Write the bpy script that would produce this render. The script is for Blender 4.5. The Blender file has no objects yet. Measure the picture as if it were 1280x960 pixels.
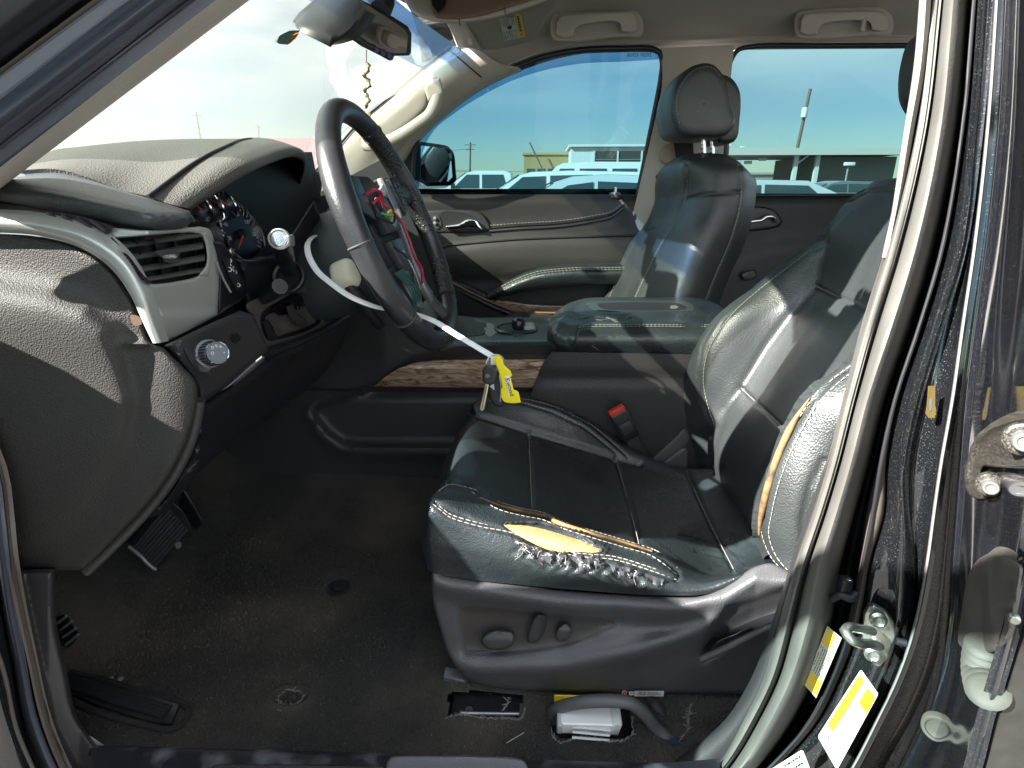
import bpy, bmesh, math, random
import numpy as np
from mathutils import Vector, Matrix
from mathutils.geometry import delaunay_2d_cdt
from mathutils.bvhtree import BVHTree
random.seed(7); rng = np.random.default_rng(7)
S = bpy.context.scene
COL = S.collection
# ------------------------------------------------------------ camera
FPX = 700.0; PITCH = math.atan(250/FPX); YAW = .055; CAMZ = 1.30
cp, sp, cy, sy = math.cos(PITCH), math.sin(PITCH), math.cos(YAW), math.sin(YAW)
FW = np.array([-sy*cp, cy*cp, -sp]); RT = np.array([cy, sy, 0.]); UP = np.array([-sy*sp, cy*sp, cp])
cam = bpy.data.cameras.new('camera'); cam.sensor_width = 36; cam.lens = 36*FPX/1280
cam.clip_start = .02; cam.clip_end = 5000
co = bpy.data.objects.new('camera', cam); COL.objects.link(co); S.camera = co
co.matrix_world = Matrix(((RT[0],UP[0],-FW[0],0),(RT[1],UP[1],-FW[1],0),(RT[2],UP[2],-FW[2],CAMZ),(0,0,0,1)))
# ------------------------------------------------------------ light
SUN_AZ = math.radians(210)      # compass direction the sun stands in, measured from +X towards +Y
SUN_EL = math.radians(34)
sd = Vector((math.cos(SUN_AZ)*math.cos(SUN_EL), math.sin(SUN_AZ)*math.cos(SUN_EL), math.sin(SUN_EL)))
sun = bpy.data.lights.new('sun', 'SUN'); sun.energy = 5.0; sun.angle = math.radians(.53); sun.color = (1,.965,.90)
so = bpy.data.objects.new('sun', sun); COL.objects.link(so); so.rotation_euler = sd.to_track_quat('Z','Y').to_euler()
W = bpy.data.worlds.new('World'); S.world = W; W.use_nodes = True
nt = W.node_tree; N = nt.nodes; L = nt.links
for n_ in list(N): N.remove(n_)
wo = N.new('ShaderNodeOutputWorld'); bg = N.new('ShaderNodeBackground'); bg.inputs[1].default_value = .064
sky = N.new('ShaderNodeTexSky'); sky.sky_type = 'NISHITA'; sky.sun_disc = False
sky.sun_elevation = SUN_EL; sky.sun_rotation = math.radians(90)-SUN_AZ
sky.air_density = 1.0; sky.dust_density = .15; sky.ozone_density = 1.6
tc = N.new('ShaderNodeTexCoord'); mp = N.new('ShaderNodeMapping'); mp.inputs['Scale'].default_value = (1.0,1.6,5.5)
mp.inputs['Location'].default_value = (.35,.1,-.75)
L.new(tc.outputs['Generated'], mp.inputs['Vector'])
nz = N.new('ShaderNodeTexNoise'); nz.inputs['Scale'].default_value = 1.5; nz.inputs['Detail'].default_value = 6; nz.inputs['Roughness'].default_value = .52
L.new(mp.outputs[0], nz.inputs['Vector'])
cr = N.new('ShaderNodeValToRGB'); cr.color_ramp.elements[0].position = .36; cr.color_ramp.elements[1].position = .60
L.new(nz.outputs['Fac'], cr.inputs[0])
mxs = N.new('ShaderNodeMixRGB'); mxs.inputs[2].default_value = (10.5,10.3,9.8,1)
mul = N.new('ShaderNodeMath'); mul.operation = 'MULTIPLY'; mul.inputs[1].default_value = .85
sx = N.new('ShaderNodeSeparateXYZ'); L.new(tc.outputs['Generated'], sx.inputs[0]); mr = N.new('ShaderNodeMapRange'); mr.inputs[1].default_value = .10; mr.inputs[2].default_value = .19
ml2 = N.new('ShaderNodeMath'); ml2.operation = 'MULTIPLY'; L.new(sx.outputs[2], mr.inputs[0]); L.new(mr.outputs[0], ml2.inputs[0]); L.new(cr.outputs[0], ml2.inputs[1]); L.new(ml2.outputs[0], mul.inputs[0]); L.new(mul.outputs[0], mxs.inputs[0]); L.new(sky.outputs[0], mxs.inputs[1])
L.new(mxs.outputs[0], bg.inputs[0]); L.new(bg.outputs[0], wo.inputs[0])
S.view_settings.view_transform = 'Standard'; S.view_settings.look = 'None'
S.view_settings.gamma = 1; S.view_settings.use_curve_mapping = False
S.view_settings.exposure = 2.6
S.cycles.max_bounces = 10; S.cycles.transparent_max_bounces = 16; S.cycles.diffuse_bounces = 5
S.cycles.caustics_reflective = False; S.cycles.caustics_refractive = False
S.cycles.use_denoising = True
# ------------------------------------------------------------ measuring: sight lines of the photograph met with a lengthwise plane of the car
def PA(px, py, Y):
    px = np.asarray(px, float); py = np.asarray(py, float); Y = np.asarray(Y, float)
    u = (px-640)/FPX; v = (480-py)/FPX
    d = [FW[i]+u*RT[i]+v*UP[i] for i in range(3)]
    t = Y/d[1]
    return np.stack([d[0]*t, Y+0*px, CAMZ+d[2]*t], -1)
def P(px, py, Y): return PA(px, py, Y)
def PT(s, Y=None):
    """list of (px,py[,Y]) -> array of points"""
    return np.array([P(a[0], a[1], a[2] if Y is None else Y) for a in s])
# ------------------------------------------------------------ splines
def cat(pts, n):
    """open Catmull-Rom through pts, n samples equally spaced in parameter by chord"""
    p = np.asarray(pts, float)
    if len(p) == 1: return np.repeat(p, n, 0)
    d = np.linalg.norm(np.diff(p, axis=0), axis=1); d = np.maximum(d, 1e-9); s = np.concatenate([[0], np.cumsum(d)])
    t = np.linspace(0, s[-1], n); i = np.clip(np.searchsorted(s, t, side='right')-1, 0, len(p)-2)
    q = np.vstack([2*p[0]-p[1], p, 2*p[-1]-p[-2]])
    p0, p1, p2, p3 = q[i], q[i+1], q[i+2], q[i+3]
    h = d[i][:,None]; dp = np.concatenate([[d[0]], d]); dn = np.concatenate([d, [d[-1]]])
    m1 = ((p2-p1)/h*np.concatenate([[d[0]],d])[i][:,None]+(p1-p0)/dp[i][:,None]*h)/(h+dp[i][:,None])*h
    hn = dn[i+1][:,None]
    m2 = ((p3-p2)/hn*h+(p2-p1)/h*hn)/(h+hn)*h
    m1 = m1*np.minimum(1, 1.8*dp[i][:,None]/h); m2 = m2*np.minimum(1, 1.8*hn/h)
    f = ((t-s[i])/d[i])[:,None]
    return ((2*f**3-3*f**2+1)*p1+(f**3-2*f**2+f)*m1+(-2*f**3+3*f**2)*p2+(f**3-f**2)*m2)
def closed(pts, n=6):
    """closed smooth outline in 2D; a third value 1 marks a sharp corner"""
    m = len(pts); out = []
    for i in range(m):
        a, b = pts[i], pts[(i+1) % m]
        pa = np.array(pts[i-1][:2], float); p1 = np.array(a[:2], float); p2 = np.array(b[:2], float); pb = np.array(pts[(i+2) % m][:2], float)
        c1 = len(a) > 2 and a[2]; c2 = len(b) > 2 and b[2]
        if c1 and c2: out.append(p1); continue
        L_ = np.linalg.norm(p2-p1)
        def tan(x, y, z):
            d1 = np.linalg.norm(y-x)+1e-9; d2 = np.linalg.norm(z-y)+1e-9
            return ((y-x)/d1*d2+(z-y)/d2*d1)/(d1+d2)*min(L_, 1.6*min(d1, d2))
        m1 = (p2-p1) if c1 else tan(pa, p1, p2)
        m2 = (p2-p1) if c2 else tan(p1, p2, pb)
        for k in range(n):
            f = k/n
            out.append((2*f**3-3*f**2+1)*p1+(f**3-2*f**2+f)*m1+(-2*f**3+3*f**2)*p2+(f**3-f**2)*m2)
    return np.array(out)
def seg_dist(x, y, line, close=False):
    """distance from points to a polyline"""
    x = np.asarray(x, float); y = np.asarray(y, float)
    l = np.asarray([q[:2] for q in line], float)
    if close: l = np.vstack([l, l[:1]])
    best = np.full(x.shape, 1e9)
    for a, b in zip(l[:-1], l[1:]):
        d = b-a; q = d@d+1e-12
        t = np.clip(((x-a[0])*d[0]+(y-a[1])*d[1])/q, 0, 1)
        best = np.minimum(best, np.hypot(x-a[0]-t*d[0], y-a[1]-t*d[1]))
    return best
def inside(x, y, poly):
    x = np.asarray(x, float); y = np.asarray(y, float); r = np.zeros(x.shape, bool)
    l = np.asarray([q[:2] for q in poly], float); j = len(l)-1
    for i in range(len(l)):
        xi, yi = l[i]; xj, yj = l[j]
        c = ((yi > y) != (yj > y)) & (x < (xj-xi)*(y-yi)/((yj-yi) if yj != yi else 1e-9)+xi)
        r ^= c; j = i
    return r
def sdist(x, y, poly):
    d = seg_dist(x, y, poly, True); return np.where(inside(x, y, poly), -d, d)
def sig(v): return 1/(1+np.exp(-np.clip(v, -30, 30)))
# ------------------------------------------------------------ objects
def tag(o, label=None, cat_=None, group=None, kind=None):
    if label: o['label'] = label
    if cat_: o['category'] = cat_
    if group: o['group'] = group
    if kind: o['kind'] = kind
    return o
def empty(name, loc, label=None, cat_=None, group=None):
    o = bpy.data.objects.new(name, None); COL.objects.link(o); o.location = loc; o.empty_display_size = .05
    return tag(o, label, cat_, group)
def setpar(o, parent):
    if parent is None: return
    o.parent = parent
    m = Matrix.Identity(4); q = parent
    while q: m = Matrix.Translation(q.location) @ m if q.parent is None else m; q = q.parent
    if parent.parent is None: o.matrix_parent_inverse = Matrix.Translation(parent.location).inverted()
def link(name, me, mat, parent=None, smooth=True, kind=None, label=None):
    o = bpy.data.objects.new(name, me); COL.objects.link(o)
    if mat is not None:
        for m_ in (mat if isinstance(mat, (list, tuple)) else [mat]): me.materials.append(m_)
    if smooth:
        me.polygons.foreach_set('use_smooth', [True]*len(me.polygons))
        if isinstance(smooth, float): me.set_sharp_from_angle(angle=math.radians(smooth))
    setpar(o, parent)
    if kind: o['kind'] = kind
    if label: o['label'] = label
    return o
def mesh(name, v, f, mat, parent=None, smooth=True, **k):
    me = bpy.data.meshes.new(name); me.from_pydata([tuple(map(float, q)) for q in v], [], [tuple(int(i) for i in q) for q in f]); me.update()
    return link(name, me, mat, parent, smooth, **k)
def frombm(name, bm, mat, parent=None, smooth=35., **k):
    bmesh.ops.recalc_face_normals(bm, faces=bm.faces)
    me = bpy.data.meshes.new(name); bm.to_mesh(me); bm.free()
    return link(name, me, mat, parent, smooth, **k)
def gridmesh(g, cu=False, cv=False):
    n, m = g.shape[:2]; f = []
    for i in range(n if cu else n-1):
        for j in range(m if cv else m-1):
            a, b = (i+1) % n, (j+1) % m
            f.append((i*m+j, i*m+b, a*m+b, a*m+j))
    return g.reshape(-1, 3), f
def lofted(rows, nu, nv):
    R = np.array([cat(r, nu) for r in rows])
    return np.stack([cat(R[:,j], nv) for j in range(nu)], 1)
def loft(name, rows, mat, parent=None, nu=40, nv=40, cap=False, smooth=True, fn=None, thick=0, **k):
    g = lofted(rows, nu, nv)
    if fn is not None: g = fn(g)
    v, f = gridmesh(g)
    if thick:
        nrm = gnormals(g); nrm *= np.sign(np.sum(nrm*(np.array([0,0,CAMZ])-g))+1e-12); v2 = (g-nrm*thick).reshape(-1,3); n = len(v); nu_, nv_ = g.shape[1], g.shape[0]
        f2 = [tuple(i+n for i in q[::-1]) for q in f]
        b = [j for j in range(nu_)]+[i*nu_+nu_-1 for i in range(1,nv_)]+[(nv_-1)*nu_+j for j in range(nu_-2,-1,-1)]+[i*nu_ for i in range(nv_-2,0,-1)]
        rim = [(b[i], b[i]+n, b[(i+1)%len(b)]+n, b[(i+1)%len(b)]) for i in range(len(b))]
        v = np.vstack([v, v2]); f = f+f2+rim
        if smooth is True: smooth = 50.
    return mesh(name, v, f, mat, parent, smooth, **k)
def gnormals(g):
    du = np.gradient(g, axis=1); dv = np.gradient(g, axis=0)
    n = np.cross(du, dv); n /= np.linalg.norm(n, axis=2, keepdims=True)+1e-12
    return n
def relief(name, outline, Y, mat, parent=None, step=8, thick=.02, tv=None, edge=None, sm=True, n=6, smooth=40., holes=(), back=None, **k):
    """panel that faces the open door: an outline with its own depth field, rounded edges and a rim of real thickness"""
    o2 = closed(outline, n) if sm else np.array([q[:2] for q in outline], float)
    # even the outline
    pts = []
    for a, b in zip(o2, np.roll(o2, -1, 0)):
        m = max(1, int(np.ceil(np.hypot(*(b-a))/(step*1.0))))
        for q in range(m): pts.append(a+(b-a)*q/m)
    o2 = np.array(pts)
    hl = [closed(h, n) if sm else np.array([q[:2] for q in h], float) for h in holes]
    x0, y0 = o2.min(0); x1, y1 = o2.max(0)
    gx, gy = np.meshgrid(np.arange(x0, x1, step), np.arange(y0, y1, step))
    gx[1::2] += step/2
    gx = gx.ravel(); gy = gy.ravel()
    ok = sdist(gx, gy, o2) < -step*.45
    for h in hl: ok &= sdist(gx, gy, h) > step*.45
    if edge:                                          # extra rings near the rim so that it rounds smoothly
        extra = []
        c = len(o2)
        tn = np.roll(o2, -1, 0)-np.roll(o2, 1, 0); tn /= np.linalg.norm(tn, axis=1, keepdims=True)+1e-9
        area = np.sum(o2[:,0]*np.roll(o2[:,1],-1)-np.roll(o2[:,0],-1)*o2[:,1])
        nn = np.stack([-tn[:,1], tn[:,0]], 1)*(1 if area > 0 else -1)
        for fr in (.12,.35,.7): extra.append(o2+nn*edge[0]*fr)
        ex = np.vstack(extra); oke = sdist(ex[:,0], ex[:,1], o2) < -edge[0]*.08
        ok &= sdist(gx, gy, o2) < -edge[0]*.85
        gx = np.concatenate([gx[ok], ex[oke][:,0]]); gy = np.concatenate([gy[ok], ex[oke][:,1]])
    else: gx, gy = gx[ok], gy[ok]
    allp = [o2]+hl
    edges = []; base = 0
    for q in allp:
        m = len(q); edges += [(base+i, base+(i+1) % m) for i in range(m)]; base += m
    V = np.vstack(allp+[np.stack([gx, gy], 1)])
    r = delaunay_2d_cdt([Vector((float(a), float(b))) for a, b in V], edges, [], 2 if hl else 1, 1e-4)
    vv = np.array([(q.x, q.y) for q in r[0]]); ff = [tuple(t) for t in r[2]]
    if hl:
        cen = np.array([vv[list(t)].mean(0) for t in ff]); good = inside(cen[:,0], cen[:,1], o2)
        for h in hl: good &= ~inside(cen[:,0], cen[:,1], h)
        ff = [t for t, g_ in zip(ff, good) if g_]
    yy = Y(vv[:,0], vv[:,1]) if callable(Y) else np.full(len(vv), float(Y))
    if edge:
        d = np.minimum(seg_dist(vv[:,0], vv[:,1], o2, True)/edge[0], 1)
        yy = yy+edge[1]*(1-np.sqrt(np.maximum(0, 1-(1-d)**2)))
    p3 = PA(vv[:,0], vv[:,1], yy)
    bm = bmesh.new(); bv = [bm.verts.new(q) for q in p3]
    for t in ff:
        try: bm.faces.new([bv[i] for i in t])
        except ValueError: pass
    bmesh.ops.recalc_face_normals(bm, faces=bm.faces)
    if sum(f_.normal.y for f_ in bm.faces) > 0: bmesh.ops.reverse_faces(bm, faces=bm.faces)
    if thick:
        be = [e for e in bm.edges if e.is_boundary]
        r2 = bmesh.ops.extrude_edge_only(bm, edges=be)
        nv = [e for e in r2['geom'] if isinstance(e, bmesh.types.BMVert)]
        bmesh.ops.translate(bm, verts=nv, vec=tuple(TVD(p3)*thick) if tv is None else tuple(np.array(tv)*thick))
    me = bpy.data.meshes.new(name); bm.to_mesh(me); bm.free()
    return link(name, me, mat, parent, smooth, **k)
def TVD(p3):
    c = p3.mean(0)-np.array([0,0,CAMZ]); return c/max(c[1],.2)
class Surf:
    """points on a finished surface, met along sight lines"""
    def __init__(self, o):
        self.t = BVHTree.FromPolygons([v.co.copy() for v in o.data.vertices], [tuple(p.vertices) for p in o.data.polygons]); self.o = Vector((0,0,CAMZ)); self.last = 1.
    def __call__(self, px, py, lift=0.):
        q = P(px, py, 1.); d = Vector((q[0], q[1], q[2]-CAMZ)); d.normalize()
        for dx, dy in ((0,0),(0,2),(2,0),(-2,0),(0,-2),(4,0),(-4,0),(0,4),(0,-4)):
            q = P(px+dx, py+dy, 1.); d2 = Vector((q[0], q[1], q[2]-CAMZ)); d2.normalize()
            h = self.t.ray_cast(self.o, d2)
            if h[0] is not None:
                self.last = h[3]; break
        r = self.o+d*(self.last-lift); return np.array(r)
    def path(self, l_, lift=.002): return np.array([self(a, b, lift) for a, b in l_])
    def Y(self, x, y, lift=0.): return np.array([self(a, b, lift)[1] for a, b in zip(np.atleast_1d(x), np.atleast_1d(y))])
def frame(t, up=None):
    t = t/ (np.linalg.norm(t)+1e-12); u = np.array([0,0,1.]) if up is None else np.asarray(up, float)
    if abs(t@u) > .98: u = np.array([0,1.,0])
    a = np.cross(u, t); a /= np.linalg.norm(a); b = np.cross(t, a); return a, b
def tube_geo(p, r, n=10, close=False, flat=1., up=None, caps=True):
    p = np.asarray(p, float); m = len(p); V = []; F = []
    rr = np.full(m, r) if np.isscalar(r) else np.asarray(r, float)
    a = b = None
    for i in range(m):
        t = (p[(i+1) % m]-p[i-1]) if close else (p[min(i+1, m-1)]-p[max(i-1, 0)])
        t = t/(np.linalg.norm(t)+1e-12)
        if up is not None or a is None: a, b = frame(t, up)
        else:
            a = a-t*(a@t); a /= np.linalg.norm(a)+1e-12; b = np.cross(t, a)
        for k in range(n):
            q = 2*math.pi*k/n; V.append(p[i]+rr[i]*(math.cos(q)*a+math.sin(q)*flat*b))
    for i in range(m if close else m-1):
        for k in range(n):
            j = (i+1) % m; l = (k+1) % n
            F.append((i*n+k, i*n+l, j*n+l, j*n+k))
    if not close and caps: F += [tuple(range(n))[::-1], tuple((m-1)*n+k for k in range(n))]
    return V, F
def tube(name, p, r, mat, parent=None, n=10, ns=None, close=False, smooth=60., **k):
    kk = {q: k.pop(q) for q in ('flat','up','caps') if q in k}
    p = np.asarray(p, float)
    if ns:
        if not np.isscalar(r): r = np.interp(np.linspace(0,1,ns), np.linspace(0,1,len(r)), r)
        p = cat(p, ns)
    v, f = tube_geo(p, r, n, close, **kk)
    return mesh(name, v, f, mat, parent, smooth, **k)
def multi(name, geos, mat, parent=None, smooth=60., **k):
    V = []; F = []
    for v, f in geos:
        b = len(V); V += list(v); F += [tuple(i+b for i in q) for q in f]
    return mesh(name, V, F, mat, parent, smooth, **k)
def stitch(name, p, mat, parent, r=.0006, seg=.0055, gap=.0025, lift=(0,-.0012,.0006)):
    p = np.asarray(p, float)
    d = np.linalg.norm(np.diff(p, axis=0), axis=1).sum(); m = max(2, int(d/(seg+gap)))
    q = cat(p, m*4+1)+np.array(lift); geos = []
    for i in range(m):
        a, b = q[i*4], q[i*4+3 if i*4+3 < len(q) else -1]
        r_ = r*.8
        geos.append(tube_geo(np.array([a, (a+b)/2+np.array(lift)*.4, b]), [r_*.7, r_, r_*.7], 5))
    return multi(name, geos, mat, parent, kind='stuff')
def box_bm(bm, c, ax, half, bev=0, seg=2):
    ax = [np.asarray(a, float)/np.linalg.norm(a) for a in ax]
    r = bmesh.ops.create_cube(bm, size=2.0)
    M_ = Matrix([[ax[0][i]*half[0], ax[1][i]*half[1], ax[2][i]*half[2], c[i]] for i in range(3)]+[[0,0,0,1]])
    bmesh.ops.transform(bm, matrix=M_, verts=r['verts'])
    if bev:
        es = list({e for v in r['verts'] for e in v.link_edges})
        bmesh.ops.bevel(bm, geom=es, offset=bev, segments=seg, affect='EDGES', profile=.5)
X_, Y_, Z_ = np.eye(3)
def box(name, c, half, mat, parent=None, ax=(X_, Y_, Z_), bev=0, seg=2, **k):
    bm = bmesh.new(); box_bm(bm, c, ax, half, bev, seg); return frombm(name, bm, mat, parent, **k)
def lathe_geo(c, axis, prof, n=24, up=None, caps=True):
    """prof: list of (r, h) along axis"""
    axis = np.asarray(axis, float)/np.linalg.norm(axis); a, b = frame(axis, up); V = []; F = []
    c = np.asarray(c, float)
    for r, h in prof:
        for k in range(n):
            q = 2*math.pi*k/n; V.append(c+axis*h+r*(math.cos(q)*a+math.sin(q)*b))
    m = len(prof)
    for i in range(m-1):
        for k in range(n): l = (k+1) % n; F.append((i*n+k, i*n+l, (i+1)*n+l, (i+1)*n+k))
    if caps: F += [tuple(range(n))[::-1], tuple((m-1)*n+k for k in range(n))]
    return V, F
def lathe(name, c, axis, prof, mat, parent=None, n=24, smooth=40., caps=True, **k):
    v, f = lathe_geo(c, axis, prof, n, None, caps); return mesh(name, v, f, mat, parent, smooth, **k)
def prism(name, pts, d, mat, parent=None, bev=0, seg=2, smooth=35., **k):
    """flat outline (3D points in one plane) pushed by vector d, edges bevelled"""
    bm = bmesh.new(); vs = [bm.verts.new(q) for q in pts]; f = bm.faces.new(vs)
    r = bmesh.ops.extrude_face_region(bm, geom=[f])
    bmesh.ops.translate(bm, verts=[e for e in r['geom'] if isinstance(e, bmesh.types.BMVert)], vec=d)
    bmesh.ops.recalc_face_normals(bm, faces=bm.faces)
    if bev: bmesh.ops.bevel(bm, geom=list(bm.edges), offset=bev, segments=seg, affect='EDGES', profile=.5)
    return frombm(name, bm, mat, parent, smooth, **k)
def text(name, body, org, xd, yd, size, mat, parent=None, align='CENTER', **k):
    c = bpy.data.curves.new(name, 'FONT'); c.body = body; c.size = size; c.align_x = align; c.align_y = 'CENTER'; c.extrude = .00005
    o = bpy.data.objects.new(name, c); me = bpy.data.meshes.new_from_object(o); bpy.data.objects.remove(o); 
    xd = np.asarray(xd, float); xd /= np.linalg.norm(xd); yd = np.asarray(yd, float); yd = yd-xd*(xd@yd); yd /= np.linalg.norm(yd); zd = np.cross(xd, yd)
    me.transform(Matrix([[xd[i], yd[i], zd[i], org[i]] for i in range(3)]+[[0,0,0,1]])); me.materials.clear()
    me.name = name
    return link(name, me, mat, parent, False, **k)
# ------------------------------------------------------------ materials
def M(name, col, rough=.5, metal=0., bump=(), var=None, coat=0., spec=.5, dust=None, dist=.001, rvar=0., sheen=0):
    m = bpy.data.materials.new(name); m.use_nodes = True; t = m.node_tree; n = t.nodes; l = t.links
    b = n['Principled BSDF']; b.inputs['Base Color'].default_value = (*col, 1); b.inputs['Roughness'].default_value = rough
    b.inputs['Metallic'].default_value = metal; b.inputs['Coat Weight'].default_value = coat; b.inputs['Coat Roughness'].default_value = .06
    b.inputs['Specular IOR Level'].default_value = spec; b.inputs['Sheen Weight'].default_value = sheen
    tcn = n.new('ShaderNodeTexCoord'); cs = None
    def noise(scale, det=4, typ='N'):
        q = n.new('ShaderNodeTexVoronoi' if typ == 'V' else 'ShaderNodeTexNoise')
        q.inputs['Scale'].default_value = scale
        if typ != 'V': q.inputs['Detail'].default_value = det
        l.new(tcn.outputs['Object'], q.inputs['Vector'])
        return q.outputs['Distance' if typ == 'V' else 'Fac']
    csock = None
    if var:
        rp = n.new('ShaderNodeMapRange'); rp.inputs[1].default_value = .35; rp.inputs[2].default_value = .7
        l.new(noise(var[0], 6), rp.inputs[0])
        mx = n.new('ShaderNodeMixRGB'); mx.inputs[1].default_value = (*col, 1); mx.inputs[2].default_value = (*var[1], 1)
        l.new(rp.outputs[0], mx.inputs[0]); csock = mx.outputs[0]
    if dust:                                           # (scale, low, high, colour, amount)
        rp = n.new('ShaderNodeMapRange'); rp.inputs[1].default_value = dust[1]; rp.inputs[2].default_value = dust[2]
        rp.inputs[4].default_value = dust[4]
        l.new(noise(dust[0], 8), rp.inputs[0])
        mx = n.new('ShaderNodeMixRGB'); mx.inputs[2].default_value = (*dust[3], 1)
        if csock: l.new(csock, mx.inputs[1])
        else: mx.inputs[1].default_value = (*col, 1)
        l.new(rp.outputs[0], mx.inputs[0]); csock = mx.outputs[0]
        rr = n.new('ShaderNodeMixRGB'); rr.inputs[1].default_value = (rough,)*3+(1,); rr.inputs[2].default_value = (.85,)*3+(1,)
        l.new(rp.outputs[0], rr.inputs[0]); l.new(rr.outputs[0], b.inputs['Roughness'])
    elif rvar:
        rp = n.new('ShaderNodeMapRange'); rp.inputs[1].default_value = .3; rp.inputs[2].default_value = .7
        rp.inputs[3].default_value = max(.03, rough-rvar); rp.inputs[4].default_value = min(1, rough+rvar)
        l.new(noise(9, 6), rp.inputs[0]); l.new(rp.outputs[0], b.inputs['Roughness'])
    if csock: l.new(csock, b.inputs['Base Color'])
    prev = None
    for (typ, scale, st) in bump:
        bn = n.new('ShaderNodeBump'); bn.inputs['Strength'].default_value = st; bn.inputs['Distance'].default_value = dist
        l.new(noise(scale, 3, typ), bn.inputs['Height'])
        if prev: l.new(prev, bn.inputs['Normal'])
        prev = bn.outputs[0]
    if prev: l.new(prev, b.inputs['Normal'])
    return m
def glass(name, tint, gloss=1., haze=0., hazecol=(1,1,1)):
    m = bpy.data.materials.new(name); m.use_nodes = True; t = m.node_tree; n = t.nodes; l = t.links
    n.remove(n['Principled BSDF']); out = n['Material Output']
    tr = n.new('ShaderNodeBsdfTransparent'); tr.inputs[0].default_value = (*tint, 1)
    gl = n.new('ShaderNodeBsdfGlossy'); gl.inputs['Roughness'].default_value = .02
    fr = n.new('ShaderNodeFresnel'); fr.inputs[0].default_value = 1.45
    mm = n.new('ShaderNodeMath'); mm.operation = 'MULTIPLY'; mm.inputs[1].default_value = gloss
    mx = n.new('ShaderNodeMixShader'); l.new(fr.outputs[0], mm.inputs[0]); l.new(mm.outputs[0], mx.inputs[0]); l.new(tr.outputs[0], mx.inputs[1]); l.new(gl.outputs[0], mx.inputs[2])
    last = mx.outputs[0]
    if haze:
        tl = n.new('ShaderNodeBsdfTranslucent'); tl.inputs[0].default_value = (*hazecol, 1)
        df = n.new('ShaderNodeBsdfDiffuse'); df.inputs[0].default_value = (*hazecol, 1)
        a = n.new('ShaderNodeMixShader'); a.inputs[0].default_value = .5; l.new(tl.outputs[0], a.inputs[1]); l.new(df.outputs[0], a.inputs[2])
        tcn = n.new('ShaderNodeTexCoord'); nz_ = n.new('ShaderNodeTexNoise'); nz_.inputs['Scale'].default_value = 2.2; nz_.inputs['Detail'].default_value = 8
        l.new(tcn.outputs['Object'], nz_.inputs['Vector']); rp = n.new('ShaderNodeMapRange'); rp.inputs[1].default_value = .3; rp.inputs[2].default_value = .75; rp.inputs[3].default_value = haze*.8; rp.inputs[4].default_value = haze*1.25
        l.new(nz_.outputs['Fac'], rp.inputs[0])
        b = n.new('ShaderNodeMixShader'); l.new(rp.outputs[0], b.inputs[0]); l.new(last, b.inputs[1]); l.new(a.outputs[0], b.inputs[2]); last = b.outputs[0]
    l.new(last, out.inputs[0]); return m
LE = [('V',420,.35),('N',60,.25)]
leather = M('black_leather', (.013,.018,.021), .33, bump=[('V',520,.45),('N',120,.5),('N',30,.6)], dist=.0014, var=(14,(.022,.030,.032)), rvar=.08, spec=.7, coat=.15)
leather2 = M('black_leather_bolster', (.022,.027,.028), .44, bump=[('V',420,.55),('N',40,.3)], var=(14,(.026,.030,.030)), rvar=.08, spec=1.)
worn = M('worn_tan_piping', (.30,.17,.06), .6, bump=[('N',300,.4)], var=(40,(.06,.045,.03)))
thread = M('cream_thread', (.36,.34,.29), .7)
thread_dark = M('black_thread', (.05,.05,.05), .7)
foam = M('yellow_seat_foam', (.50,.36,.15), .95, bump=[('N',500,.5),('N',60,.6)], var=(30,(.46,.30,.11)))
pebble = M('pebbled_charcoal_plastic', (.032,.030,.029), .60, bump=[('V',640,.7)], dist=.0008, spec=.25, var=(5,(.037,.035,.033)))
padtop = M('pebbled_dash_pad', (.066,.064,.056), .48, bump=[('V',520,.7)], dist=.0009, spec=.5, dust=(6,.55,.8,(.16,.145,.12),.35))
padsoft = M('soft_dash_pad', (.050,.058,.060), .42, bump=[('V',600,.35)], spec=.5)
plast = M('charcoal_plastic', (.035,.034,.036), .42, bump=[('V',700,.3)], rvar=.06)
plastb = M('black_plastic', (.012,.012,.016), .35, bump=[('V',700,.2)])
plastm = M('matt_black_plastic', (.010,.010,.013), .62)
plastw = M('brown_grey_plastic', (.034,.033,.034), .45, bump=[('V',700,.35)], var=(7,(.041,.040,.041)), rvar=.05)
seatpl = M('seat_side_plastic', (.070,.071,.076), .38, bump=[('V',520,.5)], rvar=.06, dust=(5,.58,.8,(.12,.11,.10),.3))
silver = M('satin_silver_trim', (.50,.51,.48), .36, metal=.5, bump=[('N',900,.08)], rvar=.05)
silver2 = M('silver_paint', (.40,.40,.38), .38, metal=.5)
chrome = M('chrome', (.75,.76,.78), .12, metal=1.)
zinc = M('zinc_plated_steel', (.55,.58,.52), .28, metal=.9, bump=[('N',200,.2)], var=(30,(.42,.45,.40)))
wood = None
carpet = M('black_carpet', (.018,.0175,.018), .95, bump=[('N',1100,1.),('N',420,.5)], dist=.002, dust=(5,.42,.70,(.095,.085,.070),.85), var=(1000,(.050,.048,.045)))
carpet2 = M('carpet_tunnel', (.022,.020,.020), .95, bump=[('N',900,1.)], dist=.003)
cloth = M('beige_headliner_cloth', (.52,.485,.44), .9, bump=[('N',700,.35)], var=(4,(.49,.455,.41)))
beige = M('beige_trim_plastic', (.54,.495,.44), .5, bump=[('V',600,.25)])
beige2 = M('pale_pillar_plastic', (.56,.52,.45), .45, bump=[('V',600,.2)])
visorm = M('grey_visor_cloth', (.36,.345,.30), .85, bump=[('N',700,.3)])
paint = M('black_car_paint', (.006,.007,.009), .10, coat=1., dust=(900,.58,.76,(.20,.18,.14),.55))
paintd = M('dusty_black_paint', (.010,.010,.010), .22, coat=.5, dust=(900,.46,.75,(.17,.145,.11),.7))
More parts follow.
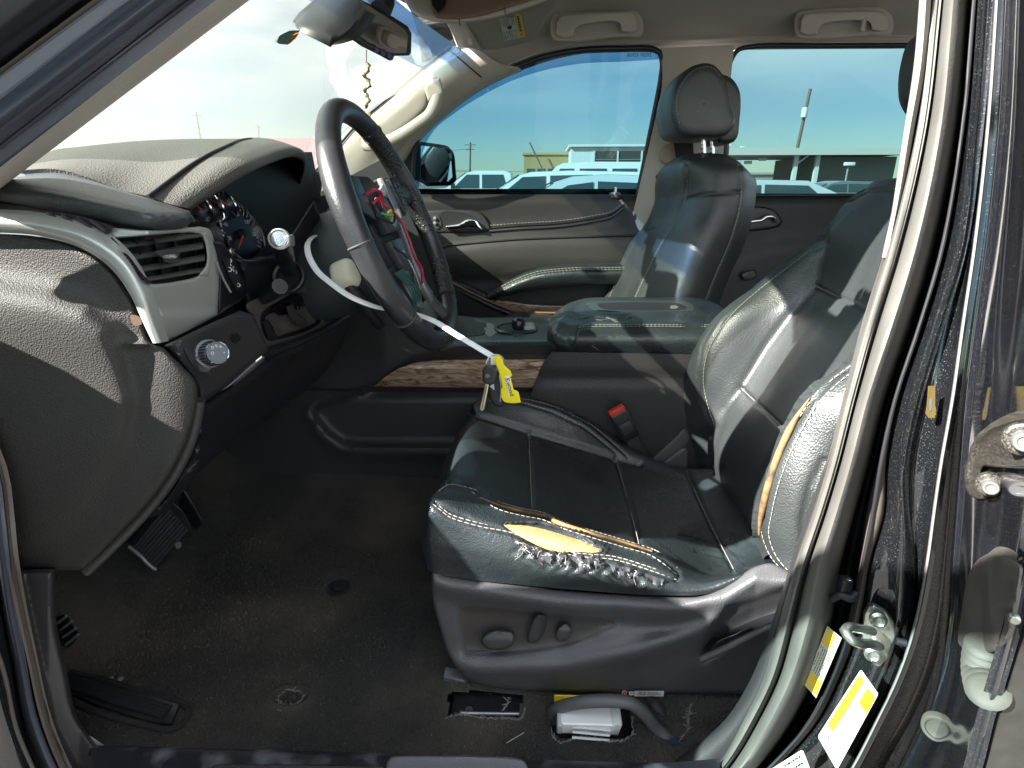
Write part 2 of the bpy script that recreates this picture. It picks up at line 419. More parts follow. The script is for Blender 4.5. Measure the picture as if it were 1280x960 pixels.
paintb = M('polished_black_paint', (.008,.009,.014), .07, coat=1., dust=(1100,.56,.78,(.20,.185,.15),.5))
rubber = M('door_seal_rubber', (.10,.097,.09), .48, bump=[('N',300,.25)], dust=(14,.40,.75,(.165,.155,.135),.6))
rubberb = M('black_rubber', (.018,.018,.021), .38, bump=[('N',400,.2)])
rubbers = M('satin_seal_rubber', (.062,.068,.088), .40, bump=[('N',300,.15)])
brownr = M('brown_edge_rubber', (.095,.078,.066), .5, bump=[('N',300,.2)])
gboot = M('grey_boot_rubber', (.06,.056,.05), .6, bump=[('N',120,.3)], dust=(30,.4,.7,(.12,.105,.08),.7))
white = M('white_plastic', (.78,.80,.80), .4)
yellow = M('yellow_plastic', (.85,.68,.02), .4)
red = M('red_plastic', (.62,.05,.03), .4)
orange = M('orange_needle', (.75,.10,.02), .5)
print_w = M('white_print', (.75,.77,.78), .6); print_k = M('black_print', (.02,.02,.02), .6)
cream = M('cream_plastic', (.66,.62,.48), .5, bump=[('N',200,.2)])
# wood with its own gloss
def woodmat():
    m = bpy.data.materials.new('burl_wood_gloss'); m.use_nodes = True; t = m.node_tree; n = t.nodes; l = t.links; b = n['Principled BSDF']
    tcn = n.new('ShaderNodeTexCoord'); mp_ = n.new('ShaderNodeMapping'); mp_.inputs['Scale'].default_value = (10,10,45)
    nz_ = n.new('ShaderNodeTexNoise'); nz_.inputs['Scale'].default_value = 1.6; nz_.inputs['Detail'].default_value = 9; nz_.inputs['Distortion'].default_value = 2.2
    r = n.new('ShaderNodeValToRGB'); r.color_ramp.elements[0].color = (.11,.055,.03,1); r.color_ramp.elements[0].position = .32
    r.color_ramp.elements[1].color = (.58,.43,.31,1); r.color_ramp.elements[1].position = .68; e = r.color_ramp.elements.new(.5); e.color = (.40,.27,.175,1)
    l.new(tcn.outputs['Object'], mp_.inputs[0]); l.new(mp_.outputs[0], nz_.inputs['Vector']); l.new(nz_.outputs['Fac'], r.inputs[0]); l.new(r.outputs[0], b.inputs['Base Color'])
    b.inputs['Roughness'].default_value = .22; b.inputs['Coat Weight'].default_value = .8; b.inputs['Coat Roughness'].default_value = .12
    return m
wood = woodmat()
g_wind = glass('dusty_windshield_glass', (.46,.49,.44), .5, haze=.10, hazecol=(.95,.97,.90))
g_side = glass('tinted_side_glass', (.108,.205,.235), .7)
g_rear = glass('privacy_side_glass', (.115,.195,.21), .7)
g_visor = glass("blue_rain_visor_acrylic", (.22,.40,.58), 1.)
g_band = glass('blue_shade_band_glass', (.45,.62,.95), .3); g_band2 = glass('pale_blue_shade_band_glass', (.66,.80,.98), .3)
g_car = M('car_window_glass', (.03,.06,.065), .05, spec=.8)

suv = empty('suv', (.2,1.32,0), 'black SUV seen through its open driver door, with torn black leather seats', 'SUV')

def sticker(name, quad, items, parent, bulge=0., **k):
    """quad: 4 points (u0v0,u1v0,u1v1,u0v1); items: (list of (u,v), material) laid on one another as flat print"""
    q = np.asarray(quad, float)
    nrm = np.cross(q[1]-q[0], q[3]-q[0]); nrm /= np.linalg.norm(nrm)
    if nrm @ (np.array([0,0,1.3])-q[0]) < 0: nrm = -nrm
    V = []; F = []; mi = []; mats = []
    for lay, (poly, m_) in enumerate(items):
        if m_ not in mats: mats.append(m_)
        b = len(V)
        for (u, v) in poly:
            p = q[0]*(1-u)*(1-v)+q[1]*u*(1-v)+q[2]*u*v+q[3]*(1-u)*v+nrm*(.0006+(.0003 if lay else 0)+bulge*4*u*(1-u))
            V.append(p)
        F.append(tuple(range(b, len(V)))); mi.append(mats.index(m_))
    o = mesh(name, V, F, mats, parent, False, **k)
    for p_, i in zip(o.data.polygons, mi): p_.material_index = i
    # face the viewer's side
    return o
def rect(u0, v0, u1, v1): return [(u0,v0),(u1,v0),(u1,v1),(u0,v1)]
def textlines(u0, v0, u1, v1, n, m_, along='u', fill=.45, seed=1):
    r = random.Random(seed); out = []
    for i in range(n):
        a = i/n; b = (i+fill)/n; p = 0
        while p < 1:
            w = r.uniform(.03,.11); e = min(1, p+w)
            if along == 'u': out.append((rect(u0+(u1-u0)*p, v0+(v1-v0)*a, u0+(u1-u0)*e, v0+(v1-v0)*b), m_))
            else: out.append((rect(u0+(u1-u0)*a, v0+(v1-v0)*p, u0+(u1-u0)*b, v0+(v1-v0)*e), m_))
            p = e+r.uniform(.012,.03)
            if r.random() < .06: p += .15
    return out
# ------------------------------------------------------------ roof, pillars, glass
def roofpt(x, y):
    c = (y-1.32)/.80
    return 1.815-.045*c*c-.055*max(0,abs(c)-.55)**2*4
_e = np.array([P(a,b,2.04) for a,b in ((530,158),(548,142),(566,128),(600,106),(640,86),(680,71),(722,62),(780,59),(825,59),(918,56),(1140,54))]); ZE = (_e[:,0], _e[:,2])
rows = []
for f in np.linspace(0, 1, 22):
    r_ = []
    for (Y, z) in [(2.035,1.700),(2.005,1.726),(1.955,1.750),(1.88,1.775),(1.75,1.795),(1.5,1.812),(1.32,1.815),(1.1,1.812),(.85,1.795),(.72,1.775),(.64,1.74),(.60,1.70)]:
        xf = -.405+.15*((Y-1.32)/.65)**2; zf = 1.0-.10*math.exp(-f*9)*(1-((Y-1.32)/.72)**2*.4)
        zz = z-.09*math.exp(-f*14)*max(0,(1-((Y-1.32)/.70)**2)); 
        x_ = xf+(2.9-xf)*f**1.7
        if Y > 1.9: zz = zz+(float(np.interp(x_, ZE[0], ZE[1]))-1.700)*((Y-1.9)/.135)**.7+(.004 if Y > 2.03 else 0)
        r_.append((x_, Y, zz))
    rows.append(r_)
headl = loft('headliner', rows, cloth, suv, nu=60, nv=90, thick=.02)
headl['label'] = 'beige cloth headliner'
_cr = np.array([P(a,b,2.05) for a,b in ((470,215),(500,190),(530,158),(548,142),(566,128),(600,106),(640,86),(680,71),(722,61),(780,58),(830,58),(918,55),(1140,53),(1500,50))])
loft('cant_rail', [_cr+np.array([0,-.035,.012]), _cr+np.array([0,.0,.004]), _cr+np.array([0,.06,.0]), _cr+np.array([0,.09,.04]), _cr+np.array([0,.02,.14])], cloth, headl, nu=60, nv=16, thick=.004)
# outer roof skin, a shell above the lining
rows = []
for x in (-.42,-.2,.4,1.2,2.2,3.0):
    rows.append([(x, y, z+.035-(.05 if x < -.3 else 0)) for (y, z) in [(2.12,1.70),(2.06,1.78),(1.9,1.83),(1.6,1.86),(1.32,1.865),(1.0,1.86),(.74,1.83),(.56,1.78),(.50,1.72)]])
loft('roof', rows, paint, suv, nu=30, nv=12, thick=.01)
# windshield, curved, header to cowl
rows = []
for f in np.linspace(0, 1, 6):
    r_ = []
    for Y in np.linspace(.50, 2.13, 7):
        c = (Y-1.32)/.80
        top = np.array([-.40+.16*c*c, 1.32+(Y-1.32)*.80, 1.735-.06*c*c]); bot = np.array([-1.12+.22*c*c, Y, 1.17])
        r_.append(top*(1-f)+bot*f+np.array([-.10*math.sin(f*math.pi),0,.03*math.sin(f*math.pi)]))
    rows.append(r_)
wind = loft('windshield', rows, g_wind, suv, nu=40, nv=24)
wind['label'] = 'dusty windshield'
def wpt(Y, f):
    c = (Y-1.32)/.80
    top = np.array([-.40+.16*c*c, 1.32+(Y-1.32)*.80, 1.735-.06*c*c]); bot = np.array([-1.12+.22*c*c, Y, 1.17])
    return top*(1-f)+bot*f+np.array([-.10*math.sin(f*math.pi),0,.03*math.sin(f*math.pi)])
# shade band along the top of the glass, on its inner face
rows = [[wpt(Y, f)+np.array([.006,0,-.004]) for Y in np.linspace(.6, 2.09, 9)] for f in (.0,.03,.06)]
loft('shade_band', rows, g_band, wind, nu=30, nv=6)
rows = [[wpt(Y, f)+np.array([.009,0,-.006]) for Y in np.linspace(.6, 2.09, 9)] for f in (.0,.06,.12)]
loft('shade_band', rows, g_band2, wind, nu=30, nv=6)
def onglass(px, py, lift=.006):
    """sight line met with the windshield"""
    o_ = np.array([0,0,CAMZ]); d_ = P(px, py, 1.0)-o_
    best = None
    for Y in np.linspace(.5, 2.1, 161):
        q = o_+d_*Y; 
        fs = np.linspace(0,1,81)
        return_q = None
        # height on the glass for this Y
        w = np.array([wpt(1.32+(q[1]-1.32)/(1-.2*(1-f)), f) for f in fs])
        i = np.argmin(np.abs(w[:,2]-q[2])); e = q[0]-w[i,0]
        if best is not None and best[0]*e < 0: return q+np.array([lift,0,0])
        best = (e, q)
    return best[1]
# remnant of an inspection sticker
sp = [onglass(*q) for q in ((341,52),(347,44),(359,38),(372,38),(366,46),(357,56),(346,55))]
st = prism('sticker_remnant', sp, (-.0006,.0,.0004), M('faded_teal_sticker', (.16,.32,.34), .7), wind)
sp = [onglass(q[0], q[1], .009) for q in ((352,53),(357,46),(365,41),(369,42),(365,48),(357,55))]
prism('sticker_remnant', sp, (-.0006,.0,.0004), M('faded_orange_sticker', (.62,.30,.06), .7), wind, label='orange remnant of a sticker')
# small scratch on the glass
# ---- passenger A pillar
pe = PT([(566,58,1.955),(540,78,1.97),(505,108,1.985),(478,131,1.995),(455,150,2.005),(438,168,2.02),(420,190,2.03),(380,230,2.05)])
rows = [pe+np.array([-.02,.03,.0]), pe+np.array([.0,.0,.0]), PT([(596,62,1.93),(560,95,1.945),(527,118,1.96),(500,140,1.97),(478,160,1.985),(462,178,2.0),(445,200,2.02),(400,240,2.05)]),
        PT([(625,80,1.95),(590,102,1.965),(562,122,1.975),(538,143,1.99),(515,162,2.0),(498,178,2.015),(478,200,2.03),(430,250,2.06)]),
        PT([(648,87,1.985),(612,103,1.995),(578,124,2.005),(552,145,2.02),(532,163,2.03),(515,183,2.045),(500,205,2.06),(450,255,2.08)]),
        PT([(652,89,2.03),(616,105,2.04),(582,126,2.05),(556,147,2.06),(536,165,2.07),(519,185,2.08),(504,207,2.09),(455,257,2.1)])]
apil = loft('a_pillar', rows, beige2, suv, nu=40, nv=30, thick=.008, label='pale passenger side A pillar trim')
tube('windshield_gasket', pe+np.array([-.006,-.004,0]), .004, rubberb, apil, ns=30)
# seam where the pillar trim meets the lining
tube('trim_seam', PT([(561,62,1.943),(580,78,1.935),(602,97,1.96)])+np.array([0,-.002,0]), .0018, plastm, apil, ns=12)
# its grab handle: a bowed bar with a recess behind it
relief('handle_recess', [(448,172),(478,148),(505,126),(522,112),(534,112),(535,132),(524,146),(500,166),(478,182),(456,186)], lambda x,y: 1.952+0*x, M('pillar_recess', (.40,.37,.32), .6), apil, step=5, thick=.01, edge=(8,.012))
hp = PT([(542,102,1.935),(546,118,1.91),(539,140,1.90),(520,156,1.90),(498,170,1.905),(474,180,1.92),(456,180,1.95)])
V_, F_ = tube_geo(cat(hp, 40), np.interp(np.linspace(0,1,40), [0,.12,.3,.7,1], [.021,.021,.017,.018,.022]), 16, flat=.75, up=(0,1,0))
mesh('grab_handle', V_, F_, beige2, apil, 60.)
relief('handle_end_cap', [(531,108),(550,96,1),(553,118),(545,122,1),(535,126,1)], 1.894, beige2, apil, step=4, thick=.03, edge=(4,.006))
relief('handle_end_cap', [(462,168),(476,176,1),(482,186),(470,188),(458,182)], 1.905, beige2, apil, step=4, thick=.03, edge=(3,.006))
# black sail panel in front of the passenger window
relief('sail_panel', [(440,200,1),(520,172,1),(517,243,1),(440,300,1)], 2.075, plastm, suv, step=20, thick=.02, sm=True)
# ---- roof rail grab handles
def grab(px0, px1, yt, yb, tilt):
    ol = [(px0,yb+2+tilt,1),(px0+1,yt+10+tilt,1),(px0+5,yt+3+tilt),(px0+12,yt+.5+tilt),(px1-14,yt),(px1-5,yt+2),(px1-1,yt+8),(px1,yb,1),(px1-8,yb+3,1),(px1-20,yb+1,1),(px1-22,yt+15),(px1-28,yt+11.5),(px0+32,yt+13+tilt),(px0+25,yt+17+tilt),(px0+21,yb+5+tilt,1),(px0+9,yb+6+tilt,1)]
    h = relief('grab_handle', ol, lambda x,y: 1.875-.02*np.sin(np.clip((x-px0)/(px1-px0),0,1)*np.pi), beige, headl, step=3, thick=.02, edge=(2.5,.004))
    relief('handle_seat', [(px0-3,yb+8+tilt),(px0-3,yt+tilt),(px0+12,yt-4+tilt),(px1-8,yt-5),(px1+4,yt+4),(px1+4,yb+7),(px1-20,yb+8),(px0+20,yb+11+tilt)], lambda x,y: 1.898+0*x, cloth, headl, step=6, thick=.012, edge=(4,.006))
grab(695,797,15,38,3)
grab(1000,1110,14,36,2)
box('coat_hook', P(1078,32,1.865), (.006,.008,.016), beige, headl, bev=.003)
# ---- sun visor with its label, overhead console
vis = relief('sun_visor', [(577,28,1),(690,-12,1),(700,-8),(672,40),(668,48),(630,60),(600,63,1)], lambda x,y: 1.78-(62-y)*.0035, visorm, headl, step=6, thick=.02, edge=(4,.008), label='folded passenger sun visor')
prism('visor_edge_clip', PT([(577,29,1.66),(582,28,1.66),(602,62,1.77),(597,62,1.77)]), (0,.006,0), beige2, vis, bev=.001)
box('visor_clip', P(588,52,1.73), (.006,.006,.01), beige2, vis, bev=.002)
qd = PT([(624,21,1.638),(643,17,1.625),(650,47,1.725),(630,51,1.738)])
sticker('warning_label', qd, [(rect(0,0,1,1), M('label_grey_white', (.62,.63,.60), .6))]+textlines(.05,.04,.95,.42,9,print_k,'v',.35,2)+textlines(.05,.6,.95,.96,9,print_k,'v',.35,3)+[([(.35,.45),(.5,.40),(.68,.44),(.62,.55),(.45,.57)], print_k)], vis)
qd = PT([(644,17,1.623),(651,15,1.618),(657,45,1.72),(650,47,1.725)])
sticker('warning_label', qd, [(rect(0,0,1,1), M('label_yellow', (.72,.55,.06), .6))]+textlines(.2,.1,.8,.9,1,print_k,'v',.6,5), vis, label='yellow strip of the visor warning label')
oc = relief('overhead_console', [(480,-60,1),(504,-4),(514,14),(534,25),(560,29),(607,25),(650,13),(690,-3),(740,-60,1)], lambda x,y: 1.50+.0016*(29-y), beige, headl, step=6, thick=.09, edge=(7,.02))
relief('console_tray', [(530,-50,1),(545,22),(562,24),(600,20),(640,8),(690,-12),(720,-50,1)], lambda x,y: 1.487+.0016*(29-y), M('taupe_plastic', (.24,.165,.12), .5), oc, step=6, thick=.03, edge=(4,.01))
relief('console_tray', [(533,-50,1),(540,6,1),(548,16,1),(556,8),(560,-50,1)], lambda x,y: 1.475+.0016*(29-y), plastb, oc, step=6, thick=.02, label='dark lens in the overhead console')
for a,b in (((574,24),(575,32)),((630,8),(632,18))):
    tube('console_joint', PT([(*a,1.492),(*b,1.50)]), .0012, plastm, oc, n=6)
# ---- interior mirror
mir = relief('rear_view_mirror', [(427,-6,1),(427,34,1),(431,44,1),(452,58,1),(470,67),(487,76,1),(491,75,1),(493,70,1),(511,69.5,1),(514,66,1),(514.5,42,1),(510,33,1),(480,14,1),(440,-6,1)], lambda x,y: 1.17+(x-427)*.0024, plastb, suv, step=4, thick=.03, edge=(3,.005), label='black rear view mirror')
relief('mirror_glass', [(435,-4,1),(435,35,1),(468,57),(490,66),(508,66,1),(510,44,1),(505,36,1),(470,13,1),(446,-3,1)], lambda x,y: 1.166+(x-427)*.0024, M('mirror_glass', (.80,.80,.78), .015, metal=1.), mir, step=8, thick=.002)
relief('mirror_back', [(424,-6,1),(425,34),(430,46),(436,48,1),(432,38),(431,-6,1)], lambda x,y: 1.165+0*x, silver2, mir, step=3, thick=.03, edge=(2,.004))
for (x,y) in ((470,62),(478,66),(486,69)): relief('mirror_button', [(x-3,y-3),(x+3,y-1),(x+3,y+4),(x-3,y+2)], 1.166+(x-427)*.0024, M('button_blue', (.10,.12,.30), .4), mir, step=3, thick=.002)
shr = [[(405,-10,1.30),(372,18,1.27),(366,27,1.26),(368,29,1.25)],[(440,-10,1.22),(400,22,1.20),(380,36,1.19),(378,40,1.19)],[(455,10,1.22),(432,38,1.20),(415,50,1.19),(409,57,1.19)],[(470,20,1.26),(446,48,1.25),(425,55,1.24),(411,57,1.25)]]
loft('mirror_shroud', [PT([(a,b,c-.14) for a,b,c in r_]) for r_ in shr], M('grey_shroud_plastic', (.028,.028,.028), .4), mir, nu=14, nv=14, thick=.006)
tube('mirror_stalk', PT([(470,-14,1.42),(478,2,1.36),(474,14,1.30)]), [.03,.026,.02], plastm, mir, ns=10)
# ---- driver A pillar: nested strips, body to trim
lns = [(-8,-10,.395),(20,25,.37),(40,50,.375),(57,82,.385),(66,92,.40),(75,100,.405),(79,104,.43),(112,150,.435),(117,156,.41)]
def strip(ls, name, mat, ext=(-.2,3.2), nu=10, par=None, thick=.01, **k):
    rows = []
    for (y0, x1, Y) in ls:
        a = np.array([0., float(y0)]); d_ = np.array([float(x1), -float(y0)]) if y0 > 50 else np.array([160.,-118.]); b = a+d_/np.linalg.norm(d_)*205.
        pts = []
        for f in np.linspace(ext[0], ext[1], 6):
            q = a+(b-a)*f; pts.append((q[0], q[1], Y+.035*max(f,0)))
        rows.append(PT(pts))
    return loft(name, rows, mat, par or suv, nu=12, nv=nu, thick=thick, **k)
pbody = M('black_body_paint', (.016,.016,.021), .42)
dap = strip([(-60,-80,.37),(14,18,.372),(30,40,.373),(44,60,.376),(57,82,.380),(66,92,.386),(74,99,.392),(79,104,.41)], 'a_pillar', pbody, nu=40, ext=(-1.2,3.2), label='black painted driver side A pillar')
strip([(78,103,.412),(84,111,.418),(96,128,.42),(108,145,.418),(114,153,.412)], 'pillar_gutter', plastm, ext=(-1.2,3.2), nu=20, par=dap)
strip([(112,150,.414),(114,155,.405),(117,158,.402),(119,160,.41)], 'pillar_edge', brownr, nu=14, par=dap)
strip([(118,159,.404),(121,164,.400),(124,168,.399),(127,172,.402)], 'pillar_flange', M('flange_highlight',(.20,.21,.25),.4), nu=14, par=dap)  # thin highlight of the pillar edge, put into a paler strip colour
strip([(126,171,.404),(133,180,.396),(146,192,.392),(156,204,.396),(162,211,.405),(166,215,.42)], 'door_seal', rubbers, nu=30, par=dap)
strip([(165,214,.42),(169,219,.44),(173,223,.44),(176,226,.425)], 'seal_groove', rubberb, nu=14, par=dap)
strip([(175,225,.425),(178,230,.412),(183,238,.406),(189,246,.412),(193,252,.43)], 'seal_bulb', rubbers, nu=20, par=dap)
strip([(191,251,.432),(198,260,.430),(215,283,.44),(230,303,.462),(235,310,.485),(236,312,.53)], 'pillar_trim', beige, nu=30, par=dap)
# ---- B pillar with jamb. Lines run from the roof down to the sill
ys = np.array([-160,-20,160,320,400,500,580,640,700,780,850,900,950,990,1040.])
def line(*xy):
    a = np.array(xy, float).reshape(-1,2); return np.interp(ys, a[:,1], a[:,0], left=None)
def ln(xy, Y, dY=.0):
    a = np.array(xy, float).reshape(-1,2)
    o_ = np.argsort(a[:,1]); a = a[o_]
    xs = np.interp(ys, a[:,1], a[:,0])
    # straight continuation above the frame
    s0 = (a[1,0]-a[0,0])/(a[1,1]-a[0,1]); xs = np.where(ys < a[0,1], a[0,0]+(ys-a[0,1])*s0, xs)
    s1 = (a[-1,0]-a[-2,0])/(a[-1,1]-a[-2,1]); xs = np.where(ys > a[-1,1], a[-1,0]+(ys-a[-1,1])*s1, xs)
    yy = Y+.075*np.clip((520-ys)/700, -.05, 1)
    return np.stack([xs, ys, yy], 1)
sealL = ln([1164,0,1145,160,1107,320,1082,400,1056,500,1036,580,1018,640,997,700,974,780,955,850,931,900,903,950,872,990], .500)
sealR = ln([1212,0,1197,160,1164,320,1140,400,1105,500,1084,580,1067,640,1050,700,1036,780,1014,850,990,900,957,950,922,990], .470)
def mixl(a, b, f, dY): c = a*(1-f)+b*f; c[:,2] += dY; return c
bp_trimL = ln([1151,0,1130,160,1104,310,1078,400,1052,500,1031,580,1008,640,984,715,962,785,940,845,905,900,850,945,790,980], .535)
bp = loft('b_pillar', [PT(bp_trimL+np.array([12,0,.06])), PT(bp_trimL+np.array([1,0,.008])), PT(bp_trimL+np.array([3,0,0])), PT(mixl(bp_trimL, sealL, .75, .0)), PT(mixl(bp_trimL, sealL, 1.1, .01))], plast, suv, nu=70, nv=22, thick=.006, label='driver side B pillar with its painted door jamb')
# cream upper pillar cover
cl = np.array([(1152,-30,.552),(1142,90,.55),(1131,160,.547),(1119,240,.543),(1107,322,.538)]); cr_ = np.array([(1166,-30,.545),(1156,90,.543),(1143,160,.54),(1129,240,.537),(1110,322,.535)])
loft('pillar_cover', [PT(cl+np.array([6,0,.05])), PT(cl+np.array([0,0,-.012])), PT((cl+cr_)/2+np.array([0,0,-.022])), PT(cr_+np.array([0,0,-.012]))], M('cream_pillar_cover',(.30,.275,.245),.5), bp, nu=30, nv=12, thick=.004)
loft('door_seal', [PT(mixl(sealL,sealR,f,d)) for f,d in ((-.06,.03),(0,.0),(.06,-.016),(.15,-.020),(.24,-.012),(.29,-.002),(.33,-.014),(.42,-.030),(.58,-.036),(.76,-.026),(.90,-.006),(1.0,.02),(1.04,.05))], rubber, bp, nu=90, nv=60, thick=.004)
fl = ln([1216,0,1202,160,1174,320,1150,400,1117,500,1098,580,1085,640,1076,700,1060,780,1030,870,1004,910,968,950,930,985], .475)
fl2 = ln([1218,0,1204,160,1177,320,1154,400,1121,500,1104,590,1106,625,1100,655,1086,700,1072,780,1046,850,1018,905,978,950,940,985], .468)
loft('jamb_gap', [PT(sealR+np.array([-2,0,.06])), PT(mixl(sealR,fl,.5,.07)), PT(fl+np.array([1,0,.04]))], plastm, bp, nu=60, nv=8)
loft('pinch_flange', [PT(fl+np.array([0,0,.05])), PT(fl+np.array([0,0,.0])), PT(mixl(fl,fl2,.5,-.006)), PT(fl2), PT(fl2+np.array([1,0,.02]))], brownr, bp, nu=70, nv=14)
tube('flange_bead', PT(mixl(fl,fl2,.35,-.007)), .0016, plastm, bp, n=6, ns=60)
j1 = ln([1237,0,1225,160,1206,320,1182,400,1152,500,1135,560,1136,640,1142,700,1148,740,1140,790,1120,860,1085,925,1050,990], .452)
j2 = ln([1243,0,1232,160,1214,320,1199,420,1185,520,1170,600,1159,690,1150,735,1140,790,1118,850,1094,900,1066,955,1045,990], .440)
loft('door_jamb', [PT(fl2+np.array([-1,0,.02])), PT(fl2+np.array([3,0,.006])), PT(mixl(fl2,j1,.45,.0)), PT(mixl(fl2,j1,.8,-.004)), PT(mixl(fl2,j1,1.0,.003)), PT(mixl(j1,j2,.15,.012)), PT(mixl(j1,j2,.55,.012)), PT(mixl(j1,j2,.92,.006)), PT(j2+np.array([0,0,.0]))], paint, bp, nu=80, nv=40, thick=.006)
loft('jamb_bead', [PT(j2+np.array([0,0,.01])), PT(j2+np.array([1,0,-.006])), PT(j2+np.array([3,0,-.009])), PT(j2+np.array([5,0,-.006])), PT(j2+np.array([6,0,.02]))], M('jamb_edge_highlight',(.20,.19,.185),.35), bp, nu=70, nv=16)  # pale colour paints the highlight along the raised edge of the black jamb
g1 = ln([1252,0,1243,160,1225,320,1212,420,1200,500,1188,600,1180,690,1172,760,1166,800,1140,880,1108,930,1080,990], .50)
loft('door_gap', [PT(j2+np.array([8,0,.015])), PT(mixl(j2,g1,.5,.02)), PT(g1+np.array([2,0,.03])), PT(g1+np.array([12,0,.02]))], paintd, bp, nu=50, nv=12)
# striker
c0 = P(1094,796,.445)
nrm_ = np.array([-.55,-.80,.22]); nrm_ /= np.linalg.norm(nrm_); ax2 = np.cross(nrm_, Z_); ax2 /= np.linalg.norm(ax2); ax3 = np.cross(ax2, nrm_)
pl = [PT([q])[0] for q in ((1086,758,.452),(1092,757,.45),(1108,766,.444),(1118,779,.44),(1119,796,.437),(1109,824,.437),(1100,834,.438),(1093,832,.44),(1079,812,.447),(1078,790,.452),(1080,768,.454))]
stk = prism('striker_plate', pl, (.004,.008,-.002), zinc, bp, bev=.0012)
for (x,y) in ((1098,775),(1091,818)): 
    v_, f_ = lathe_geo(P(x,y,.437), (-.35,-.9,.2), [(.0075,-.002),(.0075,.001),(.005,.003),(.0035,.002),(.0015,.002)], 16); mesh('striker_bolt', v_, f_, zinc, bp, 40.)
tube('striker_loop', np.vstack([PT([(1090,789,.438),(1075,786,.418),(1060,785,.402),(1056,789,.398),(1063,798,.392),(1072,803,.394),(1088,805,.408),(1099,808,.43)])]), .0042, zinc, bp, n=12, ns=40)
lathe('striker_stud', P(1120,801,.437), (.9,-.3,0), [(.0035,0),(.0035,.008),(.0025,.009)], plastm, bp)
# tyre and loading label, inner label, white label
lw = M('label_white', (.80,.80,.76), .45); ly = M('label_bright_yellow', (.86,.66,.02), .45); lg = M('label_grey', (.30,.31,.31), .5)
qd = PT([(1076,836,.428),(1098,867,.420),(1046,962,.420),(1022,920,.428)])
it = [([(.03,0),(.97,0),(1,.03),(1,.97),(.97,1),(.03,1),(0,.97),(0,.03)], lw), (rect(.04,.05,.27,.78), ly), (rect(.50,.06,.95,.26), ly), ([(.17+.13*math.cos(a)-.02, .90+.055*math.sin(a)) for a in np.linspace(0,6.28,18)[:-1]], lg)]
it += textlines(.34,.08,.46,.9,3,M('print_grey',(.30,.30,.30),.6),'v',.35,8)+textlines(.36,.30,.92,.96,11,M('print_grey',(.28,.28,.27),.6),'v',.3,9)
sticker('tyre_label', qd, it, bp, bulge=.002, label='white and yellow tyre label on the jamb')
qd = PT([(1003,936,.432),(1022,985,.425),(985,1010,.43),(962,962,.437)])
sticker('white_label', qd, [([(.04,0),(.96,0),(1,.05),(1,1),(0,1),(0,.05)], M('label_cream',(.78,.78,.62),.5))]+textlines(.08,.12,.9,.9,5,print_k,'v',.3,12), bp)
qd = PT([(1034,782,.466),(1052,797,.462),(1020,872,.462),(1005,855,.466)])
it = [(rect(0,0,1,1), M('label_pale', (.55,.56,.46), .5)), (rect(.05,.02,.6,.26), M('label_amber', (.75,.52,.04), .5)), (rect(.1,.74,.95,.98), M('label_amber', (.75,.52,.04), .5))]
it += textlines(.1,.04,.55,.24,5,print_k,'v',.5,21)+textlines(.08,.30,.92,.72,6,print_k,'v',.3,22)+textlines(.2,.80,.85,.92,2,print_k,'v',.4,23)
sticker('airbag_label', qd, it, bp, label='pale and amber label beside the seal')
# loose latch clip on the flange
tube('seal_clip', PT([(1040,748,.455),(1052,744,.45),(1062,748,.447),(1070,742,.45)]), .0038, plastm, bp, n=8, ns=16)
box('seal_clip', P(1055,733,.455), (.006,.006,.011), plastb, bp, bev=.004)
# peeled yellow sticker on the jamb
qd = PT([(1158,482,.447),(1170,482,.445),(1170,522,.443),(1156,522,.446)])
sticker('peeled_sticker', qd, [([(.15,0),(.9,0),(.9,.6),(1,.75),(.85,1),(.3,1),(0,.85),(.1,.6)], M('dull_yellow_sticker', (.07,.048,.008), .6)), ([(.3,.4),(.6,.38),(.55,.75),(.4,.8)], M('sticker_blue_grey',(.06,.07,.10),.6))], bp)
# ---- rear door, its leading edge seen past the pillar
r0 = ln([1256,0,1247,160,1230,320,1216,420,1206,500,1197,600,1190,690,1184,760,1180,820,1160,890,1130,950,1110,990], .415)
e1 = ln([1300,0,1300,160,1296,320,1292,420,1290,500,1285,600,1278,660,1262,740,1238,832,1216,910,1204,960,1190,1000], .300)
e2 = ln([1330,0,1330,160,1326,320,1322,420,1320,500,1315,600,1303,660,1296,720,1280,790,1256,870,1232,955,1220,1000], .285)
rdr = loft('rear_door', [PT(r0+np.array([-6,0,.05])), PT(r0+np.array([0,0,.004])), PT(r0+np.array([4,0,-.006])), PT(r0+np.array([8,0,-.008])), PT(mixl(r0,e1,.35,-.004)), PT(mixl(r0,e1,.7,.0)), PT(mixl(r0,e1,.94,.0)), PT(e1), PT(mixl(e1,e2,.5,-.014)), PT(e2), PT(e2+np.array([160,0,.0]))], paintb, suv, nu=80, nv=60, thick=.006, label='leading edge of the black driver side rear door')
loft('outer_skin', [PT(e2+np.array([2,0,-.004])), PT(e2+np.array([60,0,-.006])), PT(e2+np.array([190,0,-.004]))], M('dusty_door_skin', (.035,.029,.025), .5, dust=(60,.4,.7,(.06,.05,.043),.5)), rdr, nu=40, nv=6, thick=.003)
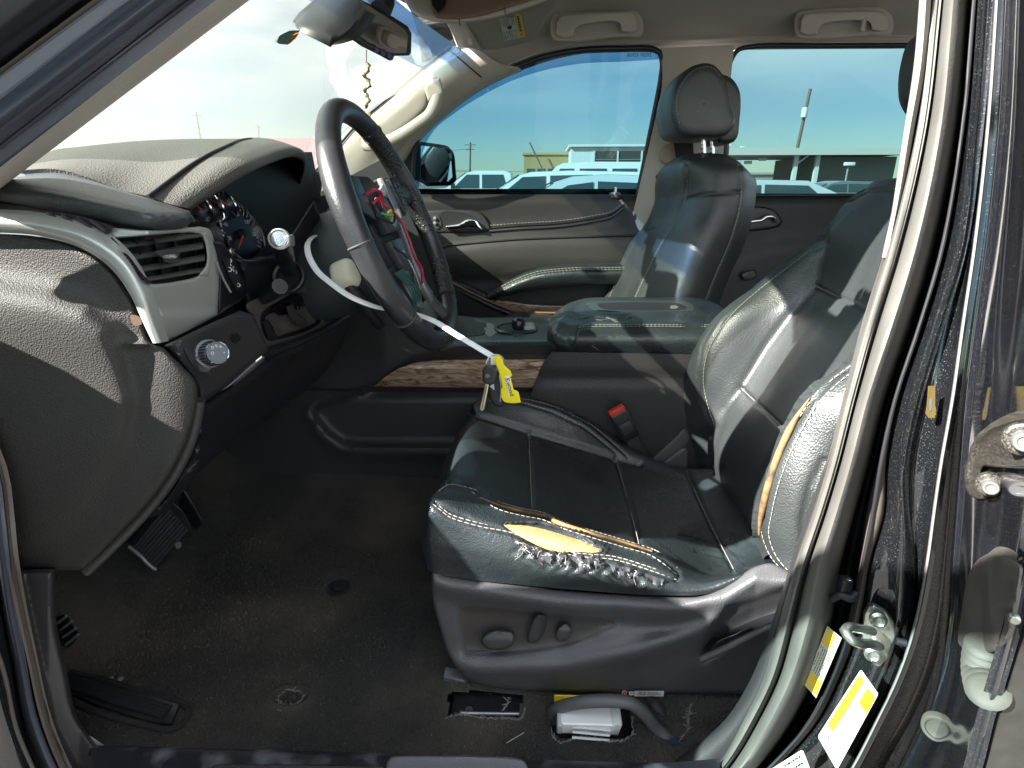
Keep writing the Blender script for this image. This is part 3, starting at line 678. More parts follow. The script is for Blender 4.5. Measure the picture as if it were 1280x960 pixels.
# hinge, wiring boot, bellows and plug stand on the door edge
def rdY(x, y):
    x = np.asarray(x, float); y = np.asarray(y, float)
    a = np.interp(y, r0[:,1], r0[:,0]); b = np.interp(y, e1[:,1], e1[:,0]); f = np.clip((x-a)/(b-a), 0, 1.15)
    return (.415-.004)*(1-f)+.296*f-.004*np.sin(np.clip(f,0,1)*3.14)
TV = (.9,1.,0)
hinge_m = M('dusty_hinge_paint', (.022,.021,.020), .30, coat=.4, dust=(1000,.46,.75,(.24,.21,.16),.6))
HO = [(1206,598),(1210,575),(1218,552),(1236,536),(1268,524),(1330,516)]
hng = relief('hinge', [(1205,598),(1209,575),(1217,552),(1235,536),(1267,524),(1330,515,1),(1330,585,1),(1262,585),(1230,583,1),(1226,590),(1242,612),(1230,624),(1212,619)], lambda x,y: rdY(x,y)-.008-.007*np.exp(-(seg_dist(x,y,HO)/5)**2)-.008*np.exp(-((y-580)/4.5)**2)*sig((x-1224)/3), hinge_m, rdr, step=3, thick=.02, tv=TV, edge=(3,.006))
for (x,y,s) in ((1279,549,1.),(1237,606,.85)):
    Yq = float(rdY(x,y))-.010
    lathe('hinge_washer', P(x,y,Yq), (-.55,-.80,.1), [(.0092*s,-.004),(.0092*s,.001),(.0080*s,.002),(.007*s,.002)], hinge_m, rdr, n=28)
    lathe('hinge_bolt', P(x+1,y+1,Yq-.002), (-.55,-.80,.1), [(.0058*s,0),(.0058*s,.005),(.005*s,.006),(.0034*s,.006),(.003*s,.005)], M('worn_bolt', (.30,.30,.30), .35, metal=.7), rdr, n=12)
bx = relief('wiring_boot', [(1199,806),(1201,770),(1212,715),(1222,700),(1242,693),(1262,696),(1276,706),(1274,740),(1264,800),(1240,816),(1212,814)], lambda x,y: rdY(x,y)-.012-.007*sig((x-1238)/2)*sig((756-y)/2)-.004*sig((x-1244)/1.5)*sig((y-722)/2)*sig((752-y)/2)+.003*sig((y-772)/3), gboot, rdr, step=3, thick=.02, tv=TV, edge=(9,.012))
lathe('boot_screw', P(1268,774,float(rdY(1268,774))-.014), (-.5,-.85,0), [(.0028,-.002),(.0028,.001),(.002,.002)], zinc, rdr, n=14)
gs = []
for i in range(8):
    a = i/7.; px_, py_ = 1232-7*math.sin(a*2.6)+a*6, 808+a*56
    ax_ = np.array([.25-.05*a,.1,-.9+.55*a*a])
    gs.append(lathe_geo(P(px_, py_, float(rdY(px_,py_))-.004), ax_, [(.0075,-.0030),(.0105,-.0016),(.0118,0),(.0105,.0016),(.0075,.0030)], 20))
multi('bellows', gs, gboot, rdr, 50.)
Yq = float(rdY(1172,911))
lathe('drain_plug', P(1172,911,Yq), (-.62,-.76,.15), [(.0118,-.006),(.0118,.001),(.0108,.0022),(.0088,.0018),(.0085,.0003),(.0072,-.0003),(.003,-.0005)], gboot, rdr, n=36)
# ------------------------------------------------------------ dashboard
rows = [[(20,213,.56),(27,206,.66),(45,196,.85),(75,186,1.05),(110,183,1.25)],
        [(75,212,.575),(90,196,.68),(115,183,.85),(150,178,1.05),(170,178,1.25)],
        [(110,222,.582),(140,198,.68),(180,178,.85),(210,174.5,1.05),(222,176,1.2)],
        [(150,237,.592),(190,205,.68),(240,178,.83),(262,173.5,1.02),(275,175,1.16)],
        [(184,245,.598),(234,208,.67),(284,181,.80),(308,173.5,.95),(324,174,1.08)]]
dash = loft('dashboard', [PT(r_) for r_ in rows], padtop, suv, nu=50, nv=40, thick=.008, label='pebbled dash top pad')
hr = [[(187,246,.598),(237,209,.67),(287,182,.80),(311,174.2,.95),(327,175,1.08),(332,190,1.15)],
      [(200,251,.600),(250,211,.667),(300,184,.80),(330,175.5,.95),(344,177.5,1.08),(345,195,1.16)],
      [(220,257,.604),(272,215,.665),(322,189,.80),(357,180,.95),(369,188,1.07),(368,212,1.16)],
      [(233,260,.612),(284,221,.668),(334,195,.80),(370,187,.94),(383.5,197,1.06),(379,222,1.15)],
      [(238,262,.622),(289,228,.675),(338,203,.80),(370,195,.94),(381,206,1.06),(375,232,1.15)],
      [(234,263,.640),(284,229,.70),(333,204,.83),(366,197,.97),(376,207,1.08),(370,234,1.16)]]
hood = loft('instrument_hood', [PT(r_) for r_ in hr], padtop, dash, nu=60, nv=30, thick=.006)
tube('hood_seam', PT([(185.5,246,.595),(235.5,209,.665),(285.5,182,.795),(309.5,174.0,.945),(325,174.6,1.075)])+np.array([0,-.001,0]), .0022, plastm, dash, ns=40)
# dark liner of the hood, running back to the dials
lr = [hr[-1], [(243,275,.66),(288,250,.71),(328,226,.84),(356,220,.97),(362,236,1.08),(358,262,1.16)], [(246,262,.70),(280,246,.76),(308,232,.88),(328,232,1.0),(334,250,1.1),(332,285,1.17)]]
relief('binnacle_panel', [(222,262,1),(270,215,1),(340,190,1),(390,190,1),(410,290,1),(400,330,1),(300,400,1),(262,330,1)], lambda x,y: .480/(-PA(x,y,1.+0*x)[:,0])+0*y, M('binnacle_black',(.008,.008,.014),.5), dash, step=16, thick=.02)
# dials: discs facing the driver
dn = np.array([.96,-.10,.26]); dn /= np.linalg.norm(dn)
da = np.cross(Z_, dn); da /= np.linalg.norm(da); db = np.cross(dn, da)
def dial(px, py, Y, r, sweep, n, num=False):
    c = P(px, py, Y)
    d_ = lathe('gauge', c-dn*.004, dn, [(r*.98,0),(r*.98,.002),(.0,.0022)], M('gauge_face',(.006,.008,.020),.35), dash, n=40)
    lathe('gauge_ring', c-dn*.004, dn, [(r*.97,0),(r*1.0,.008),(r*1.06,.009),(r*1.10,.004),(r*1.10,-.004)], chrome, dash, n=40, caps=False)
    geos = []
    for i in range(n):
        a = sweep[0]+(sweep[1]-sweep[0])*i/(n-1); e = math.cos(a)*da+math.sin(a)*db
        l = .16 if i % 2 == 0 else .10
        geos.append(tube_geo([c+e*r*(.95-l), c+e*r*.95], r*.014, 4))
    multi('gauge_tick', [( [np.array(q)-dn*.0015 for q in v], f) for v, f in geos], print_w, dash, kind='stuff')
    return c
cs = dial(302,292,.874,.046,(math.radians(215),math.radians(-35)),25)
for i, s in enumerate(('20','40','60','80','100','120')):
    a = math.radians(188-i*39); e = math.cos(a)*da+math.sin(a)*db
    text('gauge_numeral', s, cs+e*.031-dn*.0012, da, db, .0085, print_w, dash)
tube('gauge_needle', [cs+dn*.004, cs+dn*.004+.036*(math.cos(math.radians(218))*da+math.sin(math.radians(218))*db)], [.0022,.0008], orange, dash, n=6)
lathe('needle_hub', cs, dn, [(.007,0),(.006,.006),(0.0005,.007)], plastm, dash, n=16)
for (x, y, Y) in ((249,262,.786),(265,260,.815),(281,257,.84)):
    c = dial(x, y, Y, .019, (math.radians(215),math.radians(-35)), 9)
    tube('gauge_needle', [c+dn*.003, c+dn*.003+.015*(math.cos(math.radians(140))*da+math.sin(math.radians(140))*db)], [.0012,.0006], orange, dash, n=6)
# dark wing pad over the vent
er = [[(-60,250,.525),(-10,254,.512),(60,264,.498),(130,277,.492),(190,287.5,.498),(222,286,.525),(238,279,.575)],
      [(-60,244,.51),(-10,247,.497),(60,256,.483),(130,270,.477),(190,282,.482),(225,281,.515),(241,275,.575)],
      [(-60,236,.505),(-10,239,.492),(60,246,.480),(130,260,.474),(190,272,.478),(226,273,.512),(241,271,.575)],
      [(-60,226,.52),(-5,229,.505),(60,236,.494),(130,250,.488),(190,263,.491),(223,266,.520),(239,268,.58)],
      [(-60,215,.57),(10,214,.572),(75,212.5,.578),(110,221,.585),(150,235,.594),(188,247,.602),(236,261,.612)],
      [(-60,214,.60),(12,211,.60),(76,210,.605),(112,218,.61),(152,232,.62),(190,244,.63),(236,258,.63)]]
er = [[(a, b, c+.016) for a, b, c in r_] for r_ in er]
loft('wing_pad', [PT(r_) for r_ in er], padsoft, dash, nu=60, nv=40, thick=.006)
relief('side_defroster', [(8,229),(18,217),(32,219),(20,228)], .556, M('grille_grey',(.10,.11,.12),.5), dash, step=3, thick=.002)
relief('pad_underside', [(-60,246,1),(60,262,1),(130,275,1),(190,284,1),(196,294,1),(120,292,1),(60,280,1),(-60,274,1)], .515, plastm, dash, step=8, thick=.03, sm=False)
# satin silver bezel round the vent, rolling over from the end of the dash to its face
sr = [[(-60,292,.482),(0,291,.482),(50,295,.482),(100,309,.482),(139,336,.482),(164,371,.482),(179,404,.482),(191,429,.484)],
      [(-60,284,.472),(0,284,.472),(53,288,.472),(105,304,.472),(146,332,.473),(170,369,.475),(184,403,.477),(195,429,.479)],
      [(-60,277,.470),(0,277,.470),(57,282,.471),(112,298,.471),(153,328,.473),(176,366,.476),(189,402,.478),(200,428.5,.481)],
      [(-60,270,.474),(3,269,.475),(64,274,.478),(120,291,.480),(159,322,.482),(181,358,.484),(195,398,.487),(205,427.5,.490)],
      [(-60,262,.485),(10,262,.486),(72,268,.488),(128,286,.49),(164,316,.492),(186,352,.495),(201,394,.498),(211,426,.503)]]
bez = loft('vent_bezel', [PT(r_) for r_ in sr], silver, dash, nu=60, nv=30, thick=.005)
fy = lambda x, y: .487+np.maximum(0, x-185)*.00155
relief('bezel_plate', [(184,352,1),(190,355),(246,345),(256,336),(261,300,1),(266,302),(273,330),(272,394,1),(209,427,1),(199,395)], lambda x,y: fy(x,y)-.006*sig((y-390)/1.5-(x-200)*.0)+.0, silver, dash, step=5, thick=.01, edge=(4,.006))
relief('bezel_rail', [(112,281,1),(190,288),(250,283,1),(262,287),(268,302,1),(257,304,1),(252,296),(242,291),(142,298,1),(128,289,1)], lambda x,y: fy(x,y)+.004-.0*x, silver, dash, step=5, thick=.01, edge=(2.5,.004))
relief('bezel_rail', [(240,290,1),(252,294),(256,304),(257,332),(248,345),(261,346,1),(266,310),(258,290,1)], lambda x,y: fy(x,y)-.002, silver, dash, step=4, thick=.01, edge=(3,.004))
relief('vent_cavity', [(138,294,1),(250,284,1),(262,300,1),(260,348,1),(190,360,1),(180,350,1)], lambda x,y: fy(x,y)+.035, plastm, dash, step=12, thick=.01)
relief('vent_frame', [(136,296,1),(141,297,1),(160,318),(178,342),(190,354,1),(184,355,1),(170,341),(152,316)], lambda x,y: fy(x,y)-.002, plastb, dash, step=3, thick=.02, edge=(2,.003))
slat_m = M('slat_grey',(.085,.083,.078),.4)
for i, (x0,y0,x1,y1,h) in enumerate(((146,308,251,292,9),(157,323,254,307,8.5),(168,338,256,322,8.5),(178,350,256,337,6))):
    a = np.array([(x0,y0),(x1,y1)], float)
    prof = [[(x0,y0+h*.5,fy(x0,0)+.002),(x1,y1+h*.5,fy(x1,0)+.002)],[(x0,y0+h*.35,fy(x0,0)-.001),(x1,y1+h*.35,fy(x1,0)-.001)],[(x0,y0-h*.15,fy(x0,0)+.004),(x1,y1-h*.15,fy(x1,0)+.004)],[(x0+4,y0-h*.45,fy(x0,0)+.02),(x1,y1-h*.45,fy(x1,0)+.02)],[(x0+4,y0+h*.3,fy(x0,0)+.02),(x1,y1+h*.3,fy(x1,0)+.02)]]
    loft('vent_slat', [PT(q) for q in prof], slat_m, dash, nu=8, nv=16, thick=.001)
for k in range(4):
    relief('vane', [(168+k*24,300-k*2,1),(171+k*24,300-k*2,1),(186+k*21,352-k*3,1),(183+k*21,352-k*3,1)], lambda x,y: fy(x,y)+.022, plastb, dash, step=6, thick=.012)
relief('vent_tab', [(192,315),(212,311,1),(224,316),(224,321),(211,327,1),(196,318)], lambda x,y: fy(x,y)-.010-.004*sig((y-319)), plast, dash, step=3, thick=.02, edge=(2,.003))
relief('tab_tip', [(203,320),(222,319),(223,324),(212,328),(204,325)], lambda x,y: fy(x,y)-.014, chrome, dash, step=2, thick=.006, edge=(2,.003))
relief('thumb_wheel', [(152,315,1),(158,317),(176,340),(184,352,1),(178,350),(165,334)], lambda x,y: fy(x,y)-.006-.001*np.sin(y*1.6), plastb, dash, step=2, thick=.01)
# slot in the shelf under the wing pad
relief('shelf_slot', [(40,262,1),(100,270),(142,283,1),(138,291),(112,291),(70,280),(46,271)], lambda x,y: .486-.0*x, plastm, dash, step=4, thick=.004)
geos = [tube_geo(PT([(60+i*18,266+i*3.2,.484),(78+i*18,278+i*3.4,.483)]), .0016, 5) for i in range(4)]
multi('slot_rib', geos, plast, dash, kind='stuff')
# pebbled end panel
LB = [(-80,345),(0,357),(60,367),(108,383),(138,407),(158,452),(171,498),(160,558),(102,640),(30,702),(-80,712)]
def endY(x, y):
    d = sdist(x, y, LB)
    Y = .487-(.012+.014*sig((440-y)/25))*sig(-d/8)
    Y += .012*np.clip((x-200)/50, 0, 1)**2+.0
    led = .6*np.exp(-((y-(429+.02*(x-150)))/4)**2)*sig((x-150)/4)
    Y -= .010*led
    val = np.exp(-(sdist(x, y, LB)/11)**2)
    Y += .004*val*sig((y-420)/12)*sig((600-y)/30)
    return Y
relief('end_panel', [(-60,290,1),(0,292),(50,296),(100,310),(138,337),(163,372),(178,405),(190,430),(204,434,1),(226,456,1),(246,480),(247,498),(238,540),(214,590),(180,635),(142,675),(105,713,1),(25,713,1),(8,660),(-60,560,1)], endY, pebble, dash, step=5, thick=.03, edge=(7,.010), smooth=60.)
tube('end_panel_edge', PT([(249,500,.520),(240,545,.518),(217,594,.514),(184,638,.508),(146,678,.50),(109,714,.495)]), .006, plastw, dash, ns=40)
relief('scuff_mark', [(163,394),(174,396),(177,405),(168,407)], .4835, M('rust_scuff', (.075,.038,.022), .7), dash, step=3, thick=.0005)
# headlamp switch panel
ky = lambda x, y: .505+np.maximum(0,x-225)*.00172
relief('switch_panel', [(205,432,1),(270,401,1),(300,388,1),(318,394,1),(336,438,1),(318,452),(284,480),(250,506,1),(247,482),(228,456)], lambda x,y: ky(x,y)-.004, plast, dash, step=6, thick=.03, edge=(7,.010))
kc = P(262,442,.545); kn = np.array([.82,-.52,.22]); kn /= np.linalg.norm(kn)
lathe('headlamp_knob', kc, kn, [(.0150,-.004),(.0150,.001),(.0125,.002),(.0120,.0165),(.0115,.018),(.0102,.018),(.0098,.0172),(.001,.0172)], M('knob_grey', (.13,.15,.17), .35, rvar=.05), dash, n=40)
lathe('knob_ring', kc+kn*.0172, kn, [(.0102,0),(.0115,.0012),(.0122,.0)], chrome, dash, n=40, caps=False)
ga, gb = frame(kn)
multi('knob_grip', [tube_geo([kc+kn*.003+.0124*(math.cos(a)*ga+math.sin(a)*gb), kc+kn*.0155+.0121*(math.cos(a)*ga+math.sin(a)*gb)], .0008, 5) for a in np.linspace(0,6.28,25)[:-1]], plastb, dash)
u_ = np.array([0,1,0.])-kn*kn[1]; v_ = np.cross(kn, u_); v_ *= np.sign(v_[2])
for (s, a, rr) in (('O',165,.0050),('D',110,.0070),('E',75,.0070),('A',40,.0070),('\u2022',-20,.0068)):
    text('knob_symbol', s, kc+kn*.0176+rr*(math.cos(math.radians(a))*u_/np.linalg.norm(u_)+math.sin(math.radians(a))*v_/np.linalg.norm(v_)), u_, v_, .0042, print_w, dash)
relief('dimmer_slot', [(231,434),(240,438),(253,446),(262,462),(264,470),(255,466),(240,455)], lambda x,y: ky(x,y)-.006, M('slot_grey',(.05,.055,.06),.4), dash, step=3, thick=.004)
dc = P(249,453,.540)
lathe('dimmer_wheel', dc, P(259,440,.545)-P(249,455,.53), [(.010,-.0035),(.0125,-.0025),(.0125,.0025),(.010,.0035)], M('wheel_grey', (.15,.16,.17), .4), dash, n=28)
relief('blank_button', [(288,421),(297,417),(301,424),(292,428)], lambda x,y: ky(x,y)-.008, plastb, dash, step=2, thick=.006, edge=(2,.002))
# black strip with the pedal switches
relief('switch_strip', [(266,302,1),(275,302),(292,322),(306,352),(309,364),(304,373),(284,386),(273,394,1),(273,330)], lambda x,y: fy(x,y)-.004+.0009*(x-266), plastb, dash, step=4, thick=.02, edge=(5,.008))
sb = relief('switch_block', [(278,325,1),(289,322,1),(297,340),(304,358,1),(296,364,1),(286,345)], lambda x,y: fy(x,y)-.009+.0009*(x-266), plastm, dash, step=3, thick=.008, edge=(1.5,.002))
tube('switch_edge', PT([(278,326,.626),(286,346,.638),(295,363,.650)])+np.array([0,-.012,0]), .0013, silver2, dash, n=6, ns=8)
for i,(x,y,s) in enumerate(((288.5,328,'P'),(286.5,336,'o'),(291.5,335.5,'r'),(295.5,342,'*'),(297.5,355,'S'))):
    text('switch_icon', s, P(x,y,fy(x,0)-.0105+.0009*(x-266)), P(x+4,y-2,.62)-P(x,y,.62), P(x-2,y-6,.62)-P(x,y,.62), .012, print_w, dash)
# lower knee panel
kb = lambda x, y: .522+np.maximum(0,x-248)*.0027+.0*(y)
relief('knee_panel', [(249,508,1),(285,482),(318,454),(337,440),(372,420),(400,405),(418,394),(434,394),(437,408),(428,432),(408,462),(380,490),(350,514),(318,536),(290,556),(262,578),(236,604),(205,640),(180,650,1),(216,594),(240,545)], lambda x,y: kb(x,y)-.004-.008*np.exp(-(seg_dist(x,y,[(330,464),(352,447),(385,436),(404,425),(410,412)])/3)**2), plastb, dash, step=7, thick=.06, edge=(14,.03))
# column surround: dark binnacle foot and satin plate with the pocket
cy_ = lambda x, y: .665+np.maximum(0,x-305)*.0022
relief('binnacle_foot', [(286,318,1),(312,325),(350,315,1),(392,250,1),(408,290,1),(402,330),(400,345),(350,365),(322,386),(308,372),(306,352)], lambda x,y: cy_(x,y)+.035-.0005*(345-y), M('binnacle_foot_black',(.014,.014,.022),.4), dash, step=7, thick=.02, edge=(6,.01))
pocket = [(326,392),(346,377),(368,366),(383,366),(392,377),(401,402),(388,412),(350,424),(334,426)]
relief('column_surround', [(307,382),(322,372),(352,362),(386,346),(396,338),(405,342),(418,368),(432,392),(420,402),(384,420),(345,432),(333,436,1),(318,400)], cy_, M('satin_brown_panel',(.10,.09,.086),.38,metal=.25,bump=[('N',900,.1)]), dash, step=4, thick=.02, edge=(5,.008), holes=[pocket])
relief('pocket_back', [(322,390,1),(384,360,1),(406,404,1),(336,432,1)], lambda x,y: cy_(x,y)+.028+.010*sig((x-352)/3)*0, plastm, dash, step=8, thick=.01)
relief('pocket_plate', [(332,396),(358,386,1),(384,376),(392,388),(396,402),(384,408),(352,420,1),(338,424)], lambda x,y: cy_(x,y)+.020-.006*sig((x-356)/2), M('pocket_grey',(.07,.062,.06),.45), dash, step=4, thick=.02, edge=(3,.004))
relief('pocket_wedge', [(327,402,1),(334,399),(345,418),(347,425),(336,427,1)], lambda x,y: cy_(x,y)-.002, plastb, dash, step=3, thick=.02, edge=(3,.006))
relief('brake_release_window', [(340,386),(378,370),(384,380),(348,394)], lambda x,y: cy_(x,y)+.014, M('window_black',(.006,.006,.008),.25), dash, step=4, thick=.004)
relief('brake_release_lever', [(357,383,1),(366,379,1),(372,392),(383,400),(384,405),(372,407),(364,400)], lambda x,y: cy_(x,y)-.004-.004*np.sin(np.clip((y-380)/26,0,1)*3.14), plast, dash, step=2.5, thick=.014, edge=(3,.005))
tube('lower_lip', PT([(333,442,.71),(352,436,.75),(390,420,.84),(420,404,.90),(434,396,.94)]), .006, plastb, dash, ns=30)
# stalk and its boot
bc = P(361,346,.770); bn = np.array([-.05,-.90,.42]); bn /= np.linalg.norm(bn)
lathe('stalk_boot', bc, bn, [(.0235,-.004),(.0235,.002),(.0215,.004),(.0185,.002),(.0165,-.008),(.015,-.02)], plastb, dash, n=32)
sa, sb_ = P(363,342,.80), P(349,298,.665); sdr = (sb_-sa)/np.linalg.norm(sb_-sa)
Ls = np.linalg.norm(sb_-sa)
lathe('control_stalk', sa, sdr, [(.011,0),(.0115,Ls*.35),(.0118,Ls*.5),(.0105,Ls*.53),(.0105,Ls*.58),(.0122,Ls*.62),(.0128,Ls*.92),(.0122,Ls*.99),(.0105,Ls),(.0095,Ls*.985),(.001,Ls*.985)], plastb, dash, n=32)
lathe('stalk_cap', sa+sdr*Ls*.982, sdr, [(.0094,0),(.009,.0025),(.001,.003)], M('stalk_cap_grey',(.16,.20,.24),.35,bump=[('V',900,.5)]), dash, n=28)
lathe('stalk_ring', sa+sdr*Ls*.99, sdr, [(.0122,-.003),(.0128,.0),(.0106,.0018),(.0096,.0)], silver2, dash, n=32, caps=False)
box('stalk_button', P(360,301,.675), (.006,.008,.007), M('button_grey',(.14,.15,.16),.4), dash, bev=.003)
tube('shift_stalk', PT([(322,374,.735),(338,366,.70),(350,358,.675)]), [.010,.011,.010], plastb, dash, ns=10)
tube('stalk_band', PT([(300,337,.72),(320,325,.76),(338,324,.80)]), .007, plast, dash, ns=12, flat=.5)
# passenger side of the dash and the centre stack
pr = [(-1.02,1.19),(-.80,1.26),(-.64,1.275),(-.555,1.262),(-.52,1.225),(-.53,1.17),(-.56,1.10),(-.58,1.0),(-.60,.90)]
rows = [[(x+.02*math.sin((Y-1.1)*2), Y, z) for (x, z) in pr] for Y in np.linspace(1.12, 2.07, 6)]
loft('passenger_dash', rows, padsoft, dash, nu=40, nv=20, thick=.01)
rows = [[(x, Y, z) for (x, z) in [(-1.1,1.17),(-1.0,1.19),(-.8,1.22),(-.6,1.20),(-.55,1.0)]] for Y in np.linspace(.50, 1.14, 4)]
loft('dash_core', rows, plastm, dash, nu=14, nv=8, thick=.01)
relief('centre_stack', [(362,244),(377,226),(389,214),(398,214),(402,236),(398,247),(384,262),(370,256)], lambda x,y: 1.16+.002*(x-362), plastw, dash, step=4, thick=.05, edge=(6,.015))
relief('centre_stack_face', [(384,262),(398,247),(412,243),(424,250),(428,300,1),(400,300,1),(390,272)], lambda x,y: 1.20+0*x, M('stack_grey',(.035,.036,.038),.3), dash, step=5, thick=.03, edge=(5,.012))
tube('screen_edge', PT([(368,300,1.02),(385,286,1.05),(402,277,1.1),(416,258,1.15)]), .007, plast, dash, ns=24, flat=.6)
relief('centre_console_front', [(400,240,1),(475,200,1),(520,235,1),(560,345,1),(560,430,1),(430,430,1)], lambda x,y: 1.36+0*x, plastm, dash, step=20, thick=.03)
# ------------------------------------------------------------ steering wheel
WC = np.array([-.231,.906,1.230]); wt, ww = .376, -.016
wn = np.array([math.cos(wt)*math.cos(ww), math.cos(wt)*math.sin(ww), math.sin(wt)]); w1 = np.cross(Z_, wn); w1 /= np.linalg.norm(w1); w2 = np.cross(wn, w1)
def WL(a, b, h=0.): return WC+a*w1+b*w2+h*wn
RW = .185
ang = np.linspace(0, 2*math.pi, 121)[:-1]
rr = np.array([.0165+.0022*math.exp(-(min(abs(a-math.pi*.12),abs(a-math.pi*.88))/.3)**2) for a in ang])
V_, F_ = tube_geo([WL(RW*math.cos(a), RW*math.sin(a)) for a in ang], rr, 20, True, up=wn)
rimm = M('worn_black_rim_leather', (.020,.020,.023), .30, bump=[('V',600,.22),('N',60,.25)], var=(18,(.030,.030,.034)), rvar=.10, spec=.6)
perf = M('perforated_rim_leather', (.016,.016,.017), .42, bump=[('V',260,1.)], dist=.0016, spec=.6)
sw = mesh('steering_wheel', V_, F_, rimm, suv, 60., label='leather wrapped steering wheel with its airbag removed')
for a0, a1 in ((.62,1.15),(-.10,.42),(-.85,-.42)):
    pts = [WL((RW-.004)*math.cos(a), (RW-.004)*math.sin(a), .0015) for a in np.linspace(a0, a1, 24)]
    mesh('perforated_wrap', *tube_geo(pts, .0153, 16, up=wn), perf, sw, 60.)
for a in (.02, math.pi*1.005, math.pi*.33, -.62, math.pi+.66): 
    pts = [WL(RW*math.cos(a), RW*math.sin(a))+.0172*(math.cos(q)*(math.cos(a)*w1+math.sin(a)*w2)+math.sin(q)*wn) for q in np.linspace(0,2*math.pi,25)[:-1]]
    mesh('rim_seam', *tube_geo(pts, .0013, 6, True), thread_dark, sw, 60.)
# spokes: grips at three and nine, two lower legs, satin inserts, bare centre
def spoke(name, pts, wd, mat, h=.010, nn=24):
    p = cat(np.array([WL(*q) for q in pts]), nn); r = np.interp(np.linspace(0,1,nn), np.linspace(0,1,len(wd)), wd)
    v, f = tube_geo(p, r, 16, flat=h/.02, up=wn); return mesh(name, v, f, mat, sw, 60.)
spoke('spoke', [(.178,.062,.0),(.145,.062,-.006),(.10,.060,-.016),(.05,.05,-.03)], [.024,.026,.034,.036], rimm)
spoke('spoke', [(-.178,.055,0),(-.145,.055,-.006),(-.10,.05,-.018),(-.05,.045,-.03)], [.024,.026,.032,.034], rimm)
spoke('spoke', [(.07,-.170,0),(.055,-.14,-.008),(.045,-.10,-.016),(.04,-.05,-.03)], [.018,.018,.020,.024], rimm)
spoke('spoke', [(-.07,-.170,0),(-.055,-.14,-.008),(-.045,-.10,-.016),(-.04,-.05,-.03)], [.018,.018,.020,.024], rimm)
spoke_m = M('spoke_satin',(.20,.20,.20),.35,metal=.5)
def wplate(name, pts, h0, th, mat, bev=.003):
    return prism(name, [WL(a, b, h0) for a, b in pts], tuple(wn*th), mat, sw, bev=bev)
wplate('spoke_trim', [(.052,.088),(.075,.082),(.082,.05),(.075,.02),(.058,-.02),(.050,-.06),(.044,-.095),(.060,-.115),(.030,-.128),(.022,-.10),(.028,-.05),(.040,-.01),(.048,.04)], -.014, .012, spoke_m)
wplate('spoke_trim', [(-.060,-.115),(-.030,-.128),(-.022,-.10),(-.03,-.06),(-.05,-.06)], -.014, .012, spoke_m)
wplate('spoke_trim', [(.020,-.118),(.05,-.125),(.06,-.152),(.0,-.165),(-.06,-.152),(-.05,-.125),(-.02,-.118)], -.020, .012, M('dark_satin',(.12,.12,.12),.4,metal=.4))
wplate('switch_pod', [(.078,.085),(.125,.09),(.135,.06),(.12,.035),(.085,.02),(.08,.05)], -.014, .016, plastb)
for q in ((.09,.072),(.11,.075),(.10,.055),(.115,.055),(.092,.042)): lathe('wheel_button', WL(q[0],q[1],.001), wn, [(.006,0),(.006,.002),(.005,.003),(.001,.003)], plast, sw, n=14)
wplate('switch_pod', [(-.078,.085),(-.125,.09),(-.135,.06),(-.12,.035),(-.085,.02),(-.08,.05)], -.014, .016, plastb)
wplate('hub_frame', [(-.085,.075),(-.03,.095),(.03,.095),(.065,.08),(.05,.0),(.03,-.09),(-.03,-.09),(-.055,0)], -.045, .028, plastm)
wplate('hub_block', [(-.050,.050),(.0,.056),(.03,.05),(.03,.0),(-.045,.0)], -.018, .018, plastb)
wplate('hub_block', [(-.045,-.01),(.02,-.01),(.012,-.07),(-.032,-.07)], -.018, .014, M('hub_grey',(.028,.03,.034),.4))
wplate('hub_bracket', [(-.012,.066),(.014,.074),(.020,.064),(-.004,.054)], .0, .006, M('bracket_pale',(.36,.37,.37),.4), .002)
wplate('hub_bracket', [(.028,.03),(.038,.034),(.038,.02),(.03,.016)], -.002, .008, cream, .002)
lathe('hub_nut', WL(0,.02,-.012), wn, [(.016,0),(.016,.012),(.012,.014),(.001,.014)], zinc, sw, n=6)
wred = M('red_wire_sleeve', (.34,.02,.045), .45); wgr = M('green_wire', (.08,.32,.12), .5); wyl = M('yellow_wire',(.6,.5,.1),.5); wbl = M('black_wire',(.012,.012,.014),.45)
for pts, r, m_ in (([(-.055,.052,.004),(-.03,.03,.012),(-.012,.012,.014),(-.004,-.02,.012),(-.006,-.045,.010),(.008,-.072,.008),(-.01,-.088,.004)], .0022, wred),
                   ([(-.08,.060,.0),(-.062,.062,.010),(-.045,.058,.012),(-.03,.05,.006)], .0024, wred), ([(-.075,.045,.002),(-.06,.05,.012),(-.048,.036,.008)], .0020, wred),
                   ([(-.06,.03,.004),(-.045,.022,.014),(-.030,.028,.010),(-.028,.042,.006)], .0020, wgr), ([(-.052,.024,.006),(-.04,.030,.014),(-.034,.020,.006)], .0018, wyl),
                   ([(-.075,.03,.0),(-.05,.012,.012),(-.02,.03,.012),(.0,.05,.006)], .0020, wbl), ([(-.06,-.02,.002),(-.045,-.05,.012),(-.05,-.08,.006)], .0020, wbl), ([(-.04,-.03,.006),(-.05,-.06,.012),(-.03,-.095,.004)], .0012, bpy.data.materials['bracket_pale'])):
    tube('hub_wire', [WL(*q) for q in pts], r, m_, sw, n=8, ns=40)
geos = []
for k in range(7): geos.append(tube_geo(cat(np.array([WL(-.085+k*.007,-.055,-.006), WL(-.078+k*.007,-.085,.002+.002*(k%2)), WL(-.070+k*.008,-.125,-.008)]), 12), .0018, 6))
multi('ribbon_wires', geos, M('teal_ribbon', (.022,.075,.066), .45), sw)
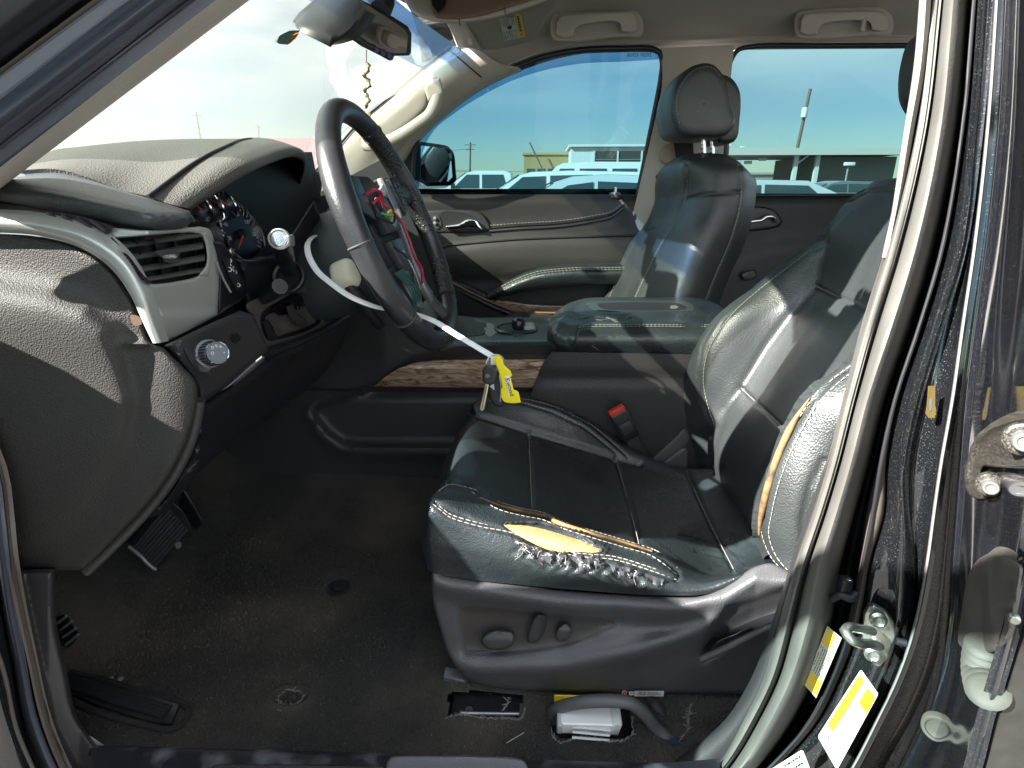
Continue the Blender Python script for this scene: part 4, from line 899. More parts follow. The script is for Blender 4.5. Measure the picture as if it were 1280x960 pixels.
# steering column shroud behind it
col_ = []
for h, s in ((-.26,.72),(-.20,.84),(-.13,.96),(-.085,.92),(-.055,.80)):
    col_.append([WL(.078*s*math.cos(a)*(1.0), -.012+.085*s*math.sin(a), h) for a in np.linspace(0,2*math.pi,25)])
loft('column_shroud', col_, M('teal_black_shroud', (.026,.036,.038), .45, bump=[('V',700,.3)]), sw, nu=48, nv=20)
prism('clock_spring', [WL(a,b,-.052) for a,b in ((-.128,-.030),(-.112,-.008),(-.09,-.01),(-.085,-.045),(-.105,-.055),(-.122,-.048))], tuple(wn*-.035), cream, sw, bev=.010, seg=3)
wplate('tilt_lever', [(-.125,-.050),(-.105,-.035),(-.075,-.085),(-.06,-.125),(-.08,-.125),(-.10,-.09)], -.075, .016, plastb, .005)
tube('wiper_stalk', [WL(.07,.035,-.07), WL(.12,.06,-.062), WL(.165,.075,-.055)], [.011,.010,.013], plastb, sw, ns=10)
# ------------------------------------------------------------ driver seat
def bump_rows(rows): return [PT(r_) for r_ in rows]
C = [[(548,716,.64),(548,714,.64),(552,706,.65),(558,700,.67),(566,690,.74),(578,655,.90),(592,620,1.06),(597,612,1.10),(602,606,1.15),(606,612,1.17)],
     [(535,712,.622),(529,684,.622),(530,650,.63),(536,640,.66),(542,622,.74),(561,572,.90),(578,533,1.06),(585,520,1.11),(594,518,1.15),(600,560,1.17)],
     [(541,716,.615),(535,672,.612),(540,624,.622),(552,611,.66),(563,604,.74),(578,556,.90),(590,519,1.06),(594,502,1.115),(603,503,1.15),(612,540,1.17)],
     [(585,724,.612),(580,678,.606),(586,647,.618),(600,628,.655),(610,620,.74),(618,573,.90),(622,529,1.06),(622,497,1.115),(634,498,1.15),(640,535,1.17)],
     [(650,731,.612),(645,695,.604),(640,665,.618),(648,645,.655),(660,636,.74),(662,588,.90),(661,541,1.06),(656,499,1.115),(668,502,1.15),(675,540,1.17)],
     [(740,739,.612),(740,718,.605),(740,698,.618),(743,672,.655),(738,662,.74),(727,610,.90),(714,556,1.06),(706,512,1.115),(716,518,1.15),(725,560,1.17)],
     [(825,744,.612),(822,733,.606),(820,716,.62),(815,694,.66),(801,684,.74),(786,628,.90),(770,573,1.06),(764,545,1.11),(775,556,1.15),(785,590,1.17)],
     [(885,742,.615),(884,737,.612),(880,730,.62),(890,722,.66),(918,716,.74),(890,655,.90),(862,594,1.06),(842,583,1.10),(840,592,1.15),(845,605,1.17)],
     [(930,725,.62),(934,719,.62),(942,712,.64),(955,704,.68),(962,694,.74),(930,642,.90),(897,590,1.06),(885,586,1.10),(885,592,1.15),(890,610,1.17)],
     [(990,728,.63),(992,720,.63),(1000,715,.65),(1005,710,.68),(1005,700,.74),(975,648,.90),(940,596,1.06),(930,590,1.10),(930,596,1.15),(935,615,1.17)]]
SE_N = 110; SE_U = 110
gC = lofted(bump_rows(C), SE_U, SE_N)
def px_of(g):
    q = g-np.array([0,0,CAMZ]); d = q@FW
    return 640+FPX*(q@RT)/d, 480-FPX*(q@UP)/d
def grooved(g, lines, amt, wid, soft=()):
    """press seams into a padded surface: the seams are known as lines in the photograph, the depth runs along the surface normal"""
    x, y = px_of(g); n = gnormals(g)
    n *= np.sign(np.sum(n*(np.array([0,0,CAMZ])-g), axis=2, keepdims=True))
    d = np.zeros(x.shape)
    for l_, a, w in lines: d += -a*np.exp(-(seg_dist(x, y, l_)/w)**2)
    for (cx_, cy_2, rx, ry, a) in soft: d += a*np.exp(-((x-cx_)/rx)**2-((y-cy_2)/ry)**2)
    return g+n*d[:,:,None]
seamU = [(560,606),(590,611),(622,632),(655,641),(680,646),(700,655),(740,668),(780,680),(815,691),(847,715),(848,724)]
seamL = [(541,630),(549,636),(560,645),(600,658),(640,666),(680,684),(715,694),(770,700),(810,712),(847,725)]
farcr = [(588,516),(620,527),(661,541),(715,557),(770,573),(800,580)]
fars1 = [(612,501),(650,503),(690,515),(730,534),(758,556),(776,572)]; fars2 = [(612,498),(655,499),(700,511),(742,533),(772,559),(786,572)]
cr1 = [(661,541),(663,590),(665,634)]; cr2 = [(770,573),(781,612),(790,645),(799,682)]; cr3 = [(858,588),(875,628),(893,665),(918,714)]
wr = [[(935,705),(905,696),(870,690)],[(930,694),(895,682),(850,672)],[(940,712),(920,706),(890,712)],[(922,680),(890,664)],[(960,690),(930,672),(912,664)],[(560,640),(585,648)],[(640,690),(690,700)]]
tear = [(631,655),(642,653),(662,653),(690,657),(715,665),(737,676),(752,688),(740,690),(722,689),(702,690),(686,687),(668,679),(648,668)]
cush_lines = [(seamU,.006,2.6),(seamL,.005,2.4),(farcr,.009,4),(fars1,.003,1.5),(fars2,.003,1.5),(cr1,.006,2.2),(cr2,.007,2.6),(cr3,.006,2.6)]+[(w_,.0022,2.2) for w_ in wr]
def cush_fn(g):
    g = grooved(g, cush_lines, 0, 0, [(610,580,55,40,.010),(720,600,50,45,.006),(840,650,50,45,.006)])
    x, y = px_of(g); n = gnormals(g); n *= np.sign(np.sum(n*(np.array([0,0,CAMZ])-g), axis=2, keepdims=True))
    t = np.array(closed(tear, 4)); s = sdist(x, y, t)
    dn_ = -.016*sig(-(s+2.)/1.2)                          # the torn gap, sunk to the foam
    k = np.exp(-((s-4)/4.5)**2)*(y > 655)*.0018*(1+np.sin(x*.9+y*.4)+.6*np.sin(x*.37-y*.9))   # ragged turned edge below it
    dn_ = dn_+k*sig((x-650)/6)
    w = np.exp(-(seg_dist(x,y,[(650,690),(700,703),(760,712),(800,722)])/11)**2)*.0030*np.sin(x*.33+np.sin(y*.3)*2)*sig((x-645)/6)
    return g+n*(dn_+w)[:,:,None]
def lofted_mesh(k):
    return cush if k == 'c' else None
BP = [(540,708,1),(562,717),(630,728),(700,737),(780,743),(850,746),(876,745),(905,733),(944,708),(962,704),(990,716,1),(1030,716,1),(1030,872,1),(940,868),(820,866),(700,864),(625,859),(585,849),(563,824),(550,785),(541,750)]
REC = [(573,762),(580,757),(640,761),(700,767),(772,775),(765,782),(740,795),(702,807),(660,813),(620,816),(582,815),(577,795)]
POK = [(880,824),(884,800),(893,776),(910,760),(950,746),(1030,716),(1030,745),(985,764),(940,790)]
def valY(x, y):
    Y = .622-.004*np.sin(np.clip((x-540)/400,0,1)*3.14)
    s = sdist(x, y, REC); Y = Y+.010*sig(-(s)/2.2)
    top = np.interp(x, [540,562,700,850,905,944,1030],[712,720,740,748,735,712,712])
    d = y-top
    Y = Y-.016*np.exp(-((d-14)/13)**2)
    # channel that runs out of the recess to the right, upper roll and lower roll
    ch = seg_dist(x, y, [(770,776),(840,786),(880,775)]); Y = Y+.007*np.exp(-(ch/13)**2)
    low = np.interp(x, [545,600,700,800,880,940,1030],[820,830,826,805,775,745,720])
    Y = Y-.015*np.exp(-((y-low-8)/15)**2)*sig((x-560)/10)
    Y = Y+.007*np.clip((y-low-25)/60,0,1)**1.3
    Y = Y+.014*sig(-(sdist(x,y,POK))/2.5)
    return Y
seat = relief('driver_seat', BP, valY, seatpl, suv, step=3.5, thick=.05, tv=(.5,1,-.75), edge=(5,.007), smooth=60., label='driver seat, torn black leather on a grey plastic base')
cush = loft('seat_cushion', bump_rows(C), leather, seat, nu=230, nv=230, fn=cush_fn, label='leather cushion torn open along its outer edge')
# the foam that shows
csurf = Surf(lofted_mesh('c'))
def onc(l_, lift=.002): return np.array([csurf(a, b, lift) for a, b in l_])
ft = closed(tear, 3)
_c = ft.mean(0); _rg = [_c+(q-_c)*k for q in ft for k in (1.35,1.6)]; _ry = np.array([csurf(a,b)[1] for a,b in _rg]); _ra = np.array([(1,(a-690)/50,(b-670)/20,((a-690)/50)**2,((b-670)/20)**2,(a-690)*(b-670)/1000) for a,b in _rg]); _cf = np.linalg.lstsq(_ra, _ry, rcond=None)[0]
def foamY(x, y):
    s = sdist(x,y,ft); u = (x-690)/50; v = (y-670)/20
    return _cf[0]+_cf[1]*u+_cf[2]*v+_cf[3]*u*u+_cf[4]*v*v+_cf[5]*(x-690)*(y-670)/1000+.0035-.004*np.clip(-s/12,0,1)+.0005*np.sin(x*.5)*np.sin(y*.7)
relief('foam', [tuple(_c+(q-_c)*1.04) for q in ft], foamY, foam, seat, step=2.5, thick=.012, sm=False, label='yellow foam showing through the torn edge')
tube('foam_crack', np.array([P(a,b,csurf(a,b,.006)[1]) for a,b in ((687,680),(692,676),(697,671))])+np.array([0,0,0]), .0007, M('foam_shadow_crack',(.22,.13,.05),.9), seat, n=5)
# torn rim of leather around it
rim_pts = onc([tuple(q) for q in closed(tear, 6)], .001); rs = [(.0016+.0012*random.random()) for _ in rim_pts]
mesh('torn_edge', *tube_geo(rim_pts+rng.normal(0,.0008,rim_pts.shape), rs, 7, True), M('frayed_edge',(.022,.020,.02),.7,bump=[('N',500,.6)]), seat, 60.)
# curled flaps of leather hanging below the tear
torn_m = M('torn_leather', (.028,.030,.035), .40, bump=[('N',350,.6)], var=(60,(.055,.055,.066)))
def ragged(path, w0, seed, n=46, m=7):
    r_ = random.Random(seed); p = cat(np.array(path, float), n); rows = [[] for _ in range(m)]
    w = 0.; ph = r_.uniform(0,6)
    for i in range(n):
        w = .55*w+.45*r_.uniform(-1,1); t = i/(n-1); wid = w0*(.75+.45*w+.35*math.sin(t*9+ph))*min(1,t*8+.25)*min(1,(1-t)*8+.25)
        for k in range(m):
            f = k/(m-1); a = p[i,0]+f*wid*.25+r_.uniform(-.3,.3); b = p[i,1]+f*wid
            rows[k].append(csurf(a, b, .0012+.0045*f*(.5+.5*math.sin(t*31+ph+f*1.5))+.0018*math.sin(t*67+f*4)**2*f))
    return rows
for k_, (pt_, wd_) in enumerate((([(640,670),(655,678),(672,687),(690,692),(706,694)],15),([(690,693),(706,695),(722,695),(740,695),(752,697)],19),([(736,697),(752,701),(770,706),(788,710)],13),([(776,709),(792,713),(810,718),(830,724)],10))):
    g_ = np.array(ragged(pt_, wd_, k_+11)); v_, f_ = gridmesh(g_)
    v2 = v_+np.array([0,.0011,-.0003]); nn_ = len(v_); f_ = f_+[tuple(q+nn_ for q in t_[::-1]) for t_ in f_]
    nu_ = g_.shape[1]; nv_ = g_.shape[0]; b_ = list(range(nu_))+[q*nu_+nu_-1 for q in range(1,nv_)]+[(nv_-1)*nu_+q for q in range(nu_-2,-1,-1)]+[q*nu_ for q in range(nv_-2,0,-1)]
    f_ += [(b_[q], b_[q]+nn_, b_[(q+1)%len(b_)]+nn_, b_[(q+1)%len(b_)]) for q in range(len(b_))]
    mesh('leather_flap', np.vstack([v_, v2]), f_, torn_m, seat, 50.)
geos = []
for q in range(26):
    a = random.uniform(645,800); b = np.interp(a,[640,690,752,830],[672,694,702,724])+random.uniform(-2,8); p_ = csurf(a,b,.003)
    geos.append(tube_geo(cat(np.array([p_, p_+rng.normal(0,.003,3)+np.array([0,-.002,0]), p_+rng.normal(0,.005,3)+np.array([0,-.003,-.003])]),5), .0003, 4))
multi('loose_threads', geos, thread, seat, kind='stuff')
# worn piping and stitching
pw = [(600,622),(622,631),(655,640),(680,645),(702,655),(740,667),(780,678),(815,689)]
mesh('worn_piping', *tube_geo(cat(onc(pw, .002), 60), np.interp(np.linspace(0,1,60),[0,.2,.6,1],[.001,.0032,.0034,.0014]), 8), worn, seat, 60.)
for l_ in (fars1, fars2, cr1, cr2, cr3, seamL, [(a, b-4) for a,b in seamL[1:]], [(a, b-5) for a,b in seamU[2:-1]], [(a,b+4) for a,b in seamU[1:-1]], [(548,614),(556,608),(575,607),(598,613)]):
    stitch('stitching', onc(l_, .0012), thread, seat, r=.00075, lift=(0,-.0006,.0004))
# seat switches
relief('switch_panel', [(q[0]*.985+673*.015, q[1]*.97+787*.03) for q in REC], lambda x,y: valY(x,y)-.0015, M('switch_panel_brown',(.052,.045,.042),.45,bump=[('V',700,.3)]), seat, step=5, thick=.004, edge=(3,.002))
relief('seat_switch', [(601,802),(606,793),(616,788),(640,789,1),(644,794),(640,808,1),(634,811),(608,811)], lambda x,y: valY(x,y)-.022+.006*sig((796-y)/2), plast, seat, step=3, thick=.026, edge=(4,.006))
relief('seat_switch', [(659,797),(666,775),(672,769),(682,770),(684,776),(676,799),(669,804),(660,803)], lambda x,y: valY(x,y)-.022+.007*sig((x-677)/1.5), plast, seat, step=3, thick=.026, edge=(4,.006))
relief('seat_switch', [(694,796),(699,783),(705,779),(713,782),(715,788),(710,799),(703,802),(696,801)], lambda x,y: valY(x,y)-.020+.006*sig((784-y)/1.5), plast, seat, step=3, thick=.024, edge=(3,.005))
# recliner pocket and its lever
relief('recliner_pocket', [(880,822,1),(884,806),(900,795),(940,776),(980,762,1),(1030,742,1),(1030,752,1),(985,770),(930,797)], lambda x,y: .624+0*x, plastm, seat, step=4, thick=.01)
relief('recliner_lever', [(885,818),(893,804),(918,792),(938,783),(944,786),(946,790),(926,795),(905,804),(903,812,1),(900,812,1),(899,806),(889,818)], lambda x,y: .606+0*x, plastb, seat, step=3, thick=.02, edge=(2.5,.004))
tube('pocket_rail', PT([(876,824,.607),(905,811,.604),(940,794,.602),(985,774,.602),(1030,754,.604)]), .005, seatpl, seat, ns=24)
# rails and things under the seat
relief('seat_rail', [(560,858,1),(760,866,1),(950,868,1),(950,884,1),(760,882,1),(560,876,1)], .665, plastm, seat, step=10, thick=.05)
prism('rail_end', PT([(554,846,.635),(578,850,.635),(592,858,.635),(592,864,.635),(556,862,.635)]), (0,.02,0), M('bare_steel',(.30,.31,.34),.35,metal=.8), seat, bev=.002)
lathe('rail_bolt', P(563,857,.633), (0,-1,0), [(.004,0),(.004,.001),(.001,.001)], plastm, seat, n=12)
qd = PT([(793,863,.618),(830,863,.618),(829.5,870,.622),(792.5,870,.622)])
sticker('rail_label', qd, [(rect(0,0,1,1), lw)]+textlines(.12,.2,.38,.85,3,print_k,'u',.5,31)+textlines(.45,.2,.9,.85,3,print_k,'u',.4,32), seat)
qd = PT([(786,864,.619),(792,864,.619),(792,868.5,.62),(786,868.5,.62)])
sticker('rail_label', qd, [(rect(0,0,1,1), lw)]+textlines(.1,.3,.9,.8,1,print_k,'u',.5,33), seat)
qd = PT([(777.5,862.5,.619),(783.5,862.5,.619),(783.5,869.5,.62),(777.5,869.5,.62)])
sticker('warning_disc', qd, [([(.5+.5*math.cos(a),.5+.5*math.sin(a)) for a in np.linspace(0,6.28,17)[:-1]], lw),([(.5+.42*math.cos(a),.5+.42*math.sin(a)) for a in np.linspace(0,6.28,17)[:-1]], red),([(.5,.2),(.68,.7),(.32,.7)], lw)], seat)
# ------------------------------------------------------------ driver backrest
B = [[(1130,240,1.10),(1096,232,1.09),(1088,230,1.07),(1094,227,1.02),(1137,222,.90),(1195,235,.78),(1218,250,.74),(1228,265,.72),(1240,272,.76)],
     [(1080,252,1.12),(1063,250,1.11),(1062,251,1.09),(1076,246,1.03),(1118,243,.90),(1170,262,.78),(1192,278,.74),(1204,290,.71),(1222,292,.75)],
     [(1050,290,1.15),(1031,288,1.145),(1032,292,1.12),(1042,288,1.05),(1090,298,.90),(1135,318,.76),(1152,330,.72),(1168,340,.68),(1186,340,.71)],
     [(985,335,1.175),(957,346,1.17),(964,352,1.12),(1018,357,1.06),(1058,376,.90),(1095,395,.74),(1106,400,.68),(1128,410,.64),(1145,410,.67)],
     [(918,400,1.175),(892,408,1.17),(908,402,1.10),(976,412,1.06),(1015,430,.90),(1056,452,.74),(1070,450,.68),(1096,470,.64),(1110,470,.67)],
     [(885,475,1.175),(853,478,1.17),(879,463,1.10),(928,483,1.06),(963,508,.90),(1003,506,.74),(1012,500,.67),(1062,520,.635),(1084,520,.665)],
     [(875,530,1.175),(846,532,1.17),(884,520,1.10),(908,512,1.06),(948,538,.90),(980,543,.74),(991,537,.67),(1042,570,.635),(1062,570,.665)],
     [(885,585,1.165),(864,580,1.16),(889,572,1.10),(888,552,1.06),(925,590,.90),(958,600,.74),(967,592,.67),(1022,630,.635),(1042,630,.665)],
     [(895,606,1.15),(884,602,1.15),(891,598,1.10),(892,592,1.06),(930,645,.90),(944,658,.74),(953,652,.67),(1002,690,.635),(1018,690,.665)],
     [(910,640,1.15),(905,635,1.15),(905,630,1.1),(912,622,1.06),(950,690,.90),(954,702,.74),(962,697,.67),(986,720,.635),(1002,718,.665)]]
bfar = [(1029,301),(990,330),(950,361),(908,401),(886,436),(879,470),(884,505),(893,532)]
bin_ = [(1030,292),(1026,325),(1018,357),(990,390),(958,433),(928,483),(907,512),(892,548),(884,590)]
bc1 = [(1018,357),(1050,372),(1085,388),(1120,402)]; bc2 = [(926,485),(955,512),(985,541)]; bc0 = [(1062,250),(1085,238),(1118,236),(1150,242)]
bnear = [(1078,447),(1040,474),(1010,505),(988,543),(968,590),(955,640),(952,668),(962,694),(978,713)]
bnear_in = [(a-9, b-4) for a,b in bnear]; bnear2 = [(a+9, b+3) for a,b in bnear]
back_lines = [(bfar,.004,2.2),([(a-5,b-3) for a,b in bfar],.003,1.8),(bin_,.006,6),(bc1,.006,2.2),(bc2,.006,2.2),(bc0,.005,2.5),(bnear,.004,2.),(bnear_in,.005,2.4),([(1030,575),(1012,610),(1003,650),(1006,690)],.006,3)]
def back_fn(g): return grooved(g, back_lines, 0, 0, [(905,430,40,60,.010),(1000,620,26,70,.008),(945,590,30,40,.006)])
back = loft('backrest', bump_rows(B), leather2, seat, nu=170, nv=230, fn=back_fn)
bsurf = Surf(back)
def onb(l_, lift=.002): return np.array([bsurf(a, b, lift) for a, b in l_])
for l_ in (bfar, bc1, bc2, bnear, bnear2, bc0): stitch('stitching', onb(l_, .0014), thread, seat, r=.0007, lift=(0,-.0006,.0003))
stitch('stitching', onb([(1030,296),(1026,325),(1019,354)],.0014), thread_dark, seat)
pw = [(1012,498),(992,528),(974,566),(961,605),(952,642),(949,668)]
mesh('worn_piping', *tube_geo(cat(onb(pw, .002), 40), np.interp(np.linspace(0,1,40),[0,.2,.7,1],[.001,.0046,.0050,.0018]), 8), worn, seat, 60.)
rows = [PT([(1062,520,.637),(1075,520,.66),(1110,525,.85),(1100,500,1.1)]), PT([(1024,630,.637),(1040,630,.66),(1075,640,.85),(1060,600,1.1)]), PT([(1004,690,.637),(1020,690,.66),(1055,700,.85),(1040,660,1.1)])]
loft('back_shell', rows, seatpl, seat, nu=16, nv=16, thick=.006)
# headrest of the driver seat: side profile pushed across
def headrest(prof, Y0, Y1, name, par, mat, Yr=None):
    p3 = np.array([P(a, b, Yr or Y0) for a, b in closed(prof, 5)]); c = p3.mean(0); rows = []
    w = Y1-Y0
    for f, s in ((-.004,.02),(0,.70),(.012,.90),(.04,.975),(.10,1.01),(.3,1.03),(.5,1.035),(.7,1.03),(.90,1.01),(.96,.975),(.988,.90),(1.0,.70),(1.004,.02)):
        q = c+(p3-c)*s; q = q.copy(); q[:,1] = Y0+w*f; rows.append(q)
    g = np.array(rows); v, f_ = gridmesh(g, cv=True)
    return mesh(name, v, f_, mat, par, True)
dh = headrest([(1117,112),(1120,82),(1131,52),(1160,38),(1215,42),(1240,90),(1240,135),(1215,152),(1160,158),(1128,146),(1119,130)], .79, 1.02, 'headrest', seat, leather2, 1.02)
# ------------------------------------------------------------ passenger seat
R = [[(935,215,1.62),(922,201,1.53),(908,194,1.56),(890,191.5,1.62),(868,192,1.72),(850,196,1.82),(836,203,1.90),(830,210,1.95)],
     [(945,225,1.60),(926,211,1.50),(905,211,1.49),(858,206,1.60),(848,207,1.70),(838,208,1.80),(825,213,1.90),(820,222,1.95)],
     [(945,245,1.60),(926.5,240,1.50),(900,241,1.475),(858,243,1.60),(846,246,1.70),(834,249,1.80),(821,250,1.90),(816,256,1.96)],
     [(942,265,1.60),(924,263,1.50),(896,261,1.465),(852,262,1.60),(841,264,1.70),(829,268,1.80),(815,269,1.90),(806,278,1.98)],
     [(932,302,1.60),(912.5,301,1.50),(880,300,1.45),(829,300,1.60),(818,299,1.72),(808,300,1.82),(797,301,1.92),(788,303,1.99)],
     [(912,345,1.60),(893.5,345,1.50),(862,346,1.45),(806,345,1.60),(797,345,1.72),(788,345,1.82),(778,345,1.92),(768,345,2.0)],
     [(893,400,1.60),(873,400,1.50),(843,400,1.45),(784,398,1.60),(774,397,1.72),(764,396,1.82),(754,396,1.92),(742,396,2.0)],
     [(880,450,1.60),(855,455,1.50),(825,455,1.45),(765,450,1.60),(755,448,1.72),(745,446,1.82),(735,444,1.92),(722,444,2.0)]]
pl1 = [(858,205),(859,230),(857,247),(843,278),(828,302),(806,345),(788,385)]; pl2 = [(857,249),(880,243),(904,241),(926,240)]; pl3 = [(925,206),(926.5,240),(923,265),(912,302),(893,346),(878,385)]
pl4 = [(820,212),(817,258),(800,290),(775,340),(756,385)]; pl5 = [(820,290),(808,318),(792,350)]
pback_lines = [(pl1,.006,2.2),(pl2,.005,2.0),(pl3,.004,1.6),(pl4,.004,2.),([(817,286),(808,289),(800,290)],.003,1.6)]
pseat = loft('passenger_seat', bump_rows(R), leather2, suv, nu=140, nv=170, fn=lambda g: grooved(g, pback_lines, 0, 0, [(870,300,25,50,.008)]), label='black leather passenger seat')
psurf = Surf(pseat); onp = psurf.path
for l_ in (pl1, pl3, pl4): stitch('stitching', onp(l_, .0025), thread, pseat, r=.0010, seg=.007, gap=.003)
stitch('stitching', onp(pl2, .0025), thread_dark, pseat)
ph = headrest([(850,166),(843,150),(842,124),(849,102),(866,82),(892,78),(907,94),(917,135),(921,155),(912,167),(880,171)], 1.625, 1.875, 'headrest', pseat, leather2)
hp_ = np.array([P(a,b,1.614) for a,b in closed([(852,160),(847,145),(846,124),(853,104),(868,88),(890,85),(903,99),(912,135),(914,155),(907,165),(880,169)],5)])
stitch('stitching', hp_[2:30], thread, pseat, r=.0008, seg=.006, gap=.003)
for (x, Y) in ((880,1.70),(891,1.80)):
    tube('headrest_post', PT([(x-1,168,Y),(x,200,Y)]), .0065, chrome, pseat, n=14)
    multi('post_notch', [tube_geo(PT([(x-4,176+k*5,Y-.006),(x-1,176+k*5,Y-.0065)]), .0013, 5) for k in range(4)], plastm, pseat)
rows = [[(x, Y, z+.02*math.exp(-((Y-1.74)/.26)**8)) for Y in np.linspace(1.48,2.0,7)] for x, z in ((-.16,.72),(-.17,.80),(-.12,.85),(.0,.85),(.2,.82),(.36,.80),(.42,.78))]
loft('seat_cushion', rows, leather2, pseat, nu=20, nv=20, thick=.06)
# second row: bench and headrests
bench = box('rear_seat', (1.42,1.32,1.02), (.10,.70,.36), leather2, suv, ax=(np.array([.95,0,-.25]),Y_,np.array([.25,0,.95])), bev=.05, seg=4, label='second row seat')
box('rear_cushion', (1.15,1.32,.72), (.28,.70,.09), leather2, bench, bev=.05, seg=4)
headrest([(893,105),(903,92),(915,96),(925,110),(926,150),(920,176),(900,178)], 1.74, 1.93, 'headrest', bench, leather2)
# ------------------------------------------------------------ centre console
cons_rec = [(391,516),(402,505),(425,496),(450,488),(474,485),(730,485),(730,556),(452,556),(428,553),(410,540)]
cons_out = [(380,520),(384,512),(400,501),(430,492),(470,484),(735,482),(735,573),(445,572),(420,566),(398,546)]
def consY(x, y):
    s = sdist(x, y, cons_rec); Y = 1.155+.020*sig(-s/2)
    so_ = sdist(x, y, cons_out); Y = Y-.010*sig(-so_/2.5)*sig(s/2)
    up_ = np.interp(x, [380,440,470,490,510,540,600,700],[520,500,480,464,452,442,437,436]); d = y-up_
    Y = Y+.020*sig(d/4)*sig((470-y)*.0+8)*np.clip((500-y)/10,0,1)*sig((x-430)/8)-.008*np.exp(-((d+4)/5)**2)*sig((x-470)/10)
    Y = Y+.0*np.exp(-(seg_dist(x,y,[(330,487),(380,486.5),(420,488),(452,489)])/1.4)**2)
    Y = Y+.0005*np.clip(480-x,0,200)*sig((470-y)/20)*.6
    return Y
cons = relief('centre_console', [(180,640,1),(240,600),(300,548),(380,486),(420,444),(432,395),(430,330,1),(470,330,1),(482,382),(500,400),(530,420),(560,431),(690,431,1),(700,440,1),(700,640,1)], consY, plastw, suv, step=5, thick=.03, smooth=60., label='charcoal centre console')
tube('console_seam', PT([(300,487.5,1.157),(330,487,1.157),(380,486.5,1.153),(420,488,1.150),(452,489,1.148)]), .0022, plastm, cons, ns=30)
relief('wood_trim', [(470,481),(480,472),(497,461),(515,454),(540,450.5),(684,449,1),(674,485,1),(560,484.5),(466,483,1)], lambda x,y: 1.152+.000045*(y-466)**2-.006*np.exp(-((y-460)/4)**2), wood, cons, step=4, thick=.02, edge=(2,.003), label='burl wood strip')
rows = [PT([(470,415,1.168),(500,424,1.165),(545,432,1.16),(620,433,1.158),(700,432,1.158)]), PT([(470,408,1.19),(500,417,1.185),(545,427,1.175),(620,428,1.172),(700,427,1.172)]), PT([(480,400,1.30),(510,404,1.30),(550,410,1.30),(620,411,1.30),(700,411,1.30)]), PT([(500,392,1.44),(530,394,1.44),(560,396,1.44),(620,397,1.44),(700,397,1.44)]), PT([(505,394,1.48),(535,398,1.48),(565,400,1.48),(620,402,1.48),(700,402,1.48)])]
gtop = M('satin_black_console_top', (.022,.030,.030), .28, spec=.6, rvar=.06)
loft('console_top', rows, gtop, cons, nu=40, nv=30, thick=.006)
# tray and cup holder
def flat(name, pts, Y0, Y1, mat, th, n=5, **k):
    """outline lying on the console top: pixel y decides depth"""
    o_ = closed(pts, n); z = 0
    q = []
    for a, b in o_:
        Y = np.interp(b, [396,411,428,433],[1.44,1.30,1.172,1.158]); q.append(P(a, b, Y)+np.array([0,0,th]))
    return prism(name, q, (0,0,-th-.004), mat, cons, **k)
flat('console_tray', [(540,399),(600,399),(607,404),(606,418),(598,420),(548,416)], 0, 0, plastm, .0025)
cc = P(645,414,1.29); 
lathe('cup_holder', cc+np.array([0,0,-.002]), (0,0,1), [(.052,.0),(.052,.010),(.046,.0125),(.043,.010),(.041,.004),(.041,.0035),(.001,.003)], gtop, cons, n=40)
lathe('cup_holder_floor', cc+np.array([0,0,.004]), (0,0,1), [(.041,.0),(.041,.0045),(.001,.0045)], plastm, cons, n=40)
box('cup_holder_finger', cc+np.array([.032,.0,.010]), (.014,.022,.008), M('pale_green_grey',(.30,.33,.27),.5), cons, bev=.006, seg=3)
lathe('cup_holder_nub', cc+np.array([.006,-.004,.004]), (0,0,1), [(.013,0),(.016,.010),(.015,.022),(.010,.028),(.001,.030)], M('nub_black',(.012,.013,.022),.25), cons, n=24)
relief('finger_tab', [(607,404),(612,401),(620,409),(632,411),(634,414),(622,415),(612,421),(606,417)], lambda x,y: np.interp(y,[396,411,428],[1.44,1.30,1.172])-.01, M('sage_grey',(.20,.24,.20),.5), cons, step=3, thick=.02, edge=(2,.004))
# armrest bin and lid
A = [[(688,438,1.185),(684,424,1.180),(685,408,1.20),(691,396,1.28),(699,386,1.40),(704,385,1.47)],
     [(698,440,1.160),(693,420,1.155),(696,405,1.18),(704,389,1.28),(711,379,1.40),(714,379,1.475)],
     [(716,441,1.150),(713,423,1.142),(720,409.5,1.165),(722,392,1.28),(727,374,1.42),(729,373.5,1.48)],
     [(790,442,1.148),(790,424,1.140),(791,408.5,1.163),(796,392,1.28),(800,372,1.42),(802,371.5,1.48)],
     [(868,442,1.150),(872,425,1.143),(880,409,1.166),(880,393,1.28),(878,374,1.42),(876,373.5,1.48)],
     [(900,443,1.165),(906,428,1.160),(912,412,1.185),(906,396,1.29),(896,380,1.42),(892,379,1.47)],
     [(904,446,1.20),(912,432,1.20),(918,416,1.22),(912,400,1.31),(902,384,1.42),(897,383,1.46)]]
al = [(723,410),(733,408.5),(760,408),(830,408),(893,408.5)]; al2 = [(a, b-2.2) for a, b in al]
crk = [[(726,398),(745,395),(760,398),(771,402),(790,397)],[(735,399),(752,400),(768,398)],[(758,396),(770,400),(782,396)],[(694,424),(706,414),(712,432)],[(690,405),(700,396),(702,388)],[(722,412),(718,424),(715,436)]]
lid = loft('armrest_lid', bump_rows(A), leather, cons, nu=110, nv=150, fn=lambda g: grooved(g, [(al,.003,1.4),(al2,.002,1.2)]+[(c_,.0030,1.5) for c_ in crk]+[([(880,409),(884,395),(893,381)],.002,1.4)], 0, 0), label='cracked leather armrest lid')
asurf = Surf(lid); ona = asurf.path
def onaY(x, y): return asurf.Y(x, y)
for l_ in (al, al2): stitch('stitching', ona(l_, .0012), thread, cons, r=.0007, seg=.005)
